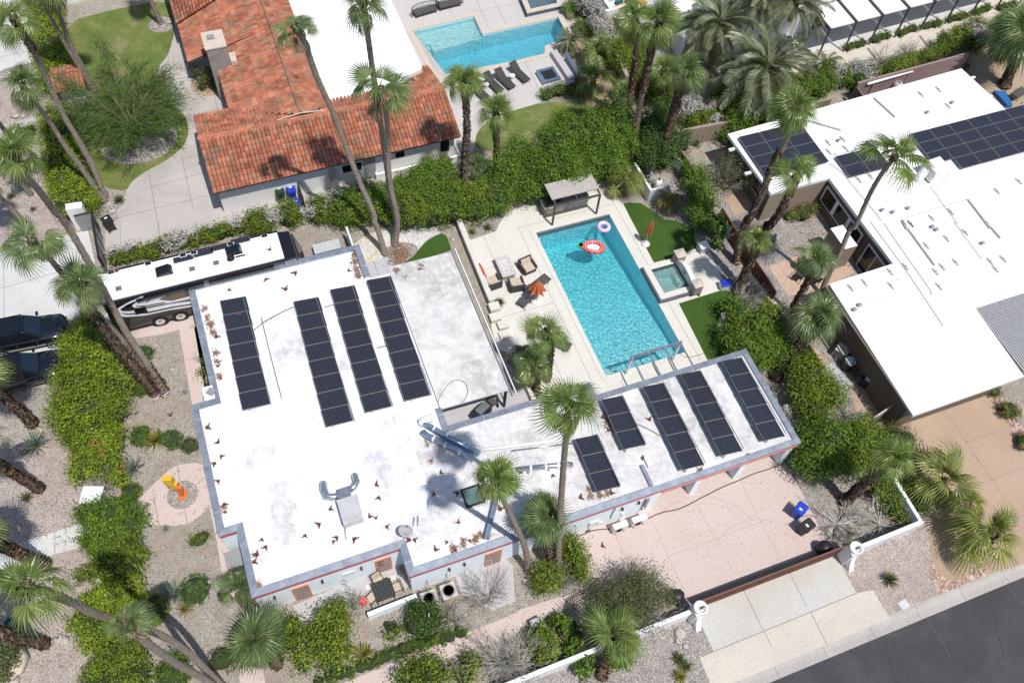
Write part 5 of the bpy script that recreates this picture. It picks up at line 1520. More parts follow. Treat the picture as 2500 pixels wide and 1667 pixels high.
for cr, x, y in ((1, 1120, 330), (1, 1597, 190)):
 p = g(cr, x, y, RT + .2)
 a = MB().hexa([(p.x - .55, p.y - .38, RT), (p.x + .5, p.y - .38, RT), (p.x + .5, p.y + .38, RT), (p.x - .55, p.y + .38, RT)], [(p.x - .5, p.y - .33, RT + .18), (p.x + .3, p.y - .33, RT + .3), (p.x + .3, p.y + .33, RT + .3), (p.x - .5, p.y + .33, RT + .18)])
 a.build('air_conditioner', 'coach_black', t, bevel=.06)
for cr, x, y in ((1, 812, 462), (1, 1314, 328), (1, 1478, 287), (11, 45, 55), (1, 1010, 275), (1, 1245, 205), (1, 1318, 185), (1, 1565, 115), (1, 760, 352)):
 p = g(cr, x, y, RT + .05)
 big = y > 250 and cr == 1 and x not in (1010, 760)
 p.y = min(p.y, Y1 - .36)
 h_ = MB().box(p.x - .21, p.x + .21, p.y - (.2 if big else .13), p.y + (.2 if big else .13), RT + .001, RT + .08).build('roof_hatch', 'white_plastic', t)
 MB().box(p.x - .17, p.x + .17, p.y - (.16 if big else .10), p.y + (.16 if big else .10), RT + .081, RT + .11).build('lid', 'grey_plastic' if big else 'coach_black', h_)
for cr, x, y in ((1, 1252, 255), (1, 1388, 215), (1, 1505, 175), (1, 1642, 130)):
 p = g(cr, x, y, RT + .06)
 pn = MB().box(p.x - .60, p.x + .60, p.y - .22, p.y + .22, RT + .03, RT + .06).build('roof_panel', 'panel_frame', t)
 MB().box(p.x - .58, p.x + .58, p.y - .20, p.y + .20, RT + .061, RT + .066).build('cells', 'solar_cell', pn)
p = g(1, 1575, 250, RT + .1)
mb = MB().lathe([(.24, 0), (.26, .05), (.16, .22), (.03, .28)], (p.x, p.y, RT), 14); mb.box(p.x + .3, p.x + .9, p.y - .04, p.y + .04, RT, RT + .08)
mb.build('antenna', 'coach_black', t)
mb = MB().tube([g(1, 985, 355, RT + .03), g(1, 1000, 400, RT + .03), g(1, 985, 440, RT + .03)], .015, 4); mb.tube([g(1, 1330, 232, RT + .03), g(1, 1460, 220, RT + .03), g(1, 1560, 225, RT + .03)], .015, 4)
mb.build('cable', 'grey_paint', t)
def make_suv():
 t = thing('parked_suv', 'x', 'car', (0, 0, 0))
 # body sections along x: (x, half width low, half width belt, z low, z belt)
 S = [(-2.45, .78, .84, .50, .98), (-2.25, .92, .95, .36, 1.06), (-1.2, .97, .985, .33, 1.08), (.6, .97, .985, .33, 1.06), (1.5, .96, .97, .35, 1.02), (2.15, .90, .92, .40, .96), (2.45, .70, .74, .48, .84)]
 mb = MB(); n = 10
 for x, a, b, z0, z1 in S:
  zm = (z0 + z1) / 2
  mb.v += [(x, -a * .86, z0), (x, -a, z0 + .12), (x, -b, zm), (x, -b * .985, z1 - .10), (x, -b * .90, z1), (x, b * .90, z1), (x, b * .985, z1 - .10), (x, b, zm), (x, a, z0 + .12), (x, a * .86, z0)]
 for k in range(len(S) - 1):
  for j in range(n):
   a, b = k * n + j, k * n + (j + 1) % n
   mb.f.append((a, a + n, b + n, b)); mb.m.append(0)
 mb.f.append(tuple(range(n))); mb.m.append(0); mb.f.append(tuple((len(S) - 1) * n + j for j in range(n))[::-1]); mb.m.append(0)
 mb.build('body', 'car_black', t, True)
 # greenhouse
 G_ = [(-2.3, .80, 1.06, 1.10, .80), (-1.95, .80, 1.06, 1.70, .66), (-.9, .86, 1.06, 1.80, .70), (.25, .86, 1.05, 1.76, .68), (1.1, .84, 1.03, 1.08, .80)]
 mb = MB()
 for x, a, z0, z1, b in G_:
  mb.v += [(x, -a, z0), (x, -b, z1 - .04), (x, -b * .9, z1), (x, b * .9, z1), (x, b, z1 - .04), (x, a, z0)]
 for k in range(len(G_) - 1):
  for j in range(5):
   a = k * 6 + j
   mb.f.append((a, a + 6, a + 7, a + 1)); mb.m.append(1 if j in (0, 4) or k == 3 or k == 0 else 0)
 mb.f.append((0, 1, 2, 3, 4, 5)); mb.m.append(1)
 mb.build('cabin', ['car_black', 'dark_glass'], t)
 MB().hexa([(.34, -.60, 1.725), (1.03, -.70, 1.14), (1.03, .70, 1.14), (.34, .60, 1.725)], [(.36, -.60, 1.74), (1.06, -.70, 1.15), (1.06, .70, 1.15), (.36, .60, 1.74)]).build('windscreen', 'blue_glass', t)
 mb = MB()
 for x0, x1 in ((-1.75, -.95), (-.82, .12)): mb.box(x0, x1, -.52, .52, 1.78, 1.815)
 mb.build('sunroof', 'dark_glass', t, bevel=.01)
 mb = MB()
 for s in (-1, 1): mb.beam((-2.0, s * .66, 1.76), (.2, s * .66, 1.80), .05, .05)
 mb.build('roof_rails', 'coach_black', t)
 for s in (-1, 1):
  for x0, x1 in ((-1.85, -.85), (-.78, .2)):
   MB().hexa([(x0, s * .865, 1.10), (x1, s * .868, 1.10), (x1, s * .872, 1.10), (x0, s * .869, 1.10)], [(x0 + .05, s * .715, 1.66), (x1 - .05, s * .715, 1.66), (x1 - .05, s * .72, 1.66), (x0 + .05, s * .72, 1.66)]).build('side_window', 'dark_glass', t)
 for s in (-1, 1):
  MB().obox((.85, s * 1.06, 1.12), .16, .24, .16, 0).build('mirror', 'car_black', t, bevel=.03)
  MB().obox((2.30, s * .66, .80), .24, .30, .14, s * -.35).build('headlight', 'coach_silver', t, bevel=.03)
  for x in (1.5, -1.45):
   w_ = MB().tube([(x, s * .76, .38), (x, s * 1.0, .38)], .385, 22).build('wheel', 'tyre', t)
   r_ = MB().tube([(x, s * .99, .38), (x, s * 1.012, .38)], .07, 10)
   for k in range(10):
    a = k * .6283
    r_.beam((x + .05 * math.cos(a), s * 1.006, .38 + .05 * math.sin(a)), (x + .27 * math.cos(a), s * 1.006, .38 + .27 * math.sin(a)), .05, .02)
   ring = [(x + .27 * math.cos(i * .3142), s * 1.004, .38 + .27 * math.sin(i * .3142)) for i in range(21)]
   r_.tube(ring, .025, 6, 0, False)
   r_.build('rim', 'chrome', w_)
 mb = MB()
 for s in (-1, 1):
  for x in (-.35, -1.25): mb.box(x - .1, x + .1, s * .985 - .012, s * .985 + .012, .90, .93)
 mb.build('handles', 'chrome', t)
 MB().box(2.40, 2.47, -.42, .42, .56, .78).build('grille', 'grey_plastic', t)
 return t
suv = make_suv()
p = g(1, 452, 700, .9)
suv.location = (p.x - 2.45, p.y + .15, 0); suv.rotation_euler = (0, 0, R(-4))
tag(suv, 'black SUV with pale paper on its windscreen, parked farther up the white driveway', 'car', 'black SUVs on the white driveway')
p2_ = g(1, 440, 950, .9)
dup(suv, (p2_.x - 2.45, p2_.y + .1, 0), R(-1), 'black SUV parked nearer the big lime hedge, its nose hidden in leaves', 'black SUVs on the white driveway')
# ------------------------------------------------------------------ wheelie bins
def make_bin(name, mat_, lid, label, cat='bin'):
 t = thing(name, label, cat, (0, 0, 0))
 MB().hexa([(-.22, -.25, .06), (.22, -.25, .06), (.22, .25, .06), (-.22, .25, .06)], [(-.29, -.33, .98), (.29, -.33, .98), (.29, .33, .98), (-.29, .33, .98)]).build('tub', mat_, t, bevel=.02)
 mb = MB().hexa([(-.33, -.36, .985), (.33, -.36, .985), (.33, .38, .985), (-.33, .38, .985)], [(-.27, -.30, 1.07), (.27, -.30, 1.07), (.27, .36, 1.09), (-.27, .36, 1.09)])
 l_ = mb.build('lid', lid, t, bevel=.02)
 MB().box(-.10, .10, -.12, .0, 1.088, 1.092).build('lid_sticker', 'white_plastic', l_)
 mb = MB().tube([(-.28, .44, .98), (.28, .44, .98)], .025, 6)
 for x in (-.26, .26): mb.box(x - .02, x + .02, .30, .44, .95, 1.0)
 mb.build('handle', lid, t)
 for x in (-.24, .24): MB().tube([(x - .04, .24, .11), (x + .04, .24, .11)], .11, 12).build('wheel', 'tyre', t)
 return t
b1 = make_bin('wheelie_bin', 'blue_plastic', 'blue_plastic', 'blue-lidded wheelie bin on the pink stamped driveway')
p = g(32, 225, 378, 1.0); b1.location = (p.x, p.y, 0); b1.rotation_euler = (0, 0, R(-62)); b1['group'] = 'wheelie bins'
b2 = make_bin('wheelie_bin', 'black_plastic', 'black_plastic', 'black wheelie bin beside the blue one on the pink driveway')
p = g(32, 270, 490, 1.0); b2.location = (p.x, p.y, 0); b2.rotation_euler = (0, 0, R(-75)); b2['group'] = 'wheelie bins'
b3 = make_bin('wheelie_bin', 'green_plastic', 'green_plastic', 'dark green wheelie bin against the wall of the tiled house')
p = g(10, 160, 1300, 1.0); b3.location = (p.x, p.y, 0); b3.rotation_euler = (0, 0, R(180)); b3['group'] = 'wheelie bins'
b4 = dup(b1, (g(10, 240, 1300, 1).x, g(10, 240, 1290, 1).y, 0), R(180), 'blue wheelie bin between the dark green bin and a dark screen', 'wheelie bins')
p = g(10, 272, 1385, 1.0)
b5 = dup(b1, (p.x, p.y, 0), R(170), 'blue wheelie bin nearest the hedge, in front of the other blue one', 'wheelie bins')
p = g(0, 728, 1500, 1.0)
b6 = dup(b2, (p.x, p.y, 0), R(200), 'black wheelie bin standing inside the grey metal gate', 'wheelie bins')
p = g(20, 925, 1140, 1.0)
dup(b2, (p.x, p.y, 0), R(20), 'black wheelie bin tucked behind the white pool-pump walls', 'wheelie bins')
t = thing('bin_screen', 'thin dark screen beside the blue bins at the tiled house', 'screen', (g(10, 290, 1320, .8).x + .15, g(10, 290, 1320, .8).y, 0))
w_ = WLOC[t.name]
MB().box(w_.x - .02, w_.x + .02, w_.y - .9, w_.y + .9, .08, 1.4).build('panel', 'dark_metal', t)
mb = MB()
for dy in (-.85, .85): mb.box(w_.x - .05, w_.x + .05, w_.y + dy - .04, w_.y + dy + .04, 0, 1.45)
mb.build('posts', 'bronze_metal', t)
# ------------------------------------------------------------------ pool garden furniture
def closed_umbrella(label, cr, bx, by, h, rot):
 p = g(cr, bx, by)
 t = thing('closed_umbrella', label, 'parasol', (p.x, p.y, 0))
 MB().lathe([(.30, 0), (.31, .06), (.24, .13), (.07, .17), (.06, .35)], (p.x, p.y, 0.01), 20).build('base', 'white_plastic', t, True)
 MB().tube([(p.x, p.y, .2), (p.x, p.y, h + .06)], .024, 8).build('pole', 'grey_paint', t)
 return t, p
t, p = closed_umbrella('folded orange parasol on a white base at the turf edge', 21, 912, 158, 2.45, 0)
mb = MB(); prof = [(.035, 2.44), (.13, 2.2), (.17, 1.8), (.15, 1.4), (.19, 1.15)]
for r_, z in prof:
 for j in range(16):
  a = j * 6.2832 / 16; rr = r_ * (1.25 if j % 2 else .7)
  mb.v.append((p.x + rr * math.cos(a), p.y + rr * math.sin(a), z))
for i in range(4):
 for j in range(16): mb.f.append((i * 16 + j, i * 16 + (j + 1) % 16, i * 16 + 16 + (j + 1) % 16, i * 16 + 16 + j)); mb.m.append(0)
mb.build('cloth', 'orange_cloth', t)
t, p = closed_umbrella('half-folded orange parasol beside the sofa corner of the pool deck', 21, 160, 550, 2.35, 0)
mb = MB(); prof = [(.03, 2.36), (.22, 2.1), (.42, 1.7), (.58, 1.35)]
for r_, z in prof:
 for j in range(16):
  a = j * 6.2832 / 16; rr = r_ * (1.12 if j % 2 else .62)
  mb.v.append((p.x + rr * math.cos(a), p.y + rr * math.sin(a), z - (.08 if j % 2 else 0)))
for i in range(3):
 for j in range(16): mb.f.append((i * 16 + j, i * 16 + (j + 1) % 16, i * 16 + 16 + (j + 1) % 16, i * 16 + 16 + j)); mb.m.append(0)
mb.build('cloth', 'orange_cloth', t)
def armchair(label, cr, x, y, rz, group):
 p = g(cr, x, y, .4)
 t = thing('patio_armchair', label, 'armchair', (p.x, p.y, 0), rz, group)
 WLOC[t.name] = Vector((0, 0, 0))
 mb = MB().box(-.45, .45, -.42, .45, .06, .34); mb.build('frame', 'wicker', t, bevel=.03)
 for s in (-1, 1): MB().box(s * .45 - .07, s * .45 + .07, -.42, .45, .345, .62).build('armrest', 'wicker', t, bevel=.03)
 MB().hexa([(-.52, .36, .06), (.52, .36, .06), (.52, .48, .06), (-.52, .48, .06)], [(-.50, .46, .82), (.50, .46, .82), (.50, .56, .82), (-.50, .56, .82)]).build('backrest', 'wicker', t, bevel=.03)
 MB().box(-.37, .37, -.42, .28, .345, .47).build('seat_cushion', 'cushion_tan', t, bevel=.04)
 MB().hexa([(-.37, .20, .47), (.37, .20, .47), (.37, .34, .47), (-.37, .34, .47)], [(-.36, .32, .80), (.36, .32, .80), (.36, .44, .80), (-.36, .44, .80)]).build('back_cushion', 'cushion_tan', t, bevel=.04)
 return t
armchair('tan-cushioned wicker armchair nearest the pool, beside the fire table', 21, 108, 308, R(10), 'armchairs round the fire table')
armchair('tan-cushioned wicker armchair by the low wall and red float', 11, 1617, 412, R(185), 'armchairs round the fire table')
armchair('grey-cushioned wicker armchair behind the half-folded orange parasol', 21, 28, 425, R(175), 'armchairs round the fire table')
p = g(11, 1705, 310, .5)
t = thing('fire_table', 'long pale fire table with glass bed on the cream pool deck', 'fire table', (p.x, p.y, 0))
MB().box(p.x - .42, p.x + .42, p.y - .75, p.y + .75, 0.01, .5).build('base', 'grey_paint', t, bevel=.01)
mb = MB()
for a in ((-.5, -.28, -.85, .85), (.28, .5, -.85, .85), (-.28, .28, -.85, -.6), (-.28, .28, .6, .85)): mb.box(p.x + a[0], p.x + a[1], p.y + a[2], p.y + a[3], .501, .58)
mb.build('top', 'deck_grey', t)
MB().box(p.x - .279, p.x + .279, p.y - .599, p.y + .599, .505, .545).build('glass_bed', 'gravel_white', t)
def lounger(label, p, rz, mat_='mesh_grey', group=None, back=25, frame='bronze_metal', name='sun_lounger'):
 t = thing(name, label, 'sun lounger', (p.x, p.y, 0), rz, group)
 WLOC[t.name] = Vector((0, 0, 0))
 bx, bz = -.25 - .85 * math.cos(R(back)), .33 + .85 * math.sin(R(back))
 mb = MB()
 for s in (-1, 1):
  mb.tube([(-.25, s * .32, .33), (.6, s * .32, .31), (.98, s * .32, .30), (1.06, s * .30, .22)], .025, 6)
  mb.tube([(-.25, s * .32, .33), (bx, s * .32, bz)], .025, 6)
 mb.tube([(bx, -.32, bz), (bx, .32, bz)], .025, 6); mb.tube([(1.0, -.32, .30), (1.0, .32, .30)], .025, 6)
 mb.build('frame', frame, t)
 mb = MB().hexa([(-.24, -.30, .315), (1.0, -.30, .285), (1.0, .30, .285), (-.24, .30, .315)], [(-.24, -.30, .34), (1.0, -.30, .31), (1.0, .30, .31), (-.24, .30, .34)])
 mb.build('seat', mat_, t)
 mb = MB().hexa([(-.26, -.30, .325), (-.26, .30, .325), (bx, .30, bz - .012), (bx, -.30, bz - .012)], [(-.26, -.30, .35), (-.26, .30, .35), (bx, .30, bz + .012), (bx, -.30, bz + .012)])
 mb.build('backrest', mat_, t)
 for x in (-.45, .75):
  for s in (-1, 1): MB().tube([(x, s * .33, .32), (x - .05, s * .35, .01)], .022, 6).build('leg', frame, t)
 return t
lounger('charcoal sun lounger beside the half-folded orange parasol', g(21, 175, 430, .35), R(25), group='charcoal loungers on the pool deck')
lounger('charcoal sun lounger half under the palm at the pool edge', g(21, 300, 815, .35), R(-48), group='charcoal loungers on the pool deck')
p = g(21, 80, 545, .45)
t = thing('side_table', 'small square charcoal table by the half-folded parasol', 'table', (p.x, p.y, 0), R(35))
WLOC[t.name] = Vector((0, 0, 0))
MB().box(-.33, .33, -.33, .33, .40, .44).build('top', 'mesh_grey', t)
for sx in (-1, 1):
 for sy in (-1, 1): MB().tube([(sx * .29, sy * .29, .40), (sx * .31, sy * .31, .01)], .02, 6).build('leg', 'bronze_metal', t)
# floats
p = g(21, 628, 38, -.02)
t = thing('swim_ring', 'pink inflatable ring floating at the far corner of the pool', 'pool float', (p.x, p.y, -.05))
MB().lathe([(.36 + .14 * math.cos(a), -.03 + .12 * math.sin(a)) for a in [i * 6.2832 / 12 for i in range(12)]], (p.x, p.y, 0), 32, 0, True).build('tube', 'pink_vinyl', t, True)
MB().lathe([(.36 + .03 * math.cos(a), .09 + .025 * math.sin(a)) for a in [i * 6.2832 / 8 for i in range(8)]], (p.x, p.y, 0), 32, 0, True).build('trim', 'white_vinyl', t, True)
p = g(21, 556, 178, 0)
t = thing('strawberry_float', 'red inflatable strawberry float with white dots and green leaf in the pool', 'pool float', (p.x, p.y, -.05))
ang0 = -.42
mb = MB(); n1, n2 = 36, 12
def sb(a, b):
 r = .72 + .21 * math.cos(b)
 x = .92 * r * math.cos(a); y = .62 * r * math.sin(a) * (1 + .10 * math.cos(a))
 return Vector((p.x + x * math.cos(ang0) - y * math.sin(ang0), p.y + x * math.sin(ang0) + y * math.cos(ang0), .02 + .17 * math.sin(b)))
for i in range(n1):
 for j in range(n2): mb.v.append(tuple(sb(i * 6.2832 / n1, j * 6.2832 / n2)))
for i in range(n1):
 for j in range(n2): mb.f.append((i * n2 + j, ((i + 1) % n1) * n2 + j, ((i + 1) % n1) * n2 + (j + 1) % n2, i * n2 + (j + 1) % n2)); mb.m.append(0)
nt_ = len(mb.f)
for i in range(26):
 for b in ((.6, 1.6, 2.6) if i % 2 else (1.1, 2.1)):
  q = sb(i * 6.2832 / 26, b); q2 = sb(i * 6.2832 / 26, b + .05); nrm = Vector((0, 0, 1))
  c0 = sb(i * 6.2832 / 26, 0) * .5 + sb(i * 6.2832 / 26, math.pi) * .5; nrm = (q - Vector((c0.x, c0.y, .02))).normalized()
  e1_ = nrm.orthogonal().normalized(); e2_ = nrm.cross(e1_)
  mb.face([q + nrm * .006 + (e1_ * math.cos(k * 1.047) + e2_ * math.sin(k * 1.047)) * .038 for k in range(6)], 1)
mb.build('tube', ['red_vinyl', 'white_vinyl'], t).data.polygons.foreach_set('use_smooth', [i < nt_ for i in range(len(mb.f))])
mb = MB()
for k in range(5):
 a = ang0 + math.pi + (k - 2) * .35
 c = Vector((p.x, p.y, .06)) + Vector((math.cos(ang0 + math.pi), math.sin(ang0 + math.pi), 0)) * .76
 d = Vector((math.cos(a), math.sin(a), 0)); s = Vector((-d.y, d.x, 0))
 lo = [c - d * .1 - s * .10, c + d * .18 - s * .12, c + d * .32, c + d * .18 + s * .12, c - d * .1 + s * .10]
 mb.hexa(lo, [q + Vector((0, 0, .1)) for q in lo])
mb.build('leaf', 'green_vinyl', t)
MB().face([sb(i * 6.2832 / 36, math.pi) - Vector((0, 0, .06)) for i in range(36)]).build('mat', 'float_film', t)
# covered barbecue
t = thing('barbecue_shelter', 'grey flat-roofed barbecue shelter on four posts at the far pool end', 'shelter', (21.2, 36.2, 0))
MB().box(19.45, 23.0, 35.75, 37.2, 2.28, 2.36).build('roof', 'mid_tan', t)
for x in (19.55, 22.95):
 for y in (35.38, 37.25): MB().box(x - .06, x + .06, y - .06, y + .06, .02, 1.999).build('post', 'bronze_metal', t)
mb = MB().box(19.5, 23.0, 35.33, 35.43, 2.0, 2.14)
for x in (19.6, 21.2, 22.9): mb.box(x - .04, x + .04, 35.431, 37.2, 2.14, 2.27)
mb.build('fascia', 'bronze_metal', t)
t = thing('barbecue_counter', 'grey outdoor kitchen counter with covered grill under the shelter', 'counter', (21, 36.6, 0))
MB().box(19.3, 22.6, 36.2, 37.0, .02, .88).build('cabinet', 'tan_wall', t)
MB().box(19.22, 22.7, 36.12, 37.08, .881, .94).build('worktop', 'mid_grey', t)
MB().box(19.45, 20.5, 36.25, 36.95, .941, 1.3).build('grill', 'black_plastic', t, bevel=.08)
mb = MB()
for k in range(3): mb.box(20.75 + k * .6, 21.25 + k * .6, 36.17, 36.199, .2, .75)
mb.build('cabinet_doors', 'grey_plastic', t)
# spa fountain wall with stone pillars
t = thing('fountain_wall', 'low white arched wall with round spout behind the hot tub', 'wall', (26.5, 28.2, 0))
mb = MB()
ya = [27.2, 27.6, 28.1, 28.5, 28.9, 29.2]; za = [.85, 1.05, 1.15, 1.15, 1.05, .85]
for i in range(5):
 mb.hexa([(26.34, ya[i], .446), (26.62, ya[i], .446), (26.62, ya[i + 1], .446), (26.34, ya[i + 1], .446)], [(26.34, ya[i], za[i]), (26.62, ya[i], za[i]), (26.62, ya[i + 1], za[i + 1]), (26.34, ya[i + 1], za[i + 1])])
mb.build('panel', 'stucco_white', t)
MB().tube([(26.29, 28.3, .8), (26.339, 28.3, .8)], .17, 16).build('spout', 'mid_grey', t)
for y, lab in ((26.87, 'ledge-stone pillar with pale pyramid cap at the near end of the hot tub'), (29.5, 'ledge-stone pillar with pale pyramid cap at the far end of the hot tub')):
 t = thing('stone_pillar', lab, 'pillar', (26.5, y, 0), 0, 'pillars of the hot tub wall')
 MB().box(26.2, 26.8, y - .3, y + .3, .446, 1.3).build('shaft', 'stack_stone', t)
 MB().box(26.73, 26.8, y - .3, y + .3, .01, .445).build('foot', 'stack_stone', t)
 MB().hexa([(26.13, y - .36, 1.302), (26.87, y - .36, 1.302), (26.87, y + .36, 1.302), (26.13, y + .36, 1.302)], [(26.45, y - .05, 1.46), (26.55, y - .05, 1.46), (26.55, y + .05, 1.46), (26.45, y + .05, 1.46)]).build('cap', 'stone_cap', t)
p = g(21, 1468, 425, .5)
t = thing('cool_box', 'white and blue cool box on the paving behind the hot tub', 'cool box', (p.x, p.y, 0), R(-10)); WLOC[t.name] = Vector((0, 0, 0))
MB().box(-.4, .4, -.27, .27, .02, .48).build('tub', 'white_plastic', t, bevel=.03)
MB().box(-.42, .42, -.29, .29, .481, .58).build('lid', 'blue_plastic', t, bevel=.03)
p = g(21, 1305, 180, .3)
t = thing('storage_box', 'small grey box on the paving behind the fountain wall', 'box', (p.x, p.y, 0)); w_ = WLOC[t.name]
MB().box(p.x - .32, p.x + .32, p.y - .3, p.y + .3, .02, .55).build('tub', 'grey_paint', t, bevel=.02)
MB().box(p.x - .34, p.x + .34, p.y - .32, p.y + .32, .551, .60).build('lid', 'white_paint', t)
p = g(21, 1450, 670, .2)
t = thing('garden_ornament', 'grey stone ornament on the turf under the shrubs', 'ornament', (p.x, p.y, 0))
MB().lathe([(.30, 0), (.34, .1), (.18, .25), (.30, .5), (.34, .6), (.1, .66)], (p.x, p.y, .012), 14).build('urn', 'rock', t)
MB().lathe([(.22, 0), (.24, .12), (.08, .3)], (p.x - .45, p.y - .35, .012), 10).build('stone_bowl', 'rock', t)
# pump enclosure
t = thing('pump_enclosure', 'white L-shaped wall hiding pool pumps at the turf corner', 'wall', (27.5, 36, 0))
MB().box(27.0, 27.16, 35.3, 38.1, 0, 1.2).build('long_wall', 'stucco_white', t)
MB().box(27.161, 28.6, 35.3, 35.46, 0, 1.198).build('short_wall', 'stucco_white', t)
p = g(20, 1005, 1262, .5)
t = thing('pool_filter', 'white round pool filter tank behind the pump wall', 'filter', (p.x, p.y + .1, 0)); w_ = WLOC[t.name]
MB().lathe([(.24, .02), (.28, .15), (.28, .65), (.20, .82), (.05, .9)], (w_.x, w_.y, 0), 18).build('tank', 'white_plastic', t, True)
MB().lathe([(.08, .9), (.08, 1.0), (.02, 1.02)], (w_.x, w_.y, 0), 10).build('valve', 'black_plastic', t)
p = g(20, 950, 1225, .4)
t = thing('pool_pump', 'tangle of grey pool pumps and pipes behind the pump wall', 'pump', (p.x, p.y, 0))
for dx, dy in ((0, 0), (.1, .5), (.05, 1.0)):
 MB().tube([(p.x + dx - .25, p.y + dy, .25), (p.x + dx + .25, p.y + dy, .25)], .14, 10).build('motor', 'grey_plastic', t)
mb = MB()
for k in range(6): mb.tube([(p.x - .2 + .1 * k, p.y - .2 + .2 * k, .02), (p.x - .2 + .1 * k, p.y - .2 + .2 * k, .6), (p.x + .3, p.y - .1 + .2 * k, .6)], .035, 6)
mb.build('pipes', 'grey_paint', t)
# walls and fences between the gardens
def wall(label, pts, h, w, mat_, name='garden_wall', cap=None, top=None):
 pts = [Vector((p[0], p[1])) for p in pts]
 t = thing(name, label, 'wall', (*pts[0], 0))
 mb = MB()
 coping(mb, pts, w / 2, w / 2, 0, h + .03)
 mb.build('wall', mat_, t)
 if cap:
  mb = MB(); coping(mb, pts, w / 2 + .04, w / 2 + .04, h + .002, h + .09); mb.build('coping', cap, t)
 return t
wall('low cream wall along the left edge of the pool deck', [(13.3, 37.4), (13.15, 30.3)], .55, .28, 'stucco_white', cap='deck_cream')
wall('low retaining wall between the sunken patio and the pool deck', [(13.1, 26.4), (13.15, 21.6)], .45, .25, 'deck_cream')
t = thing('stone_steps', 'cream steps and blocks at the end of the low deck wall', 'steps', (13.2, 29.6, 0))
for i, (x, y, h) in enumerate(((13.2, 29.9, .5), (13.0, 29.2, .35), (13.3, 28.5, .3), (13.15, 27.8, .2))):
 MB().box(x - .35, x + .35, y - .3, y + .28, .0, h).build('block', 'deck_cream', t)
wall('white garden wall right of the gate, turning back up the side', [(26.9, 7.55), (31.03, 7.62), (31.15, 14.0)], 1.45, .22, 'stucco_white')
wall('white garden wall left of the gate running under the fan palm', [(16.2, 7.6), (-2.0, 7.4)][::-1], 1.25, .22, 'stucco_white')
for cx_, lab in ((16.55, 'white gate pillar with round planter at the left of the gate'), (26.35, 'white gate pillar with round planter at the right of the gate')):
 t = thing('gate_pillar', lab, 'pillar', (cx_, 7.5, 0), 0, 'white gate pillars')
 s = 1 if cx_ < 20 else -1
 MB().box(cx_ - .30, cx_ + .30, 7.2, 7.85, 0, 1.6).build('shaft', 'stucco_white', t)
 MB().hexa([(cx_ - .16, 6.7, 0), (cx_ + .16, 6.7, 0), (cx_ + .16, 7.199, 0), (cx_ - .16, 7.199, 0)], [(cx_ - .16, 7.0, .6), (cx_ + .16, 7.0, .6), (cx_ + .16, 7.199, 1.2), (cx_ - .16, 7.199, 1.2)]).build('buttress', 'stucco_white', t)
 pl = MB().lathe([(.24, 0), (.36, .08), (.38, .24), (.30, .26), (.28, .16), (.05, .14)], (cx_ + .05, 7.52, 1.602), 24).build('planter', 'stucco_white', t, True)
 mb = MB()
 rg = random.Random(3)
 for k in range(26):
  a = rg.uniform(0, 6.28); l = rg.uniform(.1, .28)
  mb.face([(cx_ + .1, 7.48, 1.76), (cx_ + .1, 7.52, 1.76), (cx_ + .1 + l * math.cos(a), 7.5 + l * math.sin(a), 1.76 + .2 * rg.random())])
 mb.build('plant', 'leaf_olive', pl)
t = thing('sliding_gate', 'long rust-brown sliding gate of slanted slats across the pink driveway', 'gate', (21.3, 7.85, 0))
mb = MB()
for z in (.12, 1.52): mb.box(16.95, 25.95, 7.81, 7.89, z - .05, z + .06)
for x in (16.95, 19.9, 22.9, 25.87): mb.box(x, x + .08, 7.81, 7.89, .17, 1.47)
mb.build('frame', 'brown_gate', t)
mb = MB()
for k in range(88):
 x = 17.05 + k * .10
 mb.hexa([(x, 7.83, .18), (x + .05, 7.83, .18), (x + .05, 7.87, .18), (x, 7.87, .18)], [(x + .04, 7.83, 1.46), (x + .09, 7.83, 1.46), (x + .09, 7.87, 1.46), (x + .04, 7.87, 1.46)])
mb.box(16.96, 25.9, 7.895, 7.91, .2, 1.44)
mb.build('slats', 'brown_gate', t)
for i, (x, y, lab) in enumerate(((16.1, 8.7, 'black gate motor box behind the left gate pillar'), (25.35, 8.35, 'black gate motor box behind the right gate pillar'))):
 t = thing('gate_motor', lab, 'gate motor', (x, y, 0), 0, 'gate motors')
 MB().box(x - .38, x + .38, y - .28, y + .28, .02, .12).build('base', 'mid_grey', t)
 MB().lathe([(.40, .12), (.44, .5), (.36, .85), (.1, .92)], (x, y, 0), 8).build('cover', 'black_plastic', t, True)
wall('brown timber fence between the pool garden and the brown house', [(31.15, 32.2), (31.16, 24.5)], 1.35, .06, 'wood_brown', 'timber_fence')
wall('short brown timber fence behind the shaggy drooping palm', [(31.12, 20.6), (31.2, 18.4)], 1.35, .06, 'wood_brown', 'timber_fence')
wall('brown timber fence behind the pump enclosure', [(30.75, 38.2), (30.8, 35.8)], 1.4, .06, 'wood_brown', 'timber_fence')
wall('pale capped garden wall beside the flagstone patio', [(30.6, 27.2), (31.6, 22.0)], .5, .3, 'stone_cap')
wall('pink capped wall along the side yard of the brown house', [(31.75, 20.2), (32.0, 17.8)], .6, .3, 'flagstone')
wall('tan boundary wall behind the brown house', [(30.5, 39.7), (36, 39.4), (44.5, 39.3)], 1.7, .2, 'tan_wall')
wall('mauve block wall at the far end of the brown house', [(47.4, 40.1), (58.5, 40.5)], 1.8, .2, 'mauve_block')
wall('brown end wall beside the white pipes behind the brown house', [(47.3, 39.9), (47.2, 38.4)], 1.6, .15, 'siding')
wall('white wall along the top of the lawn below a vine hedge', [(-9.4, 68.9), (-.8, 69.6)][::1], 1.3, .25, 'stucco_white')
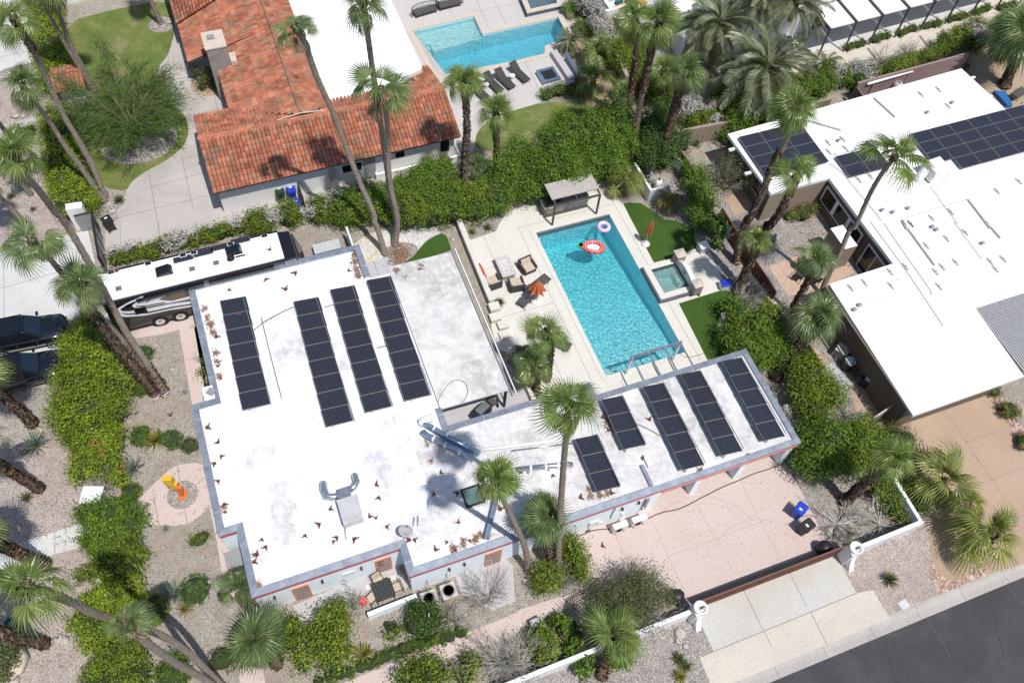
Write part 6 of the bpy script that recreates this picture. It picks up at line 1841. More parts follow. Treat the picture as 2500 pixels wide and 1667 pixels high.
wall('rough tan stone wall below the vine hedge by the far pool', [tuple(g(20, x, y, 1.9).xy) for x, y in ((480, -60), (590, 110), (690, 290), (790, 520))], 1.9, .3, 'stack_stone')
wall('white end wall beside the metal gate', [(-11.3, 45.0), (-10.3, 44.9)], 2.1, .5, 'stucco_white')
t = thing('metal_gate', 'tall grey panelled metal gate left of the motorhome', 'gate', (-9.85, 42.5, 0))
MB().box(-9.9, -9.82, 40.45, 43.6, .1, 1.85).build('panel', 'mid_grey', t)
mb = MB()
for y in (40.4, 41.5, 42.55, 43.6): mb.box(-9.95, -9.78, y - .04, y + .04, 0, 1.95)
mb.box(-9.93, -9.79, 40.45, 43.6, 1.852, 1.92)
mb.build('frame', 'dark_metal', t)
t = thing('metal_gate', 'dark grey metal gate leaf joined to the white end wall', 'gate', (-10.2, 44.4, 0))
MB().box(-11.0, -9.95, 44.5, 44.56, .1, 1.6).build('panel', 'mid_grey', t)
mb = MB().box(-11.02, -9.93, 44.48, 44.58, 1.601, 1.66); mb.box(-9.95, -9.85, 44.0, 44.6, 0, 1.7)
mb.build('frame', 'dark_metal', t)
t = thing('rv_gate', 'low brown gate panel and white boards behind the motorhome', 'gate', (-10.4, 36.5, 0))
MB().box(-10.5, -10.42, 34.7, 36.6, .05, 1.3).build('panel', 'tan_wall', t)
mb = MB()
for k in range(9): mb.box(-10.35, -9.95, 35.6 + .12 * k, 35.69 + .12 * k, .9, .95)
mb.build('boards', 'white_paint', t)
t = thing('covered_pile', 'white boards and a dark green tarpaulin behind the motorhome cab', 'pile', (4.3, 37.2, 0))
MB().box(3.2, 5.0, 37.5, 38.3, .05, .6).build('boards', 'unit_grey', t)
MB().hexa([(3.0, 36.3, .02), (5.6, 36.3, .02), (5.6, 37.48, .02), (3.0, 37.48, .02)], [(3.1, 36.6, .5), (5.4, 36.5, .45), (5.5, 37.48, .62), (3.0, 37.48, .6)]).build('tarpaulin', 'tarp', t, bevel=.08)
MB().box(5.6, 5.72, 36.4, 38.4, 0, 1.5).build('post', 'stucco_white', t)
t = thing('gate_lodge', 'small terracotta-tiled gate roof half under the leafy tree', 'gatehouse', (-10.2, 56.6, 0))
c = [g(0, 350, 560, 2.1), g(0, 520, 600, 2.1), g(0, 520, 485, 2.1), g(0, 400, 480, 2.1)]
cc = sum(c, Vector()) / 4
mb = MB().prism([(cc.x - .7, cc.y - .9), (cc.x + .9, cc.y - .9), (cc.x + .9, cc.y + .9), (cc.x - .7, cc.y + .9)], 0, 1.9); mb.build('walls', 'stucco_white', t)
tile_part('roof', [((cc.x - 1.0, cc.y - 1.3, 1.95), (cc.x + 1.2, cc.y - 1.3, 1.95), (cc.x - 1.0, cc.y, 2.4), (cc.x + 1.2, cc.y, 2.4)), ((cc.x + 1.2, cc.y + 1.3, 1.95), (cc.x - 1.0, cc.y + 1.3, 1.95), (cc.x + 1.2, cc.y, 2.4), (cc.x - 1.0, cc.y, 2.4))], t)
def mark(cx_, cy_, r, w_, a0, a1, zt=.0195):
 mb_ = MB()
 for k in range(20):
  q = []
  for f, rr in ((k, r), (k + 1, r), (k + 1, r + w_), (k, r + w_)):
   an = R(a0 + (a1 - a0) * f / 20); q.append((cx_ + rr * math.cos(an), cy_ + rr * math.sin(an), zt))
  mb_.face(q)
 tag(mb_.build('tyre_marks', 'tyre_mark'), kind='structure')
c_ = g(22, 1330, 640)
mark(c_.x, c_.y - .4, 3.4, .12, 15, 120); mark(c_.x + .05, c_.y - .5, 3.05, .09, 10, 110); mark(c_.x + 2.6, c_.y - 2.6, 3.2, .10, 40, 130, .0215)
# ------------------------------------------------------------------ sculpture
p = g(2, 1250, 285)
t = thing('lightning_sculpture', 'orange and yellow lightning-bolt sculpture on the round pink plaza', 'sculpture', (p.x, p.y, 0))
MB().prism([(p.x - .32, p.y - .15), (p.x + .1, p.y - .3), (p.x + .32, p.y + .25), (p.x - .05, p.y + .3)], 0.024, .07).build('base', 'bolt_orange', t)
def slab(pts, w, mat_, name):
 d = Vector((.94, -.34, 0)); s = Vector((.34, .94, 0)) * w
 f = [Vector((p.x, p.y, z)) + d * a - s for a, z in pts]
 return MB().hexa(f, [q + s * 2 for q in f]).build(name, mat_, t, bevel=.01)
slab([(-.06, .07), (.08, .07), (.26, 1.25), (-.22, 1.25)], .11, 'bolt_orange', 'lower_bolt')
slab([(-.02, 1.1), (-.30, 1.1), (-.34, 1.75), (.12, 1.75)], .13, 'bolt_yellow', 'middle_bolt')
slab([(-.02, 1.6), (-.46, 1.6), (-.52, 2.35), (.02, 2.5)], .15, 'bolt_yellow', 'upper_bolt')
# ------------------------------------------------------------------ machines by the walls
def split_unit(label, x, y):
 t = thing('air_conditioner', label, 'air conditioner', (x, y, 0), 0, 'white wall units by the garage')
 MB().box(x - .45, x + .45, y - .17, y + .17, .18, .86).build('cabinet', 'white_plastic', t, bevel=.02)
 mb = MB()
 for k in range(3): mb.lathe([(.26 - .08 * k, -.01), (.26 - .08 * k, .01)], (0, 0, 0), 20)
 mb.v = [(x - .1 + a, y - .185 + c, .52 + b) for a, b, c in mb.v]
 mb.build('fan_grille', 'mid_grey', t)
 mb = MB()
 for dx in (-.3, .3): mb.box(x + dx - .03, x + dx + .03, y - .2, y + .2, .02, .175)
 mb.build('feet', 'mid_grey', t)
 mb = MB().tube([(x + .3, y + .15, .5), (x + .4, y + .3, .9), (x + .38, 13.9, 1.1)], .03, 6); mb.build('pipe', 'white_paint', t)
split_unit('white wall-side air conditioner, the left one of the pair by the garage', 14.75, 13.38)
split_unit('white wall-side air conditioner, the right one next to the garage pillar', 15.95, 13.38)
def condenser(label, x, y):
 t = thing('air_conditioner', label, 'air conditioner', (x, y, 0), 0, 'fan units outside the front wall')
 MB().box(x - .42, x + .42, y - .42, y + .42, .05, .84).build('cabinet', 'duct_tan', t, bevel=.04)
 mb = MB()
 for k in range(5): mb.lathe([(.38 - .07 * k, .85), (.36 - .07 * k, .865)], (x, y, 0), 22)
 mb.build('fan_guard', 'mid_grey', t)
 MB().lathe([(.37, .842), (.37, .848)], (x, y, 0), 22).build('fan_well', 'mid_grey', t)
 mb = MB()
 for k in range(4):
  a = k * 1.571 + .4
  mb.obox((x + .17 * math.cos(a), y + .17 * math.sin(a), .855), .34, .13, .006, a)
 mb.build('fan_blades', 'mid_grey', t)
 MB().tube([(x + .1, y + .42, .4), (x + .15, y + .7, .8), (x + .15, 13.92, 1.2)], .025, 5).build('pipe', 'mid_grey', t)
condenser('tan fan unit by the front wall, clear of the white-flowered shrub', 4.45, 13.1)
condenser('tan fan unit half hidden by the white-flowered shrub', 3.35, 13.05)
p = g(2, 1602, 725, .8)
t = thing('pump_box', 'dark grey equipment box beside the left wall corner', 'equipment box', (p.x, p.y, 0))
MB().box(p.x - .42, p.x + .38, p.y - .45, p.y + .45, .1, .9).build('cabinet', 'grey_plastic', t, bevel=.03)
MB().box(p.x - .44, p.x + .40, p.y - .47, p.y + .47, .901, .95).build('lid', 'mid_grey', t)
# rooftop unit with elbow ducts
t = thing('rooftop_unit', 'grey rooftop air unit with two curved silver ducts on the white roof', 'air conditioner', (.67, 18.2, ZR))
MB().hexa([(.12, 17.48, ZR + .12), (1.2, 17.52, ZR + .12), (1.24, 18.92, ZR + .12), (.12, 18.9, ZR + .12)], [(.12, 17.48, ZR + .75), (1.2, 17.52, ZR + .75), (1.24, 18.92, ZR + .75), (.12, 18.9, ZR + .75)]).build('cabinet', 'unit_grey', t, bevel=.02)
MB().box(.2, 1.15, 17.55, 18.85, ZR, ZR + .119).build('stand', 'mid_grey', t)
mb = MB()
for k in range(6): mb.box(.2 + k * .165, .33 + k * .165, 17.56, 17.85, ZR + .752, ZR + .765)
mb.build('grille', 'grey_paint', t)
MB().box(.3, .95, 18.93, 19.6, ZR + .05, ZR + .5).build('plenum', 'galvanised', t)
MB().tube([(.32, 19.3, ZR + .35), (.0, 19.3, ZR + .36), (-.3, 19.45, ZR + .38), (-.35, 19.9, ZR + .38), (-.3, 20.25, ZR + .3), (-.28, 20.35, ZR)], .2, 12).build('duct', 'galvanised', t, True)
MB().tube([(.9, 19.45, ZR + .35), (1.2, 19.5, ZR + .36), (1.42, 19.75, ZR + .38), (1.42, 20.1, ZR + .35), (1.4, 20.3, ZR)], .19, 12).build('duct', 'galvanised', t, True)
MB().tube([(.2, 17.5, ZR + .3), (.1, 17.3, ZR + .1), (.05, 16.9, ZR + .04)], .03, 6).build('cable', 'mid_grey', t)
# long duct runs
t = thing('roof_duct', 'pair of long bluish metal ducts running across the roof wing', 'duct', (6.3, 21.3, ZR))
dz = ZR + .3
for pts in ([(6.05, 21.85), (6.9, 20.75), (8.3, 19.2)], [(5.85, 21.2), (6.9, 20.15), (7.9, 18.95)]):
 MB().tube([(x, y, dz) for x, y in [(pts[0][0] - .15, pts[0][1] + .3)] + pts], .17, 12).build('duct_run', 'duct_blue', t, True)
mb = MB()
for a, b in (((6.05, 21.85), (8.3, 19.2)), ((5.85, 21.2), (7.9, 18.95))):
 for f in (.15, .4, .7):
  c = Vector((a[0] + (b[0] - a[0]) * f, a[1] + (b[1] - a[1]) * f, dz)); d = Vector((b[0] - a[0], b[1] - a[1], 0)).normalized() * .05
  mb.tube([c - d, c + d], .19, 12)
mb.build('bands', 'white_paint', t)
p = g(11, 1165, 1365, ZR + .2)
MB().tube([(p.x - .3, p.y, ZR), (p.x - .28, p.y, ZR + .3), (p.x + .0, p.y, ZR + .42), (p.x + .35, p.y + .02, ZR + .36)], .22, 12).build('elbow', 'white_paint', t, True)
t = thing('roof_duct', 'straight silver duct lying across the roof towards the short panel row', 'duct', (11.5, 17.3, ZR))
a, b = g(22, 40, 105, ZR + .3), g(22, 385, 72, ZR + .3)
MB().tube([a, b, b + Vector((.15, 0, -.1)), b + Vector((.2, 0, -.3))], .15, 12).build('duct_run', 'galvanised', t, True)
mb = MB()
for f in (.25, .55, .8): mb.tube([a.lerp(b, f) - (b - a).normalized() * .06, a.lerp(b, f) + (b - a).normalized() * .06], .17, 12)
mb.build('bands', 'white_paint', t)
mb = MB()
for f in (.2, .6): c = a.lerp(b, f); mb.box(c.x - .05, c.x + .05, c.y - .18, c.y + .18, ZR, ZR + .12)
mb.build('supports', 'mid_grey', t)
t = thing('roof_duct', 'thin silver double duct running from the long bluish ducts to the round palm crown', 'duct', (8, 19.3, ZR))
a, b = g(11, 1500, 1568, ZR + .2), g(21, 415, 1485, ZR + .2)
MB().tube([a, a.lerp(b, .5), b], .09, 10).build('duct_run', 'white_paint', t, True)
a2 = Vector((0, -.28, 0))
MB().tube([a.lerp(b, .35) + a2, b + a2], .05, 8).build('pipe', 'galvanised', t, True)
t = thing('roof_duct', 'bluish square duct running to the front edge beside the skylight', 'duct', (7.6, 15.5, ZR))
a, b = g(12, 1650, 280, ZR + .25), g(12, 1575, 580, ZR + .25)
mb = MB().beam(a, b, .26, .24); mb.build('duct_run', 'duct_blue', t)
mb = MB()
for f in (.3, .62): mb.beam(a.lerp(b, f), a.lerp(b, f + .02), .30, .28)
mb.build('bands', 'galvanised', t)
# skylight, dish, vents, cables
c = [g(12, *q, ZR + .2) for q in ((1405, 250), (1520, 215), (1565, 320), (1440, 370))]
cx_ = sum(p.x for p in c) / 4; cy_ = sum(p.y for p in c) / 4
t = thing('skylight', 'square dark-framed skylight on the roof wing near the bluish square duct', 'skylight', (cx_, cy_, ZR))
MB().box(cx_ - .62, cx_ + .62, cy_ - .62, cy_ + .62, ZR, ZR + .14).build('curb', 'roof_worn', t)
mb = MB()
for a in ((-.56, -.44, -.56, .56), (.44, .56, -.56, .56), (-.44, .44, -.56, -.44), (-.44, .44, .44, .56)): mb.box(cx_ + a[0], cx_ + a[1], cy_ + a[2], cy_ + a[3], ZR + .141, ZR + .24)
mb.build('frame', 'dark_metal', t)
MB().box(cx_ - .439, cx_ + .439, cy_ - .439, cy_ + .439, ZR + .142, ZR + .19).build('pane', 'sky_glass', t)
p = g(12, 1020, 540, ZR + .5)
t = thing('satellite_dish', 'grey satellite dish on the roof edge above the front patio', 'satellite dish', (p.x, p.y, ZR))
q0 = Vector((.35, .25, .9)).normalized()
e1_ = q0.orthogonal().normalized(); e2_ = q0.cross(e1_)
mb = MB(); ctr = Vector((p.x, p.y, ZR + .55))
for r_, dd in ((.02, 0), (.2, .03), (.42, .13), (.43, .12), (.2, .01), (.02, -.02)):
 for j in range(20): mb.v.append(tuple(ctr + (e1_ * math.cos(j * .31416) + e2_ * math.sin(j * .31416) * .92) * r_ + q0 * dd))
for i in range(5):
 for j in range(20): mb.f.append((i * 20 + j, i * 20 + (j + 1) % 20, i * 20 + 20 + (j + 1) % 20, i * 20 + 20 + j)); mb.m.append(0)
mb.build('reflector', 'grey_paint', t, True)
MB().tube([ctr - q0 * .02, (p.x - .05, p.y - .1, ZR + .3), (p.x - .1, p.y - .1, ZR)], .03, 6).build('mast', 'mid_grey', t)
MB().tube([ctr + e1_ * .4, ctr + q0 * .5, ctr + q0 * .56], .02, 5).build('feed_arm', 'dark_metal', t)
t = thing('conduit_stub', 'small forked grey conduit beside the satellite dish', 'conduit', (p.x + .6, p.y + .4, ZR))
mb = MB().tube([(p.x + .5, p.y + .35, ZR + .03), (p.x + .75, p.y + .7, ZR + .35)], .025, 5); mb.tube([(p.x + .75, p.y + .25, ZR + .03), (p.x + .95, p.y + .75, ZR + .3)], .025, 5)
mb.build('pipe', 'mid_grey', t)
def cable(name, label, pts, r, m, cat='cable', n=5):
 V_ = [Vector(q) for q in pts]
 out = []
 for i in range(len(V_) - 1):
  p0, p1, p2, p3 = V_[max(i - 1, 0)], V_[i], V_[i + 1], V_[min(i + 2, len(V_) - 1)]
  for k in range(6):
   f = k / 6
   out.append(.5 * ((2 * p1) + (p2 - p0) * f + (2 * p0 - 5 * p1 + 4 * p2 - p3) * f * f + (3 * p1 - p0 - 3 * p2 + p3) * f ** 3))
 out.append(V_[-1])
 return tag(MB().tube(out, r, n).build(name, m), label, cat)
cable('garden_hose', 'dark hose lying in a long curve across the pink driveway', [(*g(22, *q).xy, .045) for q in ((440, 570), (560, 525), (700, 512), (820, 495), (1000, 412), (1150, 375), (1300, 300), (1450, 225), (1560, 180), (1650, 140), (1760, 105))] + [(*g(32, 130, 60).xy, .045)], .028, 'rubber_hose', 'hose')
cable('garden_hose', 'yellow hose curling over white gravel behind the house', [(*g(11, *q).xy, .05) for q in ((740, 275), (790, 250), (830, 205), (845, 165), (800, 135), (750, 120))], .035, 'yellow_hose', 'hose')
cable('loose_cable', 'loop of black cable lying on the stained patio roof', [g(11, *q, 2.60) for q in ((1235, 1275), (1250, 1215), (1310, 1120), (1375, 1085), (1430, 1105), (1447, 1160), (1430, 1215), (1400, 1240))], .014, 'dark_metal')
cable('roof_conduit', 'dark conduit line running down the roof right of the left panel row', [g(11, *q, ZR + .05) for q in ((35, 655), (60, 760), (120, 1000), (175, 1210))], .02, 'dark_metal', 'conduit')
cable('roof_conduit', 'dark conduit linking the left panel row to the second row', [g(11, *q, ZR + .05) for q in ((-40, 765), (40, 700), (70, 680), (200, 610), (265, 585))], .02, 'dark_metal', 'conduit')
cable('roof_conduit', 'short dark conduit linking the second and third panel rows', [g(11, *q, ZR + .05) for q in ((465, 590), (535, 568))], .02, 'dark_metal', 'conduit')
cable('roof_conduit', 'short dark conduit linking the third panel row to the row by the patio roof', [g(11, *q, ZR + .05) for q in ((830, 865), (895, 850))], .02, 'dark_metal', 'conduit')
cable('roof_conduit', 'grey conduit slanting between the two left garage panel rows', [g(21, *q, ZR + .05) for q in ((570, 1290), (620, 1300), (890, 1400), (1020, 1470))], .03, 'mid_grey', 'conduit')
cable('roof_conduit', 'dark conduit running to the low parapet end of the garage roof', [g(22, *q, ZR + .05) for q in ((890, 10), (930, 95))], .02, 'dark_metal', 'conduit')
cable('garden_hose', 'thin dark hose coiled by the pump enclosure gravel', [(*g(20, *q).xy, .04) for q in ((1080, 1250), (1130, 1270), (1170, 1330), (1100, 1330), (1060, 1290))], .02, 'rubber_hose', 'hose')
cable('garden_hose', 'grey cable across the turf corner by the pergola frame', [(*g(21, *q).xy, .05) for q in ((1140, 905), (1180, 930), (1250, 925), (1310, 905))], .018, 'rubber_hose', 'hose')
# ------------------------------------------------------------------ front patio furniture
t = tag(MB().prism([tuple(q.xy) for q in (g(12, 745, 900), g(12, 955, 825), g(12, 985, 895), g(12, 960, 930), g(12, 780, 1000))], .014, .024).build('patio_rug', 'rug'), 'cream patterned rug under the black patio table', 'rug')
p = g(12, 872, 930, .7)
t = thing('patio_table', 'black perforated square table on the cream rug', 'table', (p.x, p.y, 0))
MB().obox((p.x, p.y, .70), 1.05, 1.05, .03, R(2)).build('top', 'black_plastic', t)
mb = MB()
for a in range(7):
 for b in range(7): mb.obox((p.x - .42 + a * .14, p.y - .42 + b * .14, .717), .05, .05, .006, R(45))
mb.build('pattern', 'grey_plastic', t)
for sx in (-1, 1):
 for sy in (-1, 1): MB().tube([(p.x + sx * .45, p.y + sy * .45, .69), (p.x + sx * .47, p.y + sy * .47, .03)], .025, 6).build('leg', 'black_plastic', t)
def pchair(label, x, y, rz, seatm='cushion_tan', group='chairs on the front patio'):
 t = thing('patio_chair', label, 'chair', (x, y, 0), rz, group); WLOC[t.name] = Vector((0, 0, 0))
 MB().box(-.25, .25, -.25, .25, .40, .46).build('seat', seatm, t, bevel=.02)
 MB().hexa([(-.25, .20, .46), (.25, .20, .46), (.25, .26, .46), (-.25, .26, .46)], [(-.24, .30, .90), (.24, .30, .90), (.24, .35, .90), (-.24, .35, .90)]).build('backrest', seatm, t, bevel=.02)
 for s in (-1, 1):
  MB().tube([(s * .28, -.25, .02), (s * .28, -.25, .62), (s * .28, .25, .64)], .02, 6).build('armrest', 'black_plastic', t)
  MB().tube([(s * .28, .30, .90), (s * .27, .26, .4), (s * .28, .32, .02)], .02, 6).build('leg', 'black_plastic', t)
 return t
q = g(12, 838, 870, .5); pchair('tan sling chair behind the black patio table', q.x, q.y, R(15))
q = g(12, 962, 912, .5); pchair('tan sling chair at the right of the black patio table', q.x, q.y, R(-85))
q = g(12, 790, 985, .5); pchair('tan sling chair at the near left corner of the black patio table', q.x, q.y, R(120))
wall('low white wall enclosing the front patio', [(.05, 13.35), (2.75, 13.45)], .75, .2, 'stucco_blue')
p = g(12, 735, 1015, .3)
t = thing('barbecue_grill', 'small red and black kettle by the patio wall end', 'barbecue', (p.x, p.y, 0))
MB().lathe([(.05, .35), (.24, .45), (.26, .6), (.2, .7), (.05, .78)], (p.x, p.y, 0), 14).build('bowl', 'red_vinyl', t, True)
for k in range(3): MB().tube([(p.x, p.y, .4), (p.x + .25 * math.cos(k * 2.1), p.y + .25 * math.sin(k * 2.1), .01)], .015, 5).build('leg', 'black_plastic', t)
p = g(11, 1545, 1300, .6)
t = thing('grill_cart', 'black covered grill cart on the grey side patio', 'barbecue', (p.x, p.y, 0))
MB().obox((p.x, p.y, .5), 1.3, .55, .9, R(28)).build('cart', 'black_plastic', t, bevel=.05)
MB().obox((p.x, p.y, 1.05), .9, .5, .2, R(28)).build('hood', 'grey_plastic', t, bevel=.08)
q = g(11, 1610, 1240, .4)
t = thing('patio_chair', 'dark folding chair with round wheel beside the grill cart', 'chair', (q.x, q.y, 0))
MB().obox((q.x, q.y, .45), .6, .55, .06, R(20)).build('seat', 'mesh_grey', t)
MB().obox((q.x + .1, q.y + .3, .75), .6, .06, .6, R(20)).build('backrest', 'mesh_grey', t)
mb = MB(); mb.lathe([(.26, -.015), (.28, 0), (.26, .015)], (0, 0, 0), 20); mb.v = [(q.x + .35 + c, q.y - .1 + a, .28 + b) for a, b, c in mb.v]; mb.build('wheel', 'dark_metal', t)
# red float standing by the low wall
p = g(11, 1545, 330, .5)
t = thing('surf_mat', 'red folded pool mat leaning on the low deck wall', 'pool float', (p.x + .1, p.y, 0))
MB().hexa([(p.x, p.y - .8, .02), (p.x + .25, p.y - .8, .02), (p.x + .25, p.y + .5, .02), (p.x, p.y + .5, .02)], [(p.x - .1, p.y - .6, .7), (p.x - .02, p.y - .6, .7), (p.x - .02, p.y + .4, .75), (p.x - .1, p.y + .4, .75)]).build('mat', 'red_vinyl', t, bevel=.03)
# ------------------------------------------------------------------ far pool furniture
for i, (x, y, lab) in enumerate(((1520, 615, 'dark wicker lounger half under the palm crown by the far pool'), (1620, 570, 'dark wicker lounger right of two white drum tables by the far pool'), (1700, 545, 'dark wicker lounger second from the right by the far pool'), (1800, 500, 'dark wicker lounger nearest the square fire pit'))):
 p = g(10, x, y, .35)
 lounger(lab, p, R(-72), 'wicker', 'dark wicker loungers by the far pool', 32, 'dark_metal')
for x, y, lab in ((1543, 545, 'white drum side table between the far loungers, the one nearer the water'), (1572, 580, 'white drum side table between the far loungers, the one nearer the hedge'), (1752, 520, 'white drum side table beside the lounger nearest the fire pit')):
 p = g(10, x, y, .4)
 t = thing('drum_table', lab, 'side table', (p.x, p.y, 0), 0, 'white drum tables')
 MB().lathe([(.20, .016), (.19, .05), (.19, .42)], (p.x, p.y, 0), 18).build('drum', 'white_plastic', t)
 MB().lathe([(.23, .421), (.24, .44), (.23, .46)], (p.x, p.y, 0), 18).build('top', 'white_plastic', t)
for x, y, lab, rz in ((1155, 65, 'curved dark wire sofa left of the other by the far white wall', 8), (1320, 18, 'curved dark wire sofa with wheel pattern, right of the other', 5)):
 p = g(10, x, y, .4)
 t = thing('wire_sofa', lab, 'sofa', (p.x, p.y, 0), R(rz), 'dark wire sofas'); WLOC[t.name] = Vector((0, 0, 0))
 MB().box(-1.0, 1.0, -.4, .3, .30, .40).build('seat', 'mesh_grey', t)
 mb = MB()
 for k in range(22):
  a = math.pi * k / 21
  mb.tube([(-1.2 * math.cos(a), .25 * 0 + .45 * math.sin(a) - .1, .02), (-1.25 * math.cos(a), .55 * math.sin(a) - .1, .8)], .018, 4)
 for z in (.05, .4, .8): mb.tube([(-1.22 * math.cos(math.pi * k / 21), .5 * math.sin(math.pi * k / 21) - .1, z) for k in range(22)], .025, 5)
 mb.build('wire_back', 'dark_metal', t)
 mb = MB()
 for s in (-.9, .9):
  for yy in (-.35, .2): mb.tube([(s, yy, .3), (s, yy, .02)], .02, 5)
 mb.build('legs', 'dark_metal', t)
pf = g(20, 250, 510, .4)
t = thing('fire_pit', 'square pale-blue rimmed fire pit with black stones', 'fire pit', (pf.x, pf.y, 0), R(3)); WLOC[t.name] = Vector((0, 0, 0))
mb = MB()
for a in ((-.75, -.52, -.75, .75), (.52, .75, -.75, .75), (-.52, .52, -.75, -.52), (-.52, .52, .52, .75)): mb.box(*a, .32, .42)
mb.build('rim', 'duct_blue', t)
MB().box(-.68, .68, -.68, .68, .016, .319).build('base', 'white_paint', t)
MB().box(-.519, .519, -.519, .519, .321, .37).build('stones', 'black_plastic', t)
t = thing('bench_wall', 'L-shaped pale-blue bench wall round the square fire pit', 'bench', g(20, 350, 450))
a, b, c = g(20, 285, 350, .4), g(20, 410, 540, .4), g(20, 210, 610, .4)
MB().beam((a.x, a.y, .24), (b.x, b.y, .24), .55, .44).build('seat', 'patio_grey', t)
a, b = g(20, 370, 375, .7), g(20, 460, 525, .7)
MB().beam((a.x, a.y, .50), (b.x, b.y, .50), .18, .95).build('backrest', 'duct_blue', t)
MB().beam((g(20, 425, 545, .4).x, g(20, 425, 545, .4).y - .25, .235), (c.x, c.y, .235), .5, .435).build('side_seat', 'patio_grey', t)
mb = MB(); a, b = g(20, 310, 120, .3), g(20, 375, 245, .3)
t = thing('pool_wall', 'low blue-tiled wall at the right end of the far pool', 'wall', (a.x, a.y, 0))
MB().beam((a.x + .05, a.y, .2), (b.x + .05, b.y, .2), .12, .36).build('tiles', 'pool_tile_blue', t)
MB().beam((a.x + .25, a.y, .40), (b.x + .25, b.y, .40), .5, .05).build('cap', 'stone_cap', t)
# side yard of the brown house
t = thing('side_awning', 'curved milky awning sheet over the side yard', 'awning', g(31, 490, 1040))
a = g(31, 430, 1010, 1.6); b = g(31, 520, 1110, 1.6)
d = Vector((b.x - a.x, b.y - a.y, 0)).normalized(); s = Vector((d.y, -d.x, 0))
mb = MB()
for k in range(8):
 f0, f1 = k / 8, (k + 1) / 8
 z = lambda f: 1.7 + .35 * math.sin(math.pi * f)
 q0_, q1_ = a + d * -.2 + s * (f0 * 1.1 - .4), a + d * -.2 + s * (f1 * 1.1 - .4); L_ = (b - a).length + .6
 mb.hexa([(q0_.x, q0_.y, z(f0)), (q1_.x, q1_.y, z(f1)), (q1_.x + d.x * L_, q1_.y + d.y * L_, z(f1)), (q0_.x + d.x * L_, q0_.y + d.y * L_, z(f0))], [(q0_.x, q0_.y, z(f0) + .02), (q1_.x, q1_.y, z(f1) + .02), (q1_.x + d.x * L_, q1_.y + d.y * L_, z(f1) + .02), (q0_.x + d.x * L_, q0_.y + d.y * L_, z(f0) + .02)])
mb.build('sheet', 'grey_paint', t)
for f in (0, 1): MB().tube([(a.x + d.x * f * 1.5 - .1, a.y + d.y * f * 1.5, 0), (a.x + d.x * f * 1.5 - .1, a.y + d.y * f * 1.5, 1.75)], .03, 6).build('post', 'mid_grey', t)
for cr, x, y, lab, m1, m2, h in ((31, 515, 870, 'pale storage bin against the brown siding, farthest up the side yard', 'mid_grey', 'duct_tan', .8), (31, 565, 955, 'round dark barrel with a white top in the side yard', 'black_plastic', 'white_plastic', .8), (31, 725, 1070, 'white-topped cooler box with blue sides by the brown siding', 'blue_plastic', 'white_plastic', 1.0)):
 p = g(cr, x, y, h)
 t = thing('storage_bin', lab, 'storage bin', (p.x, p.y, 0), R(32)); WLOC[t.name] = Vector((0, 0, 0))
 if 'barrel' in lab:
  MB().lathe([(.35, .01), (.42, .2), (.42, h - .05)], (0, 0, 0), 18).build('drum', m1, t); MB().lathe([(.36, h - .049), (.36, h), (.1, h + .03)], (0, 0, 0), 18).build('lid', m2, t)
 else:
  MB().box(-.38, .38, -.45, .45, .01, h - .05).build('tub', m1, t, bevel=.02); MB().box(-.42, .36, -.40, .40, h - .049, h + .03).build('lid', m2, t, bevel=.02)
p = g(31, 600, 1010, .4); pchair('dark folded chair lying against the brown siding', p.x, p.y, R(60), 'mesh_grey', None)
p = g(31, 640, 1075, .4)
t = thing('plant_pot', 'grey round tub beside the white-topped cooler box', 'pot', (p.x, p.y, 0)); MB().lathe([(.25, .01), (.32, .55), (.28, .56), (.26, .4)], (p.x, p.y, 0), 16).build('tub', 'grey_plastic', t); MB().lathe([(.26, .39), (.02, .42)], (p.x, p.y, 0), 16).build('soil', 'dirt', t)
p = g(31, 690, 1110, .4)
t = thing('grill_cart', 'black grill by the white-topped cooler box', 'barbecue', (p.x, p.y, 0), R(30)); WLOC[t.name] = Vector((0, 0, 0))
MB().box(-.3, .3, -.6, .6, .1, .75).build('cart', 'black_plastic', t, bevel=.04); MB().box(-.26, .26, -.4, .4, .751, .95).build('hood', 'grey_plastic', t, bevel=.06)
t = thing('slat_gate', 'grey slatted gate beside the near corner of the brown house', 'gate', g(31, 760, 1340))
a, b = g(31, 700, 1370, 1.0), g(31, 890, 1245, 1.0)
mb = MB()
for k in range(11):
 c = a.lerp(b, k / 10); mb.box(c.x - .03, c.x + .03, c.y - .03, c.y + .03, .05, 1.5)
mb.build('slats', 'duct_tan', t)
MB().beam((a.x, a.y, 1.54), (b.x, b.y, 1.54), .08, .08).build('rail', 'duct_tan', t)
# patio set under the palm
p = g(31, 300, 310, .7)
t = thing('patio_table', 'round dark mesh table on the flagstone patio', 'table', (p.x, p.y, 0))
MB().lathe([(.60, .70), (.62, .72), (.60, .74)], (p.x, p.y, 0), 24).build('top', 'mesh_grey', t)
MB().tube([(p.x, p.y, .7), (p.x, p.y, .03)], .04, 8).build('post', 'dark_metal', t); MB().lathe([(.3, .01), (.28, .05)], (p.x, p.y, 0), 16).build('foot', 'dark_metal', t)
for x, y, rz, lab in ((230, 290, 60, 'dark mesh chair at the far left of the round flagstone-patio table'), (215, 370, 120, 'dark mesh chair at the near left of the round flagstone-patio table'), (345, 390, 200, 'dark mesh chair at the near right of the round flagstone-patio table'), (360, 320, 270, 'dark mesh chair at the right of the round flagstone-patio table')):
 q = g(31, x, y, .5); pchair(lab, q.x, q.y, R(rz), 'mesh_grey', 'chairs on the flagstone patio')
p = g(31, 38, 120, 1.0)
t = thing('closed_umbrella', 'small teal folded parasol by the gravel court', 'parasol', (p.x, p.y, 0))
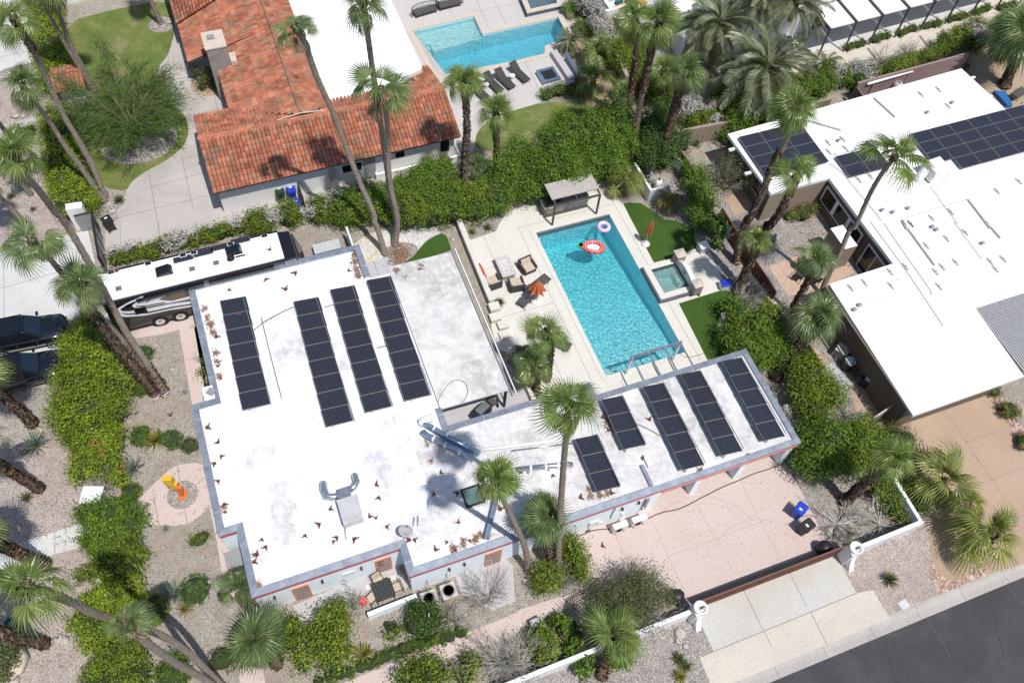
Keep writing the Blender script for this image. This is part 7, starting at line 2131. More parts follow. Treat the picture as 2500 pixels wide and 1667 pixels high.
MB().tube([(p.x, p.y, .01), (p.x, p.y, 1.6)], .025, 6).build('pole', 'grey_paint', t); MB().lathe([(.22, .7), (.17, 1.1), (.04, 1.58)], (p.x, p.y, 0), 10).build('cloth', 'teal_cloth', t)
p = g(20, 1130, 1110, .8)
t = thing('equipment_panel', 'white panel leaning on the wall behind the pump enclosure', 'panel', (p.x, p.y, 0))
MB().obox((p.x, p.y, .75), .06, 1.0, .9, R(20)).build('board', 'stucco_white', t); MB().obox((p.x, p.y, .15), .1, .9, .29, R(20)).build('stand', 'mid_grey', t)
t = thing('stored_pipes', 'bundle of long white pipes on the wall behind the brown house', 'pipes', g(30, 840, 520, 1.5))
mb = MB()
for k in range(3): mb.tube([g(30, 680, 565 + 7 * k, 1.6), g(30, 990, 475 + 7 * k, 1.6)], .07, 7)
mb.build('pipes', 'white_plastic', t)
mb = MB()
for x, y in ((720, 560), (960, 490)): q = g(30, x, y, 1.5); mb.box(q.x - .05, q.x + .05, q.y - .2, q.y + .2, 0, 1.5)
mb.build('brackets', 'mid_grey', t)
p = g(30, 900, 565, 1.0)
t = thing('pool_filter', 'grey round tank by the wall behind the brown house', 'filter', (p.x, p.y, 0))
MB().lathe([(.35, .02), (.4, .2), (.4, .8), (.25, 1.0)], (p.x, p.y, 0), 16).build('tank', 'grey_paint', t, True); MB().lathe([(.12, 1.0), (.12, 1.12)], (p.x, p.y, 0), 10).build('valve', 'mid_grey', t)
t = tag(MB().prism([(g(30, *q).x, g(30, *q).y) for q in ((1530, 640), (1610, 645), (1660, 740), (1620, 740))], .02, .35).build('spa_cover', 'spa_cover_blue', bevel=.03), 'blue cover at the far right corner of the brown house', 'cover')
p = g(30, 1720, 630, .5)
lounger('black lounger on the tan paving at the right picture edge', p, R(20), 'mesh_grey')
# ------------------------------------------------------------------ debris, rocks and small things
def husk_mesh(seed):
 rg = random.Random(seed); mb_ = MB()
 L_, w_ = .42, .15
 n = 7
 for s in (0, 1):
  a0 = rg.uniform(-.35, .35) + s * 1.1
  d = Vector((math.cos(a0), math.sin(a0), 0)); sd = Vector((-d.y, d.x, 0))
  row = []
  for i in range(n):
   f = i / (n - 1)
   c = d * (L_ * (f - .3)) + sd * (.12 * f * f * (1 if s else -1)) + Vector((0, 0, .03 + .10 * f * f))
   ww = w_ * (1 - f) ** .7 * .6 + .008
   row.append([c - sd * ww + Vector((0, 0, ww * .7)), c, c + sd * ww + Vector((0, 0, ww * .7))])
  for i in range(n - 1):
   for k in range(2):
    mb_.face([row[i][k], row[i + 1][k], row[i + 1][k + 1], row[i][k + 1]])
 o = mb_.build('husk', 'husk'); me = o.data; bpy.data.objects.remove(o)
 return me
HUSK = [husk_mesh(i) for i in range(5)]
def husks(lab, group, spots, z):
 for i, (cr, x, y) in enumerate(spots):
  p = g(cr, x, y, z + .03)
  o = link('palm_husk', HUSK[i % 5]); o.location = (p.x, p.y, z + .005); o.rotation_euler = (0, 0, rnd.uniform(0, 6.28))
  s = rnd.uniform(.6, 1.0); o.scale = (s, s, s)
  tag(o, lab, 'palm husk', group)
husks('curled red-brown palm husk lying on the white roof round the rooftop air unit', 'palm husks near the rooftop unit', [(12, 510, 380), (12, 825, 212), (12, 838, 303), (12, 780, 430), (12, 820, 440), (12, 895, 500), (12, 428, 485), (12, 335, 562), (12, 550, 575), (12, 530, 600), (12, 40, 588), (12, 5, 690), (12, 65, 640), (12, 675, 585)], ZR)
husks('curled red-brown palm husk along the left parapet of the white roof', 'palm husks by the left parapet', [(2, 1465, 70), (2, 1490, 190), (2, 1515, 20), (2, 1745, 690), (2, 1740, 740), (1, 1420, 1410), (1, 1490, 1510), (1, 1480, 790), (1, 1490, 990), (1, 1510, 1075), (2, 1540, 400), (2, 1535, 350)], ZR)
husks('curled red-brown palm husk at the far end of the white roof near the motorhome', 'palm husks at the far roof end', [(1, 1567, 470), (11, 70, 400), (11, 203, 465), (11, 635, 338), (11, 672, 225), (11, 268, 355), (11, 710, 380)], ZR)
husks('curled red-brown palm husk on the roof wing by the skylight and dish', 'palm husks by the skylight', [(12, 1375, 270), (12, 1215, 278), (12, 1045, 590), (12, 1230, 655), (12, 1305, 605), (12, 1360, 660), (12, 1460, 595), (12, 1670, 378), (12, 1265, 130), (12, 1385, 470), (12, 1085, 590)], ZR)
husks('curled red-brown palm husk between the panels on the garage wing', 'palm husks on the garage wing', [(21, 940, 1355), (21, 625, 1340), (21, 660, 1430), (22, 470, 300), (22, 280, 150), (22, 60, 125), (22, 110, 122), (22, 680, 270), (22, 890, 30), (22, 1610, 10), (22, 1290, 120)], ZR)
husks('curled red-brown palm husk on the pink driveway', 'palm husks on the driveway', [(22, 520, 520), (22, 620, 630)], .02)
husks('curled red-brown palm husk lying on the front gravel bed', 'palm husks on the gravel', [(1, 1165, 1325), (1, 400, 1490), (1, 690, 1480)], .01)
husks('curled red-brown palm husk on the left solar panel row', 'palm husks on the panels', [(1, 1640, 640)], ZR + .25)
husks('curled red-brown palm husk on the motorhome roof', 'palm husks on the motorhome', [(1, 760, 350), (1, 800, 340), (11, 95, 195), (1, 1690, 85)], RT)
def litter(label, spots, z, r, n, seed):
 rg = random.Random(seed); mb_ = MB()
 for k in range(n):
  cr, x, y = spots[rg.randrange(len(spots))]
  p = g(cr, x + rg.gauss(0, r), y + rg.gauss(0, r), z)
  a = rg.uniform(0, 6.28); l = rg.uniform(.08, .3); w_ = rg.uniform(.006, .025)
  d = Vector((math.cos(a), math.sin(a), rg.uniform(-.1, .25))); s = Vector((-d.y, d.x, 0)) * w_
  q = Vector((p.x, p.y, z + rg.uniform(.01, .09)))
  mb_.face([q - s, q + s, q + d * l + s * .4, q + d * l - s * .4])
 return tag(mb_.build('palm_litter', 'straw'), label, 'palm litter', None, 'stuff')
litter('straw-brown palm litter along the left parapet of the white roof', [(1, 1400, 600), (1, 1420, 660), (1, 1440, 720), (1, 1455, 760), (1, 1480, 900), (1, 1485, 960), (1, 1500, 1060), (1, 1440, 700), (2, 1530, 370)], ZR, 9, 420, 1)
litter('straw-brown palm litter at the far right parapet corner', [(11, 675, 230), (11, 680, 280), (11, 690, 330), (11, 700, 370)], ZR, 11, 260, 2)
litter('straw-brown palm litter behind the front parapet', [(12, 1350, 640), (12, 1420, 610), (12, 1500, 590), (12, 1530, 560), (12, 1580, 560), (12, 10, 895), (12, 20, 905)], ZR, 11, 300, 3)
litter('straw-brown palm litter below the short panel row', [(22, 530, 250), (22, 540, 300), (22, 600, 290), (22, 650, 275), (22, 1280, 120), (21, 655, 1400), (21, 650, 1370), (12, 1195, 60), (11, 1175, 1520)], ZR, 10, 240, 4)
litter('straw-brown palm litter on the white gravel', [(11, 985, 215), (11, 960, 260)], .02, 32, 500, 5)
litter('fallen tan frond strips on the stained patio roof', [(11, 960, 335), (11, 970, 345), (11, 1120, 325), (11, 1140, 300), (11, 1030, 380)], 2.6, 9, 70, 6)
litter('dry brown leaf litter scattered over the pink gravel yard', [(2, 100 + 90 * i, 150 + 210 * j) for i in range(6) for j in range(7)], .014, 60, 260, 7)
litter('dry brown leaf litter scattered over the front gravel beds', [(2, 1050 + 90 * i, 120 + 200 * j) for i in range(5) for j in range(7)] + [(1, 1000 + 80 * i, 900 + 150 * j) for i in range(4) for j in range(5)] + [(12, 150 + 200 * i, 1200 + 90 * j) for i in range(8) for j in range(4)], .012, 60, 420, 8)
litter('dry brown leaf litter scattered over the court and corner gravel', [(31, 60 + 80 * i, 60 + 60 * j) for i in range(5) for j in range(3)] + [(32, 350 + 80 * i, 200 + 90 * j) for i in range(6) for j in range(4)] + [(20, 1250, 1000), (20, 1330, 1150)], .014, 40, 260, 9)
def boulder(seed, r):
 rg = np.random.default_rng(seed); mb_ = MB().lathe([(r * .5, -.0), (r * .95, r * .15), (r, r * .35), (r * .7, r * .62), (r * .1, r * .72)], (0, 0, 0), 9)
 mb_.v = [(a + rg.normal(0, r * .12), b + rg.normal(0, r * .12), max(-.02, c + rg.normal(0, r * .06))) for a, b, c in mb_.v]
 return mb_
rocks = [(0, 110, 790, .32, 'pale boulder left of the other by the garden path'), (0, 150, 790, .26, 'grey-green boulder beside a pale one by the garden path'), (0, 1155, 152, .24, 'pale stone by the white-based lawn palm'), (0, 1060, 188, .2, 'small tan stone left of the white-based lawn palm'), (0, 930, 1035, .36, 'large white boulder under the leafy lawn tree'), (0, 765, 1437, .26, 'pale stone beside the spiky plant bed'), (2, 400, 1265, .26, 'pale boulder left of a grey one near the leaning palm base'), (2, 440, 1280, .26, 'grey boulder right of a pale one near the leaning palm base'), (2, 60, 1440, .8, 'big orange-tan boulder at the lower left corner'), (2, 70, 1545, .45, 'grey boulder at the bottom left corner'), (2, 95, 1300, .3, 'pale boulder half in the shrub shade at far left'), (22, 1148, 1225, .3, 'white flat stone beside the street wall'), (22, 1140, 1275, .22, 'small grey stone below the white flat stone'), (22, 1185, 1315, .16, 'tiny pale stone below two others by the street wall'), (32, 500, 545, .42, 'smooth grey boulder by the dry branches'), (32, 415, 535, .24, 'small grey boulder left of the smooth one by the dry branches'), (32, 700, 385, .2, 'pale stone in the courtyard gravel'), (20, 650, 682, .26, 'grey drain stone in the dirt bed'), (11, 1345, 125, .16, 'rusty pot lid stone by the deck wall'), (1, 1172, 1010, .18, 'flat pale stone on the front gravel'), (1, 270, 1425, .2, 'flat grey stone on the pink gravel')]
for i, (cr, x, y, r_, lab) in enumerate(rocks):
 p = g(cr, x, y, r_ * .3); mb = boulder(i, r_)
 o = mb.build('boulder', 'rock' if i != 8 else 'stone_cap', None, True); o.location = (p.x, p.y, .01); tag(o, lab, 'rock', 'garden boulders')
def small_thing(name, lab, cat, cr, x, y, h, parts):
 p = g(cr, x, y, h / 2); t = thing(name, lab, cat, (p.x, p.y, 0)); WLOC[t.name] = Vector((0, 0, 0))
 for nm, mb_, m_ in parts: mb_.build(nm, m_, t)
 return t
small_thing('letter_box', 'white masonry letter box with red side at the hedge gap', 'letter box', 2, 650, 310, 1.2, [('body', MB().obox((0, 0, .55), 1.0, .9, 1.1, R(-20)), 'stucco_white'), ('roof', MB().obox((0, 0, 1.16), 1.1, 1.0, .11, R(-20)), 'white_paint'), ('red_panel', MB().obox((-.25, -.46, .6), .5, .06, .7, R(-20)), 'red_trim')])
small_thing('marker_post', 'short white post beside the lime hedge', 'post', 2, 690, 880, .8, [('post', MB().box(-.13, .13, -.13, .13, 0, .75), 'white_paint'), ('cap', MB().box(-.16, .16, -.16, .16, .751, .8), 'white_plastic')])
small_thing('meter_cover', 'pale green utility cover in the street gravel', 'utility cover', 32, 928, 1030, .04, [('lid', MB().obox((0, 0, .02), .5, .42, .04, R(5)), 'concrete_white'), ('rim', MB().obox((0, 0, .012), .58, .5, .024, R(5)), 'grey_paint')])
small_thing('garden_light', 'small green garden light on the front gravel', 'garden light', 2, 1503, 965, .25, [('stake', MB().tube([(0, 0, 0), (0, 0, .2)], .03, 6), 'dark_metal'), ('lamp_head', MB().lathe([(.10, .18), (.12, .24), (.05, .3)], (0, 0, 0), 10), 'grey_plastic')])
small_thing('garden_light', 'small dark garden light between the white-based palms and the walk', 'garden light', 1, 1265, 1170, .25, [('stake', MB().tube([(0, 0, 0), (0, 0, .2)], .03, 6), 'dark_metal'), ('lamp_head', MB().lathe([(.10, .18), (.12, .24), (.05, .3)], (0, 0, 0), 10), 'grey_plastic')])
small_thing('path_light', 'dark path light at the left edge above the garden path', 'garden light', 2, 10, 555, .5, [('stake', MB().tube([(0, 0, 0), (0, 0, .45)], .04, 6), 'dark_metal'), ('lamp_head', MB().box(-.18, .18, -.18, .18, .45, .55), 'dark_metal')])
small_thing('path_light', 'dark path light at the left edge below the garden path', 'garden light', 2, 12, 830, .5, [('stake', MB().tube([(0, 0, 0), (0, 0, .45)], .04, 6), 'dark_metal'), ('lamp_head', MB().box(-.18, .18, -.18, .18, .45, .55), 'dark_metal')])
small_thing('plastic_pot', 'teal pot in the palm shade at far left', 'pot', 2, 75, 1165, .4, [('pot', MB().lathe([(.22, 0), (.32, .35), (.28, .36), (.25, .25)], (0, 0, 0), 14), 'teal_cloth'), ('soil', MB().lathe([(.25, .24), (.02, .26)], (0, 0, 0), 14), 'dirt')])
small_thing('dome_light', 'round pale disc light in the front gravel bed', 'garden light', 2, 1030, 915, .1, [('ring', MB().lathe([(.14, 0), (.15, .04), (.11, .06)], (0, 0, 0), 14), 'grey_paint'), ('lens', MB().lathe([(.10, .05), (.02, .07)], (0, 0, 0), 14), 'sky_glass')])
small_thing('wood_crate', 'grey wooden block beside the pink path', 'crate', 22, 175, 1180, .4, [('body', MB().obox((0, 0, .25), .6, .7, .5, R(8)), 'duct_tan'), ('lid', MB().obox((0, 0, .53), .66, .76, .05, R(8)), 'grey_paint')])
small_thing('garden_rail', 'black iron rail arch beside the pink path', 'rail', 22, 440, 980, .9, [('hoop', MB().tube([(-.5, 0, 0), (-.5, 0, .9), (.5, .1, .9), (.5, .1, 0)], .025, 6), 'dark_metal'), ('bars', MB().tube([(-.5, 0, .45), (.5, .1, .45)], .02, 5), 'dark_metal')])
small_thing('valve_box', 'pale pump and pots beside the right garage corner', 'pump', 31, 130, 1270, .5, [('tank', MB().lathe([(.22, .01), (.25, .3), (.12, .5)], (0, 0, 0), 14), 'white_plastic'), ('tank_small', MB().lathe([(.16, .01), (.18, .25), (.08, .35)], (-.5, .1, 0), 12), 'grey_paint')])
# ------------------------------------------------------------------ palms: base first, crown centre last
def tp(cr, *pts):
 return [T(cr, x, y) for x, y in pts]
GL = 'tall fan palms along the left gardens'
palm('tall leaning fan palm with shaggy dark neck at the top left', tp(0, (722, 1350), (620, 1110), (530, 950), (430, 780), (330, 560), (240, 370), (150, 225), (95, 130)), .24, .20, 1.49, 'ragged', 'trunk_grey', (.72, .97), group=GL)
palm('tall fan palm whose base touches the shaggy-necked one, bare grey trunk', tp(0, (738, 1390), (650, 1290), (560, 1150), (460, 1020), (370, 880), (290, 770), (225, 680), (150, 580)), .24, .15, 1.53, 'fan1', 'trunk_grey', white=1, group=GL)
palm('fan palm with the third crown down the left edge and a white-painted foot', tp(1, (1130, 1178), (1000, 965), (870, 770), (740, 530), (600, 270), (440, 0)) + tp(0, (370, 1440), (260, 1295), (160, 1180), (110, 1040)), .27, .17, 1.25, 'full0', 'trunk_grey', (0, .1), white=1, group=GL)
palm('fan palm with crown over the white driveway and smooth upper trunk', tp(1, (1110, 1120), (930, 930), (800, 770), (620, 590), (520, 470), (400, 330), (330, 245), (215, 140)), .22, .16, 1.49, 'ragged2', 'trunk_grey', (0, .22), group=GL)
palm('shaggy-trunked fan palm with white-painted foot, crown by the motorhome tail', tp(1, (1055, 1190), (1000, 1100), (860, 930), (700, 720), (610, 590), (555, 430)), .29, .22, 1.47, 'fan3', 'trunk_brown', (.08, .75), white=1, group=GL)
palm('short grey fan palm under the third crown at the left edge', tp(0, (212, 1330), (140, 1240), (85, 1180), (40, 1100)), .22, .17, 1.35, 'ragged2', 'trunk_grey', group=GL)
palm('fan palm leaning off the left edge beside the spiky plants', tp(0, (215, 1568), (110, 1460), (0, 1350), (-120, 1235)), .22, .18, 1.4, 'fan4', 'trunk_grey', group=GL)
palm('fan palm trunk crossing the upper left corner below the white terrace', tp(0, (75, 945), (30, 890), (-60, 780), (-160, 680)), .22, .18, 1.3, 'fan2', 'trunk_grey', group=GL, h=7)
palm('thin grey palm leaving the top edge, left of the twin trunks', tp(0, (640, 655), (600, 560), (470, 340), (370, 165), (285, 0), (235, -110)), .22, .16, 1.6, 'fan0', 'trunk_grey', group=GL)
palm('thin grey palm leaving the top edge, right of the twin trunks', tp(0, (655, 640), (590, 505), (480, 300), (420, 140), (362, 0), (325, -100)), .22, .16, 1.6, 'fan3', 'trunk_grey', group=GL)
palm('white-based palm at the top of the lawn', tp(0, (1110, 172), (1072, 95), (1028, 0), (960, -160), (900, -300)), .26, .18, 1.6, 'fan1', 'trunk_grey', white=1, group=GL)
GB = 'shaggy palms on the pink gravel'
palm('shaggy brown palm base at the left edge below the black cars', tp(1, (225, 1385), (130, 1290), (0, 1170), (-160, 1020)), .33, .27, 1.7, 'full1', 'trunk_brown', (.0, .97), group=GB)
palm('shaggy palm base at the left edge above the garden path', tp(2, (272, 245), (120, 150), (0, 75), (-190, -50)), .30, .25, 1.6, 'full0', 'trunk_brown', (0, .97), group=GB)
palm('shaggy palm base at the left edge beside the garden path', tp(2, (305, 760), (150, 690), (0, 620), (-210, 500)), .36, .28, 1.7, 'full1', 'trunk_brown', (0, .97), group=GB)
palm('shaggy palm base at the lower left with boulders behind', tp(2, (312, 1302), (130, 1268), (0, 1215), (-220, 1130)), .28, .24, 1.5, 'full0', 'trunk_brown', (0, .97), group=GB)
palm('long curved palm at the lower left with the large bright crown', tp(2, (1530, 1590), (1480, 1545), (1300, 1370), (1150, 1265), (1000, 1200), (770, 1130), (640, 1090), (480, 1010), (340, 945), (180, 925)), .23, .17, 1.22, 'ragged', 'trunk_grey', group=GL)
palm('curved palm with its crown over the lime hedge at the lower left', tp(2, (1510, 1640), (1430, 1560), (1330, 1500), (1200, 1430), (1080, 1345), (960, 1255), (870, 1170)), .24, .18, 0.96, 'ragged2', 'trunk_grey', group=GL)
GF = 'fan palms in front of the white house'
palm('broad fan palm with thatch skirt at the lower front corner', [T(12, 150, 1440), T(2, 1745, 1265)], .30, .26, 1.80, 'skirt', 'trunk_brown', (.0, 1), h=2.6, collar=False, group=GF)
palm('small fan palm against the left front corner of the house', [T(2, 1690, 960), T(2, 1650, 900)], .16, .14, 1.25, 'low', 'trunk_brown', h=1.2, group=GF)
palm('fan palm with curving trunk over the front roof edge', tp(22, (108, 800), (104, 720), (82, 620), (30, 500)) + [(1233, 1228), (1208, 1170)], .24, .17, 1.27, 'full1', 'trunk_grey', group=GF)
palm('short palm with a thick dead-frond skirt before the front wall', tp(22, (265, 780), (235, 420)), .28, .24, 1.75, 'skirt', 'trunk_brown', (0, 1), h=5.0, collar=False, group=GF)
palm('tall straight palm with a full round crown over the roof wing', [(1362, 1385), (1366, 1280), (1371, 1205), (1377, 1120), (1385, 1040), (1388, 990)], .24, .15, 1.44, 'full0', 'trunk_grey', group=GF)
GP = 'fan palms by the pool deck'
palm('fan palm with brown trunk standing at the left pool deck edge', tp(21, (240, 1085), (250, 960), (258, 850), (225, 755)), .26, .22, 1.52, 'ragged', 'trunk_brown', (.1, .95), group=GP)
palm('smaller fan palm beside the taller one at the deck edge', tp(21, (170, 1190), (165, 1110), (155, 1000)), .24, .2, 1.3, 'fan4', 'trunk_brown', (.1, 1), h=2.6, group=GP)
palm('tiny palm at the sunken patio edge', tp(21, (75, 960), (75, 890)), .08, .07, .7, 'low', 'trunk_brown', h=.8, group=GP, collar=False)
GO = 'tall palms between the tiled house and the white house'
palm('tall palm with shaggy ball of boots over the tiled ridge', tp(11, (882, 222), (840, 80), (810, 0)) + tp(10, (800, 1450), (720, 1270), (620, 1020), (530, 780), (430, 560), (360, 370), (345, 310), (275, 200)), .25, .19, 1.21, 'ragged2', 'trunk_grey', group=GO)
palm('tallest palm with its crown over the flat white roof at the top edge', tp(11, (945, 152), (960, 0)) + tp(10, (925, 1350), (895, 1150), (872, 1000), (838, 740), (800, 500), (765, 250), (745, 110), (735, 30)), .26, .18, 1.36, 'fan3', 'trunk_grey', group=GO)
palm('twin-headed looking palm whose crown droops over the tiled roof', tp(11, (950, 160), (968, 0)) + tp(10, (925, 1300), (905, 1140), (905, 1000), (895, 850), (880, 720), (845, 610)), .25, .17, 2.01, 'ragged2', 'trunk_grey', group=GO)
palm('scaly-trunked palm by the far loungers, leaning crown', tp(10, (1420, 1275), (1430, 1080), (1442, 880), (1432, 690), (1415, 560)), .28, .2, 1.59, 'fan0', 'trunk_grey', (.05, .95), group=GO)
palm('red-brown trunked palm at the edge of the side lawn', tp(10, (1648, 1195), (1645, 1050), (1640, 860), (1640, 760)), .24, .2, 1.55, 'full1', 'trunk_brown', (.05, .95), group=GO)
palm('young palm low in the hedge by the scaly-trunked palm', tp(10, (1490, 1240), (1505, 1120)), .15, .14, 1.35, 'low', 'trunk_brown', h=1.2, group=GO, collar=False)
GC = 'palms in the middle of the picture'
palm('tall shaggy palm left of its twin above the dense hedge', tp(20, (785, 870), (800, 700), (825, 550), (845, 400), (852, 230), (835, 130)), .26, .22, 1.66, 'full0', 'trunk_brown', (.3, .97), group=GC)
palm('tall thick palm right of its twin with red-brown boots', tp(20, (812, 1125), (830, 1000), (880, 700), (930, 460), (965, 290), (1010, 150)), .27, .24, 1.71, 'full1', 'trunk_brown', (.45, .97), group=GC)
palm('grey-green drooping palm behind the twin trunks', tp(20, (1025, 760), (1030, 620), (1040, 480)), .26, .22, 1.5, 'fan2', 'trunk_brown', (.3, 1), group=GC)
palm('thick leaning palm with heavy red-brown boots and wide head', tp(20, (1010, 1140), (1045, 970), (1110, 750), (1150, 600), (1200, 480)), .36, .30, 1.70, 'skirt', 'trunk_brown', (.0, 1), group=GC)
GR = 'palms beside the brown house'
palm('tall leaning palm whose crown hangs over the left solar array', [(1798, 642)] + tp(21, (1545, 180), (1600, 10)) + tp(20, (1620, 1500), (1700, 1350)) + tp(30, (10, 1190), (60, 1080), (110, 990), (160, 860), (180, 740)), .27, .2, 1.57, 'full0', 'trunk_grey', (.0, .72), group=GR)
palm('shaggy dark palm with crown below the left solar array', [(1800, 700)] + [(1832, 640), (1868, 560)] + tp(30, (20, 1540), (100, 1420), (165, 1280), (205, 1180)), .26, .22, 1.61, 'ragged', 'trunk_brown', (.1, .97), group=GR)
palm('bright-headed palm above the cool box with shaggy trunk', tp(21, (1530, 490), (1600, 340), (1655, 230), (1665, 120)), .28, .24, 1.25, 'fan0', 'trunk_brown', (.1, .97), group=GR)
palm('slim dark palm leaning across the court to the solar panels', tp(31, (355, 500), (400, 400), (490, 220), (560, 60)) + tp(30, (600, 1540), (700, 1320), (790, 1170), (870, 1075)), .23, .16, 2.10, 'ragged', 'trunk_grey', group=GR)
palm('palm over the flagstone patio table with leaning shaggy trunk', tp(31, (140, 640), (180, 575), (250, 450), (300, 350), (325, 255)), .24, .2, 1.43, 'fan3', 'trunk_brown', (.1, .95), group=GR)
palm('drooping grey-green palm with a mass of dead boots by the side yard', tp(31, (50, 1070), (160, 910), (270, 785), (345, 640)), .38, .34, 2.0, 'skirt', 'trunk_brown', (0, 1), h=4.4, group=GR)
palm('leaning shaggy palm in the courtyard right of the pink driveway', tp(32, (520, 330), (620, 240), (780, 110), (860, 30)), .32, .28, 1.36, 'full1', 'trunk_brown', (0, .97), group=GR)
palm('yellow-green palm against the tan driveway, upper of two', tp(32, (1180, 300), (1190, 185)), .22, .2, 2.30, 'yellow', 'trunk_brown', (0, 1), h=1.6, group=GR)
palm('yellow-green palm on the dirt mound, nearest the street', tp(32, (1440, 660), (1530, 545)), .36, .32, 2.1, 'yellow', 'trunk_brown', (0, 1), h=1.9, group=GR)
palm('yellow-green palm between the other two along the tan driveway', tp(32, (1350, 400), (1360, 330)), .2, .18, 1.3, 'yellow', 'trunk_brown', (0, 1), h=1.2, group=GR)
palm('thick-trunked fan palm at the top right corner', tp(30, (1610, 590), (1650, 500), (1720, 330), (1745, 200)), .50, .42, 3.00, 'skirt', 'trunk_brown', (.0, .5), group=GR)
palm('low broad fan palm on the white street wall at the bottom', tp(22, (610, 1530), (690, 1230)), .24, .22, 1.95, 'ragged', 'trunk_brown', (0, 1), h=3.2, group=GF)
GD = 'date palms behind the white court'
palm('date palm at the top, smaller head left of the largest', tp(20, (1360, 430), (1385, 290), (1420, 170)), .27, .26, 3.51, 'date', 'trunk_brown', (0, 1), group=GD, cat='date palm')
palm('largest silvery date palm beside the left solar array', [T(20, 1680, 640), T(20, 1740, 480)], .30, .28, 4.55, 'date', 'trunk_brown', (0, 1), h=4.5, group=GD, cat='date palm')
palm('date palm at the top edge with drooping dry fronds', [T(30, 130, 180), T(30, 180, 35)], .28, .27, 3.75, 'date2', 'trunk_brown', (0, 1), h=5, group=GD, cat='date palm')
palm('date palm at the top edge half hidden behind its neighbours', [T(30, -30, 160), T(30, -60, 30)], .28, .27, 3.25, 'date2', 'trunk_brown', (0, 1), h=4.5, group=GD, cat='date palm')
palm('small spiky date palm before the dark canopy post', [T(30, 375, 500), T(30, 385, 450)], .16, .15, 1.7, 'date2', 'trunk_brown', (0, 1), h=.9, group=GD, cat='date palm', collar=False)
GY = 'young palms by the far pool'
palm('young palm at the right end of the far pool', tp(20, (395, 350), (400, 285)), .15, .14, 1.45, 'date2', 'trunk_brown', h=1.0, group=GY, collar=False)
palm('young fan palm with short stout trunk in the dirt bed', tp(20, (580, 455), (588, 335)), .22, .2, 1.6, 'young', 'trunk_brown', (0, 1), h=1.6, group=GY)
palm('young fan palm above the bench wall', tp(20, (540, 650), (555, 540)), .22, .2, 1.75, 'young', 'trunk_brown', (0, 1), h=1.5, group=GY)
palm('small fan palm at the foot of the stone wall', tp(20, (770, 660), (770, 625)), .1, .1, 1.1, 'young', 'trunk_brown', h=.8, group=GY, collar=False)
palm('leafy low palm by the barbecue shelter', tp(20, (770, 1330), (765, 1235)), .15, .14, 1.7, 'yellow', 'trunk_brown', h=1.3, group=GY, collar=False)
palm('golden-green cycad in front of the pump enclosure', tp(20, (1060, 1420), (1065, 1385)), .2, .18, 1.35, 'cycad', 'trunk_brown', h=.6, group=GY, cat='cycad', name='cycad', collar=False)
for x, y, lab in ((400, 60, 'upper round palm clump right of the far pool'), (480, 180, 'lower round palm clump right of the far pool')):
 palm(lab, [T(20, x, y + 20), T(20, x, y)], .08, .08, .95, 'young', 'trunk_brown', h=.6, group=GY, collar=False)
agave('cluster of spiky desert spoons below the white flat stone on the street gravel', 22, 1140, 1400, .6, 50, 'leaf_olive', el0=0, w=.05, name='desert_spoon', cat='desert plant')
agave('second spiky desert spoon nearest the street gravel edge, left of the apron', 22, 1190, 1455, .55, 50, 'leaf_olive', el0=0, w=.05, name='desert_spoon', cat='desert plant')
agave('third spiky desert spoon at the lower end of the cluster by the apron', 22, 1150, 1520, .6, 50, 'leaf_yucca', el0=0, w=.05, name='desert_spoon', cat='desert plant')
# ------------------------------------------------------------------ hedges
def hedge(label, pts, w, h, lm, group=None, p=3.0, L=.125, dens=170, cat='hedge', name='hedge', core='core_green', **kw):
 bl = chain(pts, w, h, wob=.08, jx=.08)
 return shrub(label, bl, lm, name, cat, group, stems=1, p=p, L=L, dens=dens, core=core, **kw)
GH = 'clipped hedges at the left'
mid = lambda cr, pts, z: [tuple(g(cr, x, y, z).xy) for x, y in pts]
hedge('bright lime hedge strip above the little tiled gate roof', [(-11.0, 68.2), (-11.0, 64), (-10.9, 59.0)], 2.7, 2.0, 'leaf_lime', GH)
hedge('bright lime hedge strip below the little tiled gate roof', [(-11.1, 54.4), (-11.1, 50), (-10.9, 46.4)], 2.9, 2.1, 'leaf_lime', GH)
hedge('dark vine hedge along the top wall of the lawn', [(-12, 70.3), (-8, 70.5), (0, 71.2)], 2.0, 2.3, 'leaf_green', GH, p=2.4)
hedge('low narrow hedge strip along the far side of the motorhome', mid(1, [(790, 235), (1000, 200)], .6) + mid(1, [(1250, 130), (1500, 70), (1730, 0)], .6), 1.0, 1.1, 'leaf_lime_dark', None, mix='twig_grey', mixf=.7)
hx1 = mid(10, [(30, 1530), (230, 1450), (430, 1430), (560, 1400)], 1.0)
hedge('patchy lime hedge between the motorhome and the tiled house drive', hx1, 2.0, 1.9, 'leaf_lime_dark', None, p=2.2, mix='twig_grey', mixf=.6)
hedge('green hedge mass behind the two tall palm trunks', mid(10, [(620, 1420), (760, 1390), (900, 1400), (1000, 1350), (1080, 1300)], 1.2), 2.8, 2.5, 'leaf_lime_dark', None, p=2.1, mix='leaf_green', mixf=1.2)
hedge('dark rounded hedge by the planter of the tiled house', mid(10, [(1150, 1240), (1230, 1190), (1290, 1260)], 1.3), 2.6, 2.6, 'leaf_green', None, p=2.0)
hedge('hedge between the planter wall and the pool deck corner', mid(10, [(1030, 1440), (1180, 1420), (1330, 1400), (1500, 1380), (1620, 1340)], 1.4), 2.8, 2.8, 'leaf_green', None, p=2.1, mix='leaf_lime_dark', mixf=1.0)
GT = 'dense trees behind the pool deck'
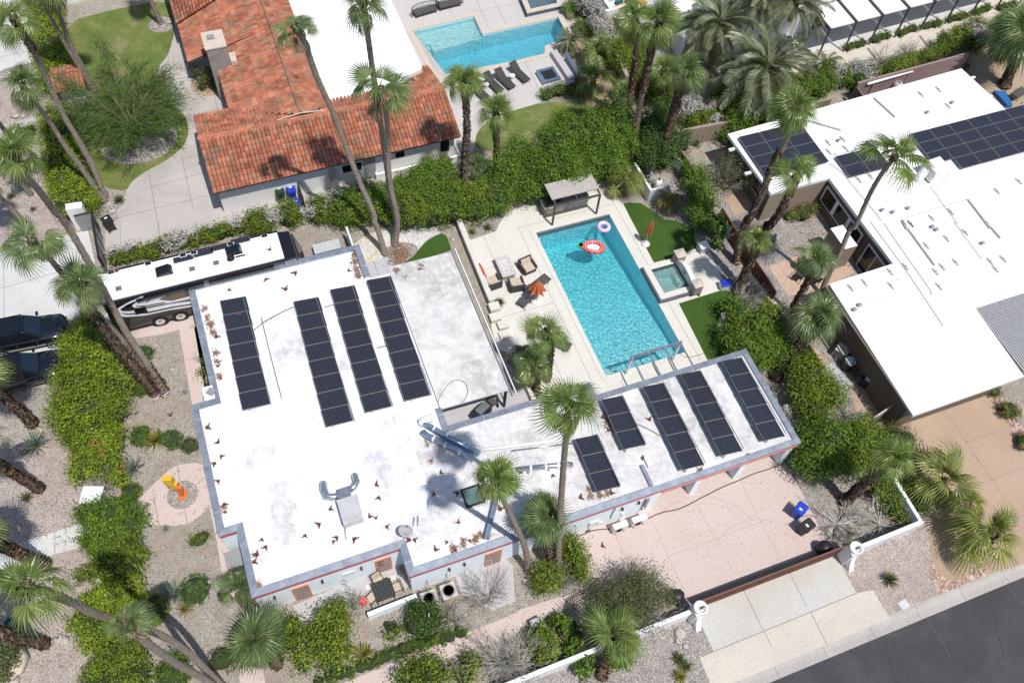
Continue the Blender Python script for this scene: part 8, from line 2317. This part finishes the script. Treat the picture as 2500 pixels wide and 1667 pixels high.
def tree(label, bl, lm, group=None, **kw):
 VEG_N[0] += 1
 rg = random.Random(VEG_N[0])
 bl = [(x, y, z * k, a * .9, b * .9, c * k) for (x, y, z, a, b, c), k in ((q, rg.uniform(.78, 1.12)) for q in bl)]
 b0 = bl[0]
 t = thing('leafy_tree', label, 'tree', (b0[0], b0[1], 0), 0, group)
 kw.setdefault('seed', 300 + VEG_N[0])
 kw.setdefault('dens', 165); kw.setdefault('L', .13); kw.setdefault('clump', .2); kw.setdefault('rough', .17); kw.setdefault('corek', .7)
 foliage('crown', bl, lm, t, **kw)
 mb_ = MB()
 mb_.tube([(b0[0], b0[1], 0), (b0[0] + .1, b0[1], b0[2] * .5), (b0[0], b0[1] + .1, b0[2])], [.16, .12, .08], 8)
 for b in bl[1:6]:
  mb_.tube([(b0[0], b0[1], b0[2] * .3), ((b0[0] + b[0]) / 2, (b0[1] + b[1]) / 2, (b0[2] + b[2]) / 2), (b[0], b[1], b[2] + b[5] * .4)], [.09, .06, .03], 6)
 mb_.build('trunk', 'bark_limb', t)
 return t
def tblob(cr, lst, h0=.35):
 out = []
 for x, y, r, h in lst:
  c = g(cr, x, y, h * .55)
  out.append((c.x, c.y, h * .55, r, r, h * .47))
 return out
tree('dense dark green tree at the left of the big hedge by the lawn', tblob(20, [(60, 1040, 1.3, 3.0), (150, 1140, 1.4, 3.0), (30, 1250, 1.4, 2.8), (-60, 1180, 1.3, 2.8), (160, 1290, 1.2, 2.6)]), 'leaf_green', GT)
tree('dense dark green tree in the middle of the big hedge', tblob(20, [(280, 1000, 1.5, 3.6), (400, 950, 1.4, 3.6), (330, 1120, 1.5, 3.4), (460, 1080, 1.4, 3.4), (260, 1190, 1.2, 3.0), (400, 1200, 1.2, 3.0), (350, 880, 1.2, 3.2)]), 'leaf_green', GT)
tree('dense dark green tree at the right of the big hedge by the twin trunks', tblob(20, [(560, 920, 1.6, 4.0), (640, 1030, 1.5, 3.8), (720, 900, 1.4, 3.8), (690, 1130, 1.3, 3.4), (560, 1130, 1.3, 3.4), (470, 1190, 1.1, 3.2), (390, 1260, .8, 3.0), (620, 830, 1.2, 3.6), (760, 1010, 1.1, 3.6)]), 'leaf_green', GT)
tree('dark green tree between the two thick shaggy trunks', tblob(20, [(940, 880, 1.4, 3.8), (1020, 830, 1.3, 3.6), (960, 970, 1.2, 3.4), (930, 1060, 1.1, 3.0), (1120, 950, 1.2, 3.2), (1060, 1060, .9, 2.6), (730, 740, 1.2, 3.0)]), 'leaf_dark', GT)
hedge('lime vine hedge on the far side of the twin palm trunks', mid(20, [(760, 360), (800, 430), (870, 290), (870, 540), (960, 600), (1080, 640)], 1.2), 2.0, 2.4, 'leaf_lime_dark', None, p=2.2)
hedge('dry-topped vine hedge on the stone wall beside the far pool', mid(20, [(490, -70), (590, 90), (690, 260), (780, 420)], 2.0), 1.5, 2.4, 'leaf_lime_dark', None, p=2.6, mix='twig_grey', mixf=1.4)
hedge('lime shrub behind the tall palms by the white planter wall', mid(20, [(700, 190), (740, 230)], .8), 1.8, 1.6, 'leaf_lime_dark', None, p=2.2)
hedge('green hedge beyond the tan wall with a bare patch', mid(20, [(1190, 720), (1240, 790), (1330, 800), (1420, 760), (1500, 690), (1420, 680)], 1.0), 2.1, 2.0, 'leaf_lime_dark', None, p=2.0, mix='twig_grey', mixf=.9)
tree('dark tree overhanging the corner of the brown house roof', tblob(20, [(1560, 800, 1.4, 3.2), (1650, 740, 1.4, 3.2), (1700, 830, 1.2, 2.8), (1530, 900, 1.1, 2.4), (1620, 640, 1.1, 3.0)]), 'leaf_green', GT)
hedge('lime hedge behind the tan boundary wall', mid(30, [(120, 580), (230, 590), (320, 610), (400, 560)], 1.1), 1.8, 2.0, 'leaf_green', None, p=2.0)
hedge('patchy green hedge with dry grey gaps behind the far white roof', mid(30, [(420, 480), (520, 520), (620, 470), (700, 490), (640, 540)], 1.1), 1.7, 1.8, 'leaf_green', None, p=2.0, mix='twig_grey', mixf=.8)
hedge('green hedge along the mauve block wall', mid(30, [(850, 455), (950, 420), (1050, 390), (1180, 340)], 1.0), 1.3, 1.5, 'leaf_lime_dark', None, p=2.0)
hedge('bright bushy hedge near the top right fan palm', mid(30, [(1230, 290), (1320, 240), (1420, 200), (1440, 280), (1530, 220)], 1.0), 1.9, 1.9, 'leaf_lime_dark', None, p=2.0, mix='twig_grey', mixf=.8)
hedge('dark hedge at the top right edge', mid(30, [(1600, 170), (1700, 120), (1780, 80)], 1.0), 1.7, 1.8, 'leaf_green', None, p=2.0)
for i, (x, y) in enumerate([(600, 305), (770, 255), (955, 205), (1120, 165), (1300, 115), (1460, 65), (1640, 40)]):
 q = g(30, x, y, .3)
 hedge(['low box hedge at the left end of the canopy posts', 'low box hedge second from the left between canopy posts', 'low box hedge third from the left between canopy posts', 'low box hedge fourth from the left between canopy posts', 'low box hedge third from the right between canopy posts', 'low box hedge second from the right between canopy posts', 'low box hedge at the right end of the canopy posts'][i], [(q.x - .75, q.y - .04), (q.x + .75, q.y + .04)], .75, .55, 'leaf_green', 'box hedges between the canopy posts', L=.10, dens=150, clump=.08)
dry_shrub('bare grey shrub beyond the tan wall, left of another', 30, 560, 490, .95, 1.4, 12)
dry_shrub('wide bare grey shrub before the concrete path slabs', 30, 800, 400, 1.3, 1.5, 16)
dry_shrub('bare grey shrub half in the bright bushy hedge at upper right', 30, 960, 340, 1.0, 1.3, 12)
dry_shrub('bare grey twigs in the hedge gap by the thick leaning palm', 20, 1280, 730, .9, 1.6, 12)
shrub('low orange-flecked ground shrub by the side lawn', blobs_at([(20, 250, 640, .75, .5, .8), (20, 330, 615, .8, .6, .9), (20, 420, 600, .7, .6, .8), (20, 240, 655, .6, .45, .6), (20, 460, 640, .5, .4, .7)]), 'leaf_green', L=.12, dens=110, mix='flower_orange', mixf=.12)
# big lime mound by the cars
tree('huge rounded lime-green bush hiding the noses of the black cars', [(*g(1, x, y, h * .55).xy, h * .52, r, r, h * .48) for x, y, r, h in ((620, 1000, 2.0, 3.0), (580, 860, 1.35, 2.8), (690, 860, 1.4, 2.8), (560, 1150, 1.7, 3.0), (700, 1150, 1.7, 3.0), (600, 1290, 1.9, 3.0), (500, 1290, 1.5, 2.6), (740, 1300, 1.3, 2.6), (640, 1430, 1.5, 2.6), (610, 730, .9, 2.2), (470, 860, .7, 1.9), (520, 1490, .8, 1.8), (720, 1480, 1.1, 2.2))], 'leaf_lime', None, dens=165, L=.13, clump=.17, mix='leaf_lime_dark', mixf=.9)
shrub('lime bush with pink blossoms above the white letter box', blobs_at([(2, 640, 40, 1.1, 1.0, 1.6), (2, 560, 110, .8, .8, 1.4), (2, 760, 90, .8, .9, 1.6), (2, 800, 170, .5, .6, 1.3), (2, 700, -30, 1.0, .9, 1.7)]), 'leaf_lime', mix='flower_pink', mixf=.3)
dry_shrub('bare grey branches behind the white letter box', 2, 700, 215, 1.1, 1.5, 18, leafy=0)
tree('dark and lime bush row below the white letter box', [(*g(2, x, y, h * .55).xy, h * .52, r, r, h * .48) for x, y, r, h in ((760, 430, 1.3, 2.2), (650, 400, .9, 2.0), (560, 420, .5, 1.6), (860, 480, 1.2, 2.2), (740, 550, 1.1, 2.0), (870, 400, .9, 2.0))], 'leaf_green', None, dens=165, L=.125, clump=.15)
tree('lime bush crossed by a palm shadow at the lower left', [(*g(2, x, y, h * .55).xy, h * .52, r, r, h * .48) for x, y, r, h in ((760, 680, 1.3, 2.0), (860, 640, 1.0, 2.0), (700, 620, .9, 1.6), (840, 790, 1.2, 2.0), (740, 790, 1.0, 1.6), (590, 590, .6, 1.1), (560, 830, .5, .9), (650, 800, .6, 1.0), (900, 720, .8, 1.8))], 'leaf_lime_dark', None, dens=165, L=.125, clump=.15)
tree('lime bush above the lower palm crown at left', [(*g(2, x, y, h * .55).xy, h * .52, r, r, h * .48) for x, y, r, h in ((830, 930, 1.2, 1.9), (760, 990, 1.0, 1.7), (660, 1000, .8, 1.5), (880, 1010, .9, 1.7), (600, 1030, .5, 1.2))], 'leaf_lime', None, dens=165, L=.125, clump=.15)
tree('lime bush at the lower left under the leaning palm crown', [(*g(2, x, y, h * .55).xy, h * .52, r, r, h * .48) for x, y, r, h in ((560, 1140, .9, 1.6), (660, 1200, 1.0, 1.6), (700, 1290, 1.0, 1.6), (620, 1290, .6, 1.3), (780, 1240, .8, 1.6))], 'leaf_lime', None, dens=165, L=.125, clump=.15)
tree('lime bush at the bottom edge left of the leaning trunks', [(*g(2, x, y, h * .55).xy, h * .52, r, r, h * .48) for x, y, r, h in ((800, 1420, 1.2, 1.8), (700, 1480, 1.1, 1.7), (900, 1400, 1.0, 1.8), (920, 1520, 1.1, 1.8), (780, 1560, 1.2, 1.8), (660, 1580, .8, 1.5))], 'leaf_lime_dark', None, dens=165, L=.125, clump=.15)
# clipped round shrubs
GS = 'clipped round shrubs in the front beds'
for cr, x, y, r, h, lm, lab in ((1, 990, 900, .52, .9, 'leaf_topiary', 'clipped round shrub right of the motorhome palms, half behind a trunk'), (1, 948, 1125, .66, 1.0, 'leaf_green', 'glossy clipped shrub between the big lime bush and the white-footed palms'), (1, 960, 1465, .62, .9, 'leaf_green', 'bright clipped shrub left of the golden yucca'), (1, 1178, 1490, .60, .9, 'leaf_topiary', 'dull clipped oval shrub right of the golden yucca'), (1, 885, 1010, .4, .7, 'leaf_green', 'small clipped shrub squeezed beside the big lime bush'), (2, 893, 265, .56, .7, 'leaf_green', 'clipped round shrub beside the blue agave and pink plaza'), (2, 1335, 935, .82, .9, 'leaf_topiary', 'large pale clipped ball crossed by a palm shadow'), (2, 1040, 1070, .84, .9, 'leaf_green', 'large dark clipped ball beside the lime hedge'), (2, 1190, 1500, .9, .9, 'leaf_green', 'bright green clipped ball at the bottom by the leaning trunks'), (1, 1298, 1530, .48, .7, 'leaf_olive', 'small loose round shrub right of the yucca group')):
 shrub(lab, blobs_at([(cr, x, y, r, r, h)]), lm, 'round_shrub', 'shrub', GS, L=.075, dens=420, clump=.06, p=2.1, rough=.03, corek=.9)
shrub('loose low green shrub in the gravel below the plaza', blobs_at([(2, 1362, 585, .55, .5, .6), (2, 1330, 600, .4, .35, .5), (2, 1395, 560, .35, .35, .5)]), 'leaf_green', L=.11, dens=110, rough=.2)
agave('blue-grey agave beside the pink plaza', 2, 905, 100, 1.0)
agave('blue-grey agave in the palm shadow by the pale clipped ball', 2, 1190, 955, 1.05)
agave('blue-grey agave near the leaning palm trunks at the bottom', 2, 1190, 1365, .8)
agave('silver agave on the pink gravel left of the lime bush', 1, 240, 1525, 1.15, 40, w=.05)
agave('spiky green agave by the lawn palms and driveway', 0, 812, 1365, .6, 36, 'leaf_olive', w=.07)
agave('spiky little yucca on the left gravel near the white wall', 0, 70, 1340, .5, 30, 'leaf_olive', w=.06)
agave('spiky grass tuft on the left gravel by a palm trunk', 0, 222, 1425, .4, 30, 'leaf_olive', w=.05, name='grass_tuft', cat='grass tuft')
agave('tuft of grassy leaves beside a shaggy palm base', 2, 180, 300, .55, 46, 'leaf_olive', w=.05, name='grass_tuft', cat='grass tuft')
agave('yellow grass tuft by the pale clipped ball', 2, 1262, 1065, .7, 50, 'leaf_yucca', el1=85, w=.03, name='grass_tuft', cat='grass tuft')
agave('golden-green yucca between two clipped shrubs', 1, 1060, 1495, .95, 70, 'leaf_yucca', w=.06, name='yucca', cat='yucca')
agave('pale striped agave at the end of the box edging', 12, 735, 1360, .7, 40, 'leaf_yucca', w=.12)
agave('thin pale grass tuft at the plaza edge', 2, 1130, 510, .4, 34, 'leaf_agave', w=.03, name='grass_tuft', cat='grass tuft')
agave('yellow-tipped agave among the bare shrubs near the street wall', 12, 1530, 1415, .5, 28, 'leaf_yucca', w=.1)
agave('spiny tuft of desert spoon right of the gate on the street gravel', 32, 835, 860, .7, 60, 'leaf_olive', el0=0, w=.05, name='desert_spoon', cat='desert plant')
agave('spiky cluster plant at the deck bed, left of another', 11, 1480, 70, .5, 40, 'leaf_yucca', w=.06, name='yucca', cat='yucca')
agave('spiky cluster plant at the deck bed, right of another', 11, 1585, 40, .5, 40, 'leaf_olive', w=.06, name='yucca', cat='yucca')
agave('grassy plant in the gap of the low deck wall', 11, 1665, 555, .55, 50, 'leaf_olive', w=.06, name='grass_tuft', cat='grass tuft')
for cr, x, y, r, h, lab in ((31, 1540, 1155, .55, .6, 'brown tufted grass at the corner of the far white roof'), (31, 1650, 1290, .72, .8, 'round brown-green tussock beside the tan driveway'), (31, 1760, 1510, .7, .7, 'dark tussock at the right edge by the tan driveway')):
 shrub(lab, blobs_at([(cr, x, y, r, r, h)]), 'leaf_yucca', 'tussock', 'grass tuft', 'tussocks by the tan driveway', L=.16, wd=.18, dens=230, clump=.07, rough=.06, corek=.8)
# front beds
tree('bright leafy bush at the front corner beside the broad fan palm', [(*g(12, x, y, h * .55).xy, h * .52, r, r, h * .48) for x, y, r, h in ((490, 1130, .8, 2.4), (560, 1080, .5, 2.2), (410, 1220, .75, 2.2), (240, 1170, .7, 1.7), (300, 1330, .7, 1.8), (460, 1330, .75, 1.8), (570, 1240, .6, 2.0), (530, 1430, .65, 1.4), (320, 1450, .5, 1.3), (560, 1170, .5, 2.2), (610, 1350, .4, 1.2), (230, 1300, .5, 1.3))], 'leaf_lime_dark', None, dens=120, L=.15, clump=.22, rough=.22, inner=.5)
dry_shrub('half-bare grey shrub beside the front patio', 12, 650, 1010, .9, 1.6, 14, leafy=26)
tree('dark white-flowered shrub hiding a tan fan unit', [(*g(12, x, y, h * .55).xy, h * .52, r, r, h * .48) for x, y, r, h in ((1150, 1090, .9, 1.8), (1100, 1170, .9, 1.6), (1200, 1150, .8, 1.6), (1090, 1060, .5, 1.3))], 'leaf_dark', None, dens=165, L=.125, mix='flower_white', mixf=.10, rough=.2)
dry_shrub('leafless grey shrub behind the pink path, left of a larger one', 12, 1310, 1120, 1.2, 1.5, 20, leafy=8, lm='leaf_lime_dark')
dry_shrub('large leafless grey shrub by the front wall', 12, 1590, 960, 1.6, 2.0, 24)
shrub('small leafy shrub in the bare front bed', blobs_at([(12, 930, 1190, .6, .55, .8), (12, 900, 1170, .4, .4, .7), (12, 960, 1215, .4, .4, .6)]), 'leaf_lime_dark', L=.14, dens=60, rough=.3, corek=.5)
hedge('low dark box edging along the pink path', mid(12, [(440, 1560), (640, 1490), (840, 1400), (1060, 1310), (1250, 1270), (1400, 1220)], .2), .75, .45, 'leaf_green', None, L=.10, dens=130, clump=.08)
tree('lime bush among bare shrubs near the bottom edge', [(*g(12, x, y, h * .55).xy, h * .52, r, r, h * .48) for x, y, r, h in ((1130, 1490, 1.0, 1.6), (1230, 1480, .8, 1.5), (1050, 1540, .9, 1.5), (1450, 1440, .6, 1.2), (1420, 1510, .7, 1.2), (1180, 1560, 1.0, 1.6))], 'leaf_lime_dark', None, dens=140, L=.14, rough=.2)
dry_shrub('bare grey bush below the pink path near the white wall', 12, 1660, 1400, 1.6, 1.6, 22)
dry_shrub('white-grey bare bush at the bottom centre behind the street wall', 22, 70, 1420, 1.5, 1.5, 22, leafy=5)
dry_shrub('bare grey bush below the lime bush at the bottom', 12, 1340, 1500, .8, 1.2, 14)
tree('lime shrub wrapped round the skirted palm', [(*g(22, x, y, h * .55).xy, h * .52, r, r, h * .48) for x, y, r, h in ((410, 640, .7, 2.2), (450, 720, .6, 2.0), (440, 790, .6, 1.6), (220, 850, .8, 1.6), (280, 830, .7, 1.6), (470, 820, .5, 1.4), (200, 910, .5, 1.2))], 'leaf_lime_dark', None, dens=160, L=.125, rough=.15)
dry_shrub('bare white twigs below the skirted palm', 22, 370, 850, 1.1, 1.6, 16)
VEG_N[0] += 1
tree('thin-leaved half-bare tree left of the gate', [(*g(22, x, y, h * .6).xy, h * .6, r, r, h * .36) for x, y, r, h in ((800, 920, 1.3, 3.2), (680, 1000, 1.1, 2.8), (860, 1060, 1.2, 2.8), (740, 1090, 1.1, 2.6), (960, 960, 1.2, 2.8), (880, 870, .9, 2.8), (1030, 980, .7, 2.4), (620, 930, .7, 2.4))], 'leaf_olive', None, dens=120, L=.13, wd=.4, core=None, corek=0, clump=.26, rough=.3, inner=.3)
dry_shrub('spray of fine grey branches inside the thin-leaved tree by the gate', 22, 880, 1010, 2.0, 2.6, 26)
shrub('small round green bush by the pink path end', blobs_at([(22, 282, 1145, .45, .45, .7)]), 'leaf_green', L=.11, dens=120)
shrub('broad-leaved dark shrub behind the street wall', blobs_at([(22, 380, 1180, .7, .6, 1.2), (22, 430, 1250, .6, .5, 1.1), (22, 460, 1360, .6, .6, 1.3), (22, 490, 1440, .6, .5, 1.2)]), 'leaf_green', L=.24, dens=55)
shrub('lime shrub at the street wall below the low broad palm', blobs_at([(22, 200, 1290, .8, .7, 1.3), (22, 220, 1370, .7, .6, 1.2), (22, 180, 1230, .6, .5, 1.2), (22, 730, 1400, .7, .6, 1.2)]), 'leaf_lime_dark', L=.15)
# right side
tree('glossy green tree at the garage corner, left crown', [(*g(32, x, y, h * .6).xy, h * .58, r, r, h * .42) for x, y, r, h in ((350, 20, 1.4, 3.2), (420, -60, 1.3, 3.2), (270, 60, .9, 2.6), (330, -130, 1.3, 3.0), (460, 40, 1.0, 2.8), (250, -60, .9, 2.8))], 'leaf_green', None, dens=165, L=.13, clump=.22, rough=.2)
tree('glossy green tree by the slatted gate, right crown', [(*g(32, x, y, h * .6).xy, h * .58, r, r, h * .42) for x, y, r, h in ((620, -30, 1.4, 3.0), (700, -90, 1.2, 3.0), (560, 60, 1.1, 2.6), (700, 40, 1.0, 2.6), (530, -110, 1.0, 2.8), (620, -150, 1.1, 3.0))], 'leaf_green', None, dens=165, L=.13, clump=.22, rough=.2, mix='leaf_lime_dark', mixf=.8)
tree('light green tree over the milky awning', [(*g(31, x, y, h * .6).xy, h * .58, r, r, h * .42) for x, y, r, h in ((280, 1080, 1.3, 3.0), (350, 1150, 1.2, 3.0), (220, 1010, 1.0, 2.6), (420, 1190, 1.0, 2.6), (250, 1180, 1.1, 2.8), (480, 1130, .7, 2.4), (350, 1290, 1.1, 2.8), (430, 1090, .7, 2.4))], 'leaf_lime_dark', None, dens=165, L=.13, clump=.22, rough=.22)
shrub('dark pine-like shrub by the tan driveway gate', blobs_at([(31, 850, 1470, .8, .8, 1.6), (31, 930, 1500, .8, .8, 1.6), (32, 800, -20, .8, .7, 1.5), (32, 900, 20, .6, .6, 1.3)]), 'leaf_olive', L=.2, wd=.2, dens=130, clump=.2)
dry_shrub('bare grey twigs between the light green tree and slatted gate', 31, 560, 1300, 1.3, 1.8, 18)
tree('green hedge tree along the right turf edge, near the garage', [(*g(21, x, y, h * .6).xy, h * .56, r, r, h * .44) for x, y, r, h in ((1600, 760, 1.2, 2.8), (1560, 640, 1.0, 2.4), (1640, 900, 1.1, 2.6), (1550, 860, 1.0, 2.4), (1700, 680, 1.1, 2.8), (1490, 560, .8, 2.0), (1480, 760, .8, 2.0), (1720, 850, 1.1, 2.6))], 'leaf_green', None, dens=165, L=.13, clump=.22, rough=.2, mix='leaf_lime_dark', mixf=.7)
tree('green shrub mass below the leaning court palms', [(*g(31, x, y, h * .6).xy, h * .56, r, r, h * .44) for x, y, r, h in ((0, 760, 1.3, 2.6), (60, 820, 1.2, 2.6), (-40, 880, 1.2, 2.6), (20, 640, .9, 2.2), (90, 910, .9, 2.2))], 'leaf_green', None, dens=165, L=.13, clump=.22, rough=.2)
dry_shrub('half-dry grey shrub at the foot of the leaning court palms', 21, 1600, 500, 1.3, 1.6, 18, leafy=14)
dry_shrub('half-dry shrub by the stone-capped wall near the court', 31, 90, 640, .9, 1.2, 14, leafy=10)
tree('dark glossy shrub behind the cycad', [(*g(20, x, y, h * .6).xy, h * .56, r, r, h * .44) for x, y, r, h in ((1270, 1200, 1.0, 2.4), (1260, 1320, 1.0, 2.4), (1260, 1430, .9, 2.2), (1330, 1400, .9, 2.0), (1310, 1490, .9, 2.0), (1190, 1150, .6, 1.8))], 'leaf_green', None, dens=165, L=.13, clump=.2, rough=.2)
tree('thin half-bare tree beside the cycad shrub', [(*g(20, x, y, h * .6).xy, h * .6, r, r, h * .36) for x, y, r, h in ((1470, 1170, 1.2, 2.8), (1400, 1270, 1.0, 2.6), (1530, 1230, .9, 2.4), (1480, 1100, .8, 2.6))], 'leaf_olive', None, dens=50, L=.13, wd=.45, core=None, corek=0, clump=.26, rough=.3, inner=.3)
dry_shrub('spray of grey branches inside the thin half-bare tree', 20, 1460, 1220, 1.6, 2.2, 20)
dry_shrub('grey dry brush along the court fence by the turf', 21, 1450, 60, 1.3, 1.4, 18, leafy=16)
shrub('leafy fringe over the far turf', blobs_at([(21, 1360, 20, .8, .8, 1.8), (21, 1430, 60, .8, .8, 1.6), (21, 1400, 150, .4, .4, 1.0)]), 'leaf_green', L=.18, dens=60, rough=.25)
shrub('yellow-green round bush in the court by the tan wall', blobs_at([(30, 240, 1455, .8, .8, 1.0), (30, 200, 1470, .5, .5, .8), (30, 285, 1430, .5, .5, .8)]), 'leaf_yucca', L=.13, wd=.3, dens=120)
shrub('small sparse bush on the court gravel by the tan wall', blobs_at([(20, 1265, 980, .45, .4, .6), (20, 1190, 1010, .35, .35, .6)]), 'leaf_olive', L=.12, dens=80, rough=.3, corek=.5)
shrub('shrub by the dark corner of the tan wall and court palms', blobs_at([(30, 20, 1390, .7, .7, 1.1), (30, 140, 1475, .4, .4, .6)]), 'leaf_lime_dark', L=.15)
tree('bushes inside the corner of the white garden wall', [(*g(32, x, y, h * .55).xy, h * .52, r, r, h * .48) for x, y, r, h in ((760, 240, .8, 1.5), (850, 280, .8, 1.5), (800, 190, .6, 1.3), (870, 370, .7, 1.3), (920, 420, .6, 1.2), (720, 220, .4, 1.0), (800, 150, .5, 1.4))], 'leaf_lime_dark', None, dens=160, L=.125, rough=.2)
tree('dark bushes outside the white garden wall by the tan driveway', [(*g(32, x, y, h * .55).xy, h * .52, r, r, h * .48) for x, y, r, h in ((1020, 250, .9, 1.6), (960, 170, .8, 1.5), (1060, 340, .8, 1.4), (900, 100, .8, 1.5), (1090, 250, .7, 1.4))], 'leaf_dark', None, dens=160, L=.125, rough=.2)
dry_shrub('spreading bare branches beside the smooth grey boulder', 32, 480, 470, 1.6, .8, 18)
dry_shrub('bare branches under the white garden wall, right of the boulder', 32, 780, 470, 1.5, .9, 16)
shrub('little green sprig at the foot of the right gate wall', blobs_at([(32, 575, 550, .4, .35, .5), (32, 550, 570, .3, .3, .4)]), 'leaf_green', L=.14, dens=60, rough=.3, corek=.4)
shrub('red-flowered shrub by the mauve block wall', blobs_at([(30, 1290, 430, .9, .6, 1.0), (30, 1230, 450, .6, .5, .9), (30, 1360, 450, .5, .5, .8)]), 'leaf_olive', L=.12, mix='flower_orange', mixf=.16, rough=.3, corek=.5)
shrub('red-flowered shrub beside the tiled house chimney', blobs_at([(0, 1400, 530, .7, .7, 1.6), (0, 1330, 500, .5, .5, 1.4), (0, 1440, 570, .5, .5, 1.2), (0, 1380, 590, .4, .4, 1.0)]), 'leaf_olive', L=.12, mix='flower_pink', mixf=.14, rough=.3, corek=.4)
shrub('low leafy shrub by the upper garden path', blobs_at([(0, 150, 905, .7, .5, .8), (0, 100, 920, .5, .45, .7), (0, 210, 885, .4, .4, .6)]), 'leaf_green', L=.15)
shrub('sparse little plants along the left wall of the white house', blobs_at([(1, 1385, 960, .35, .5, .9), (1, 1395, 1020, .35, .45, .9), (1, 1420, 1120, .25, .35, .6)]), 'leaf_lime_dark', L=.12, dens=70, rough=.3, corek=.4)
shrub('dark shrub at the far left edge below the boulders', blobs_at([(2, 40, 1330, .9, .9, 1.4), (2, -20, 1400, .9, .9, 1.3), (2, 20, 1500, .5, .5, .8)]), 'leaf_olive', L=.14)
shrub('dark shrub in the shade by the bottom left palm foot', blobs_at([(2, 1520, 1400, .8, .7, 1.0), (2, 1480, 1430, .5, .5, .8)]), 'leaf_olive', L=.12, dens=60, rough=.3)
# feathery lawn tree
VEG_N[0] += 1
c0 = g(0, 940, 930)
t = thing('feathery_tree', 'wide feathery thin-leaved tree over the round island of the lawn', 'tree', (c0.x, c0.y, 0))
mb = MB(); rg = random.Random(4)
fv, ff = [], []
rngm = np.random.default_rng(5)
limbs = []
for k in range(15):
 a = k * .419 + rg.uniform(-.2, .2)
 d = Vector((math.cos(a), math.sin(a), 0))
 L_ = rg.uniform(2.2, 4.9) * (1.15 if math.sin(a) > .2 else .95)
 pts = [c0 + Vector((0, 0, .02)), c0 + d * L_ * .22 + Vector((0, 0, 1.5)), c0 + d * L_ * .6 + Vector((0, 0, 2.9 + rg.uniform(-.3, .3))), c0 + d * L_ + Vector((0, 0, 3.3 + rg.uniform(-.6, .4)))]
 mb.tube(pts, [.10, .06, .03, .01], 6)
 for j in range(12):
  f = rg.uniform(.35, 1)
  q = pts[1].lerp(pts[2], f * 2 - .7) if f < .7 else pts[2].lerp(pts[3], (f - .7) / .3)
  nd = (d + Vector((rg.uniform(-1, 1), rg.uniform(-1, 1), rg.uniform(-.2, .6))) * .8).normalized()
  e = q + nd * rg.uniform(.7, 1.6)
  mb.tube([q, q.lerp(e, .5) + Vector((0, 0, .08)), e], [.025, .015, .006], 4, 0, False)
  limbs.append((q, e, nd))
mb.build('trunk', 'bark_limb', t)
C = []; D = []
for q, e, nd in limbs:
 n = 105
 f = rngm.uniform(-.2, 1.35, n)[:, None]
 base = np.array(q) + (np.array(e) - np.array(q)) * f
 C.append(base + rngm.normal(0, .24, (n, 3))); D.append(np.tile(np.array(nd), (n, 1)) + rngm.normal(0, .35, (n, 3)))
C = np.concatenate(C); D = unit(np.concatenate(D)); n = len(C)
S_ = unit(np.cross(D, rngm.normal(0, 1, (n, 3)))) * .017
Ln = rngm.uniform(.18, .42, (n, 1))
V = np.stack([C - S_, C + S_, C + D * Ln + S_ * .5, C + D * Ln - S_ * .5], 1).reshape(-1, 3)
npmesh('crown', V, np.arange(4 * n).reshape(-1, 4), 'leaf_mesquite', None, t)
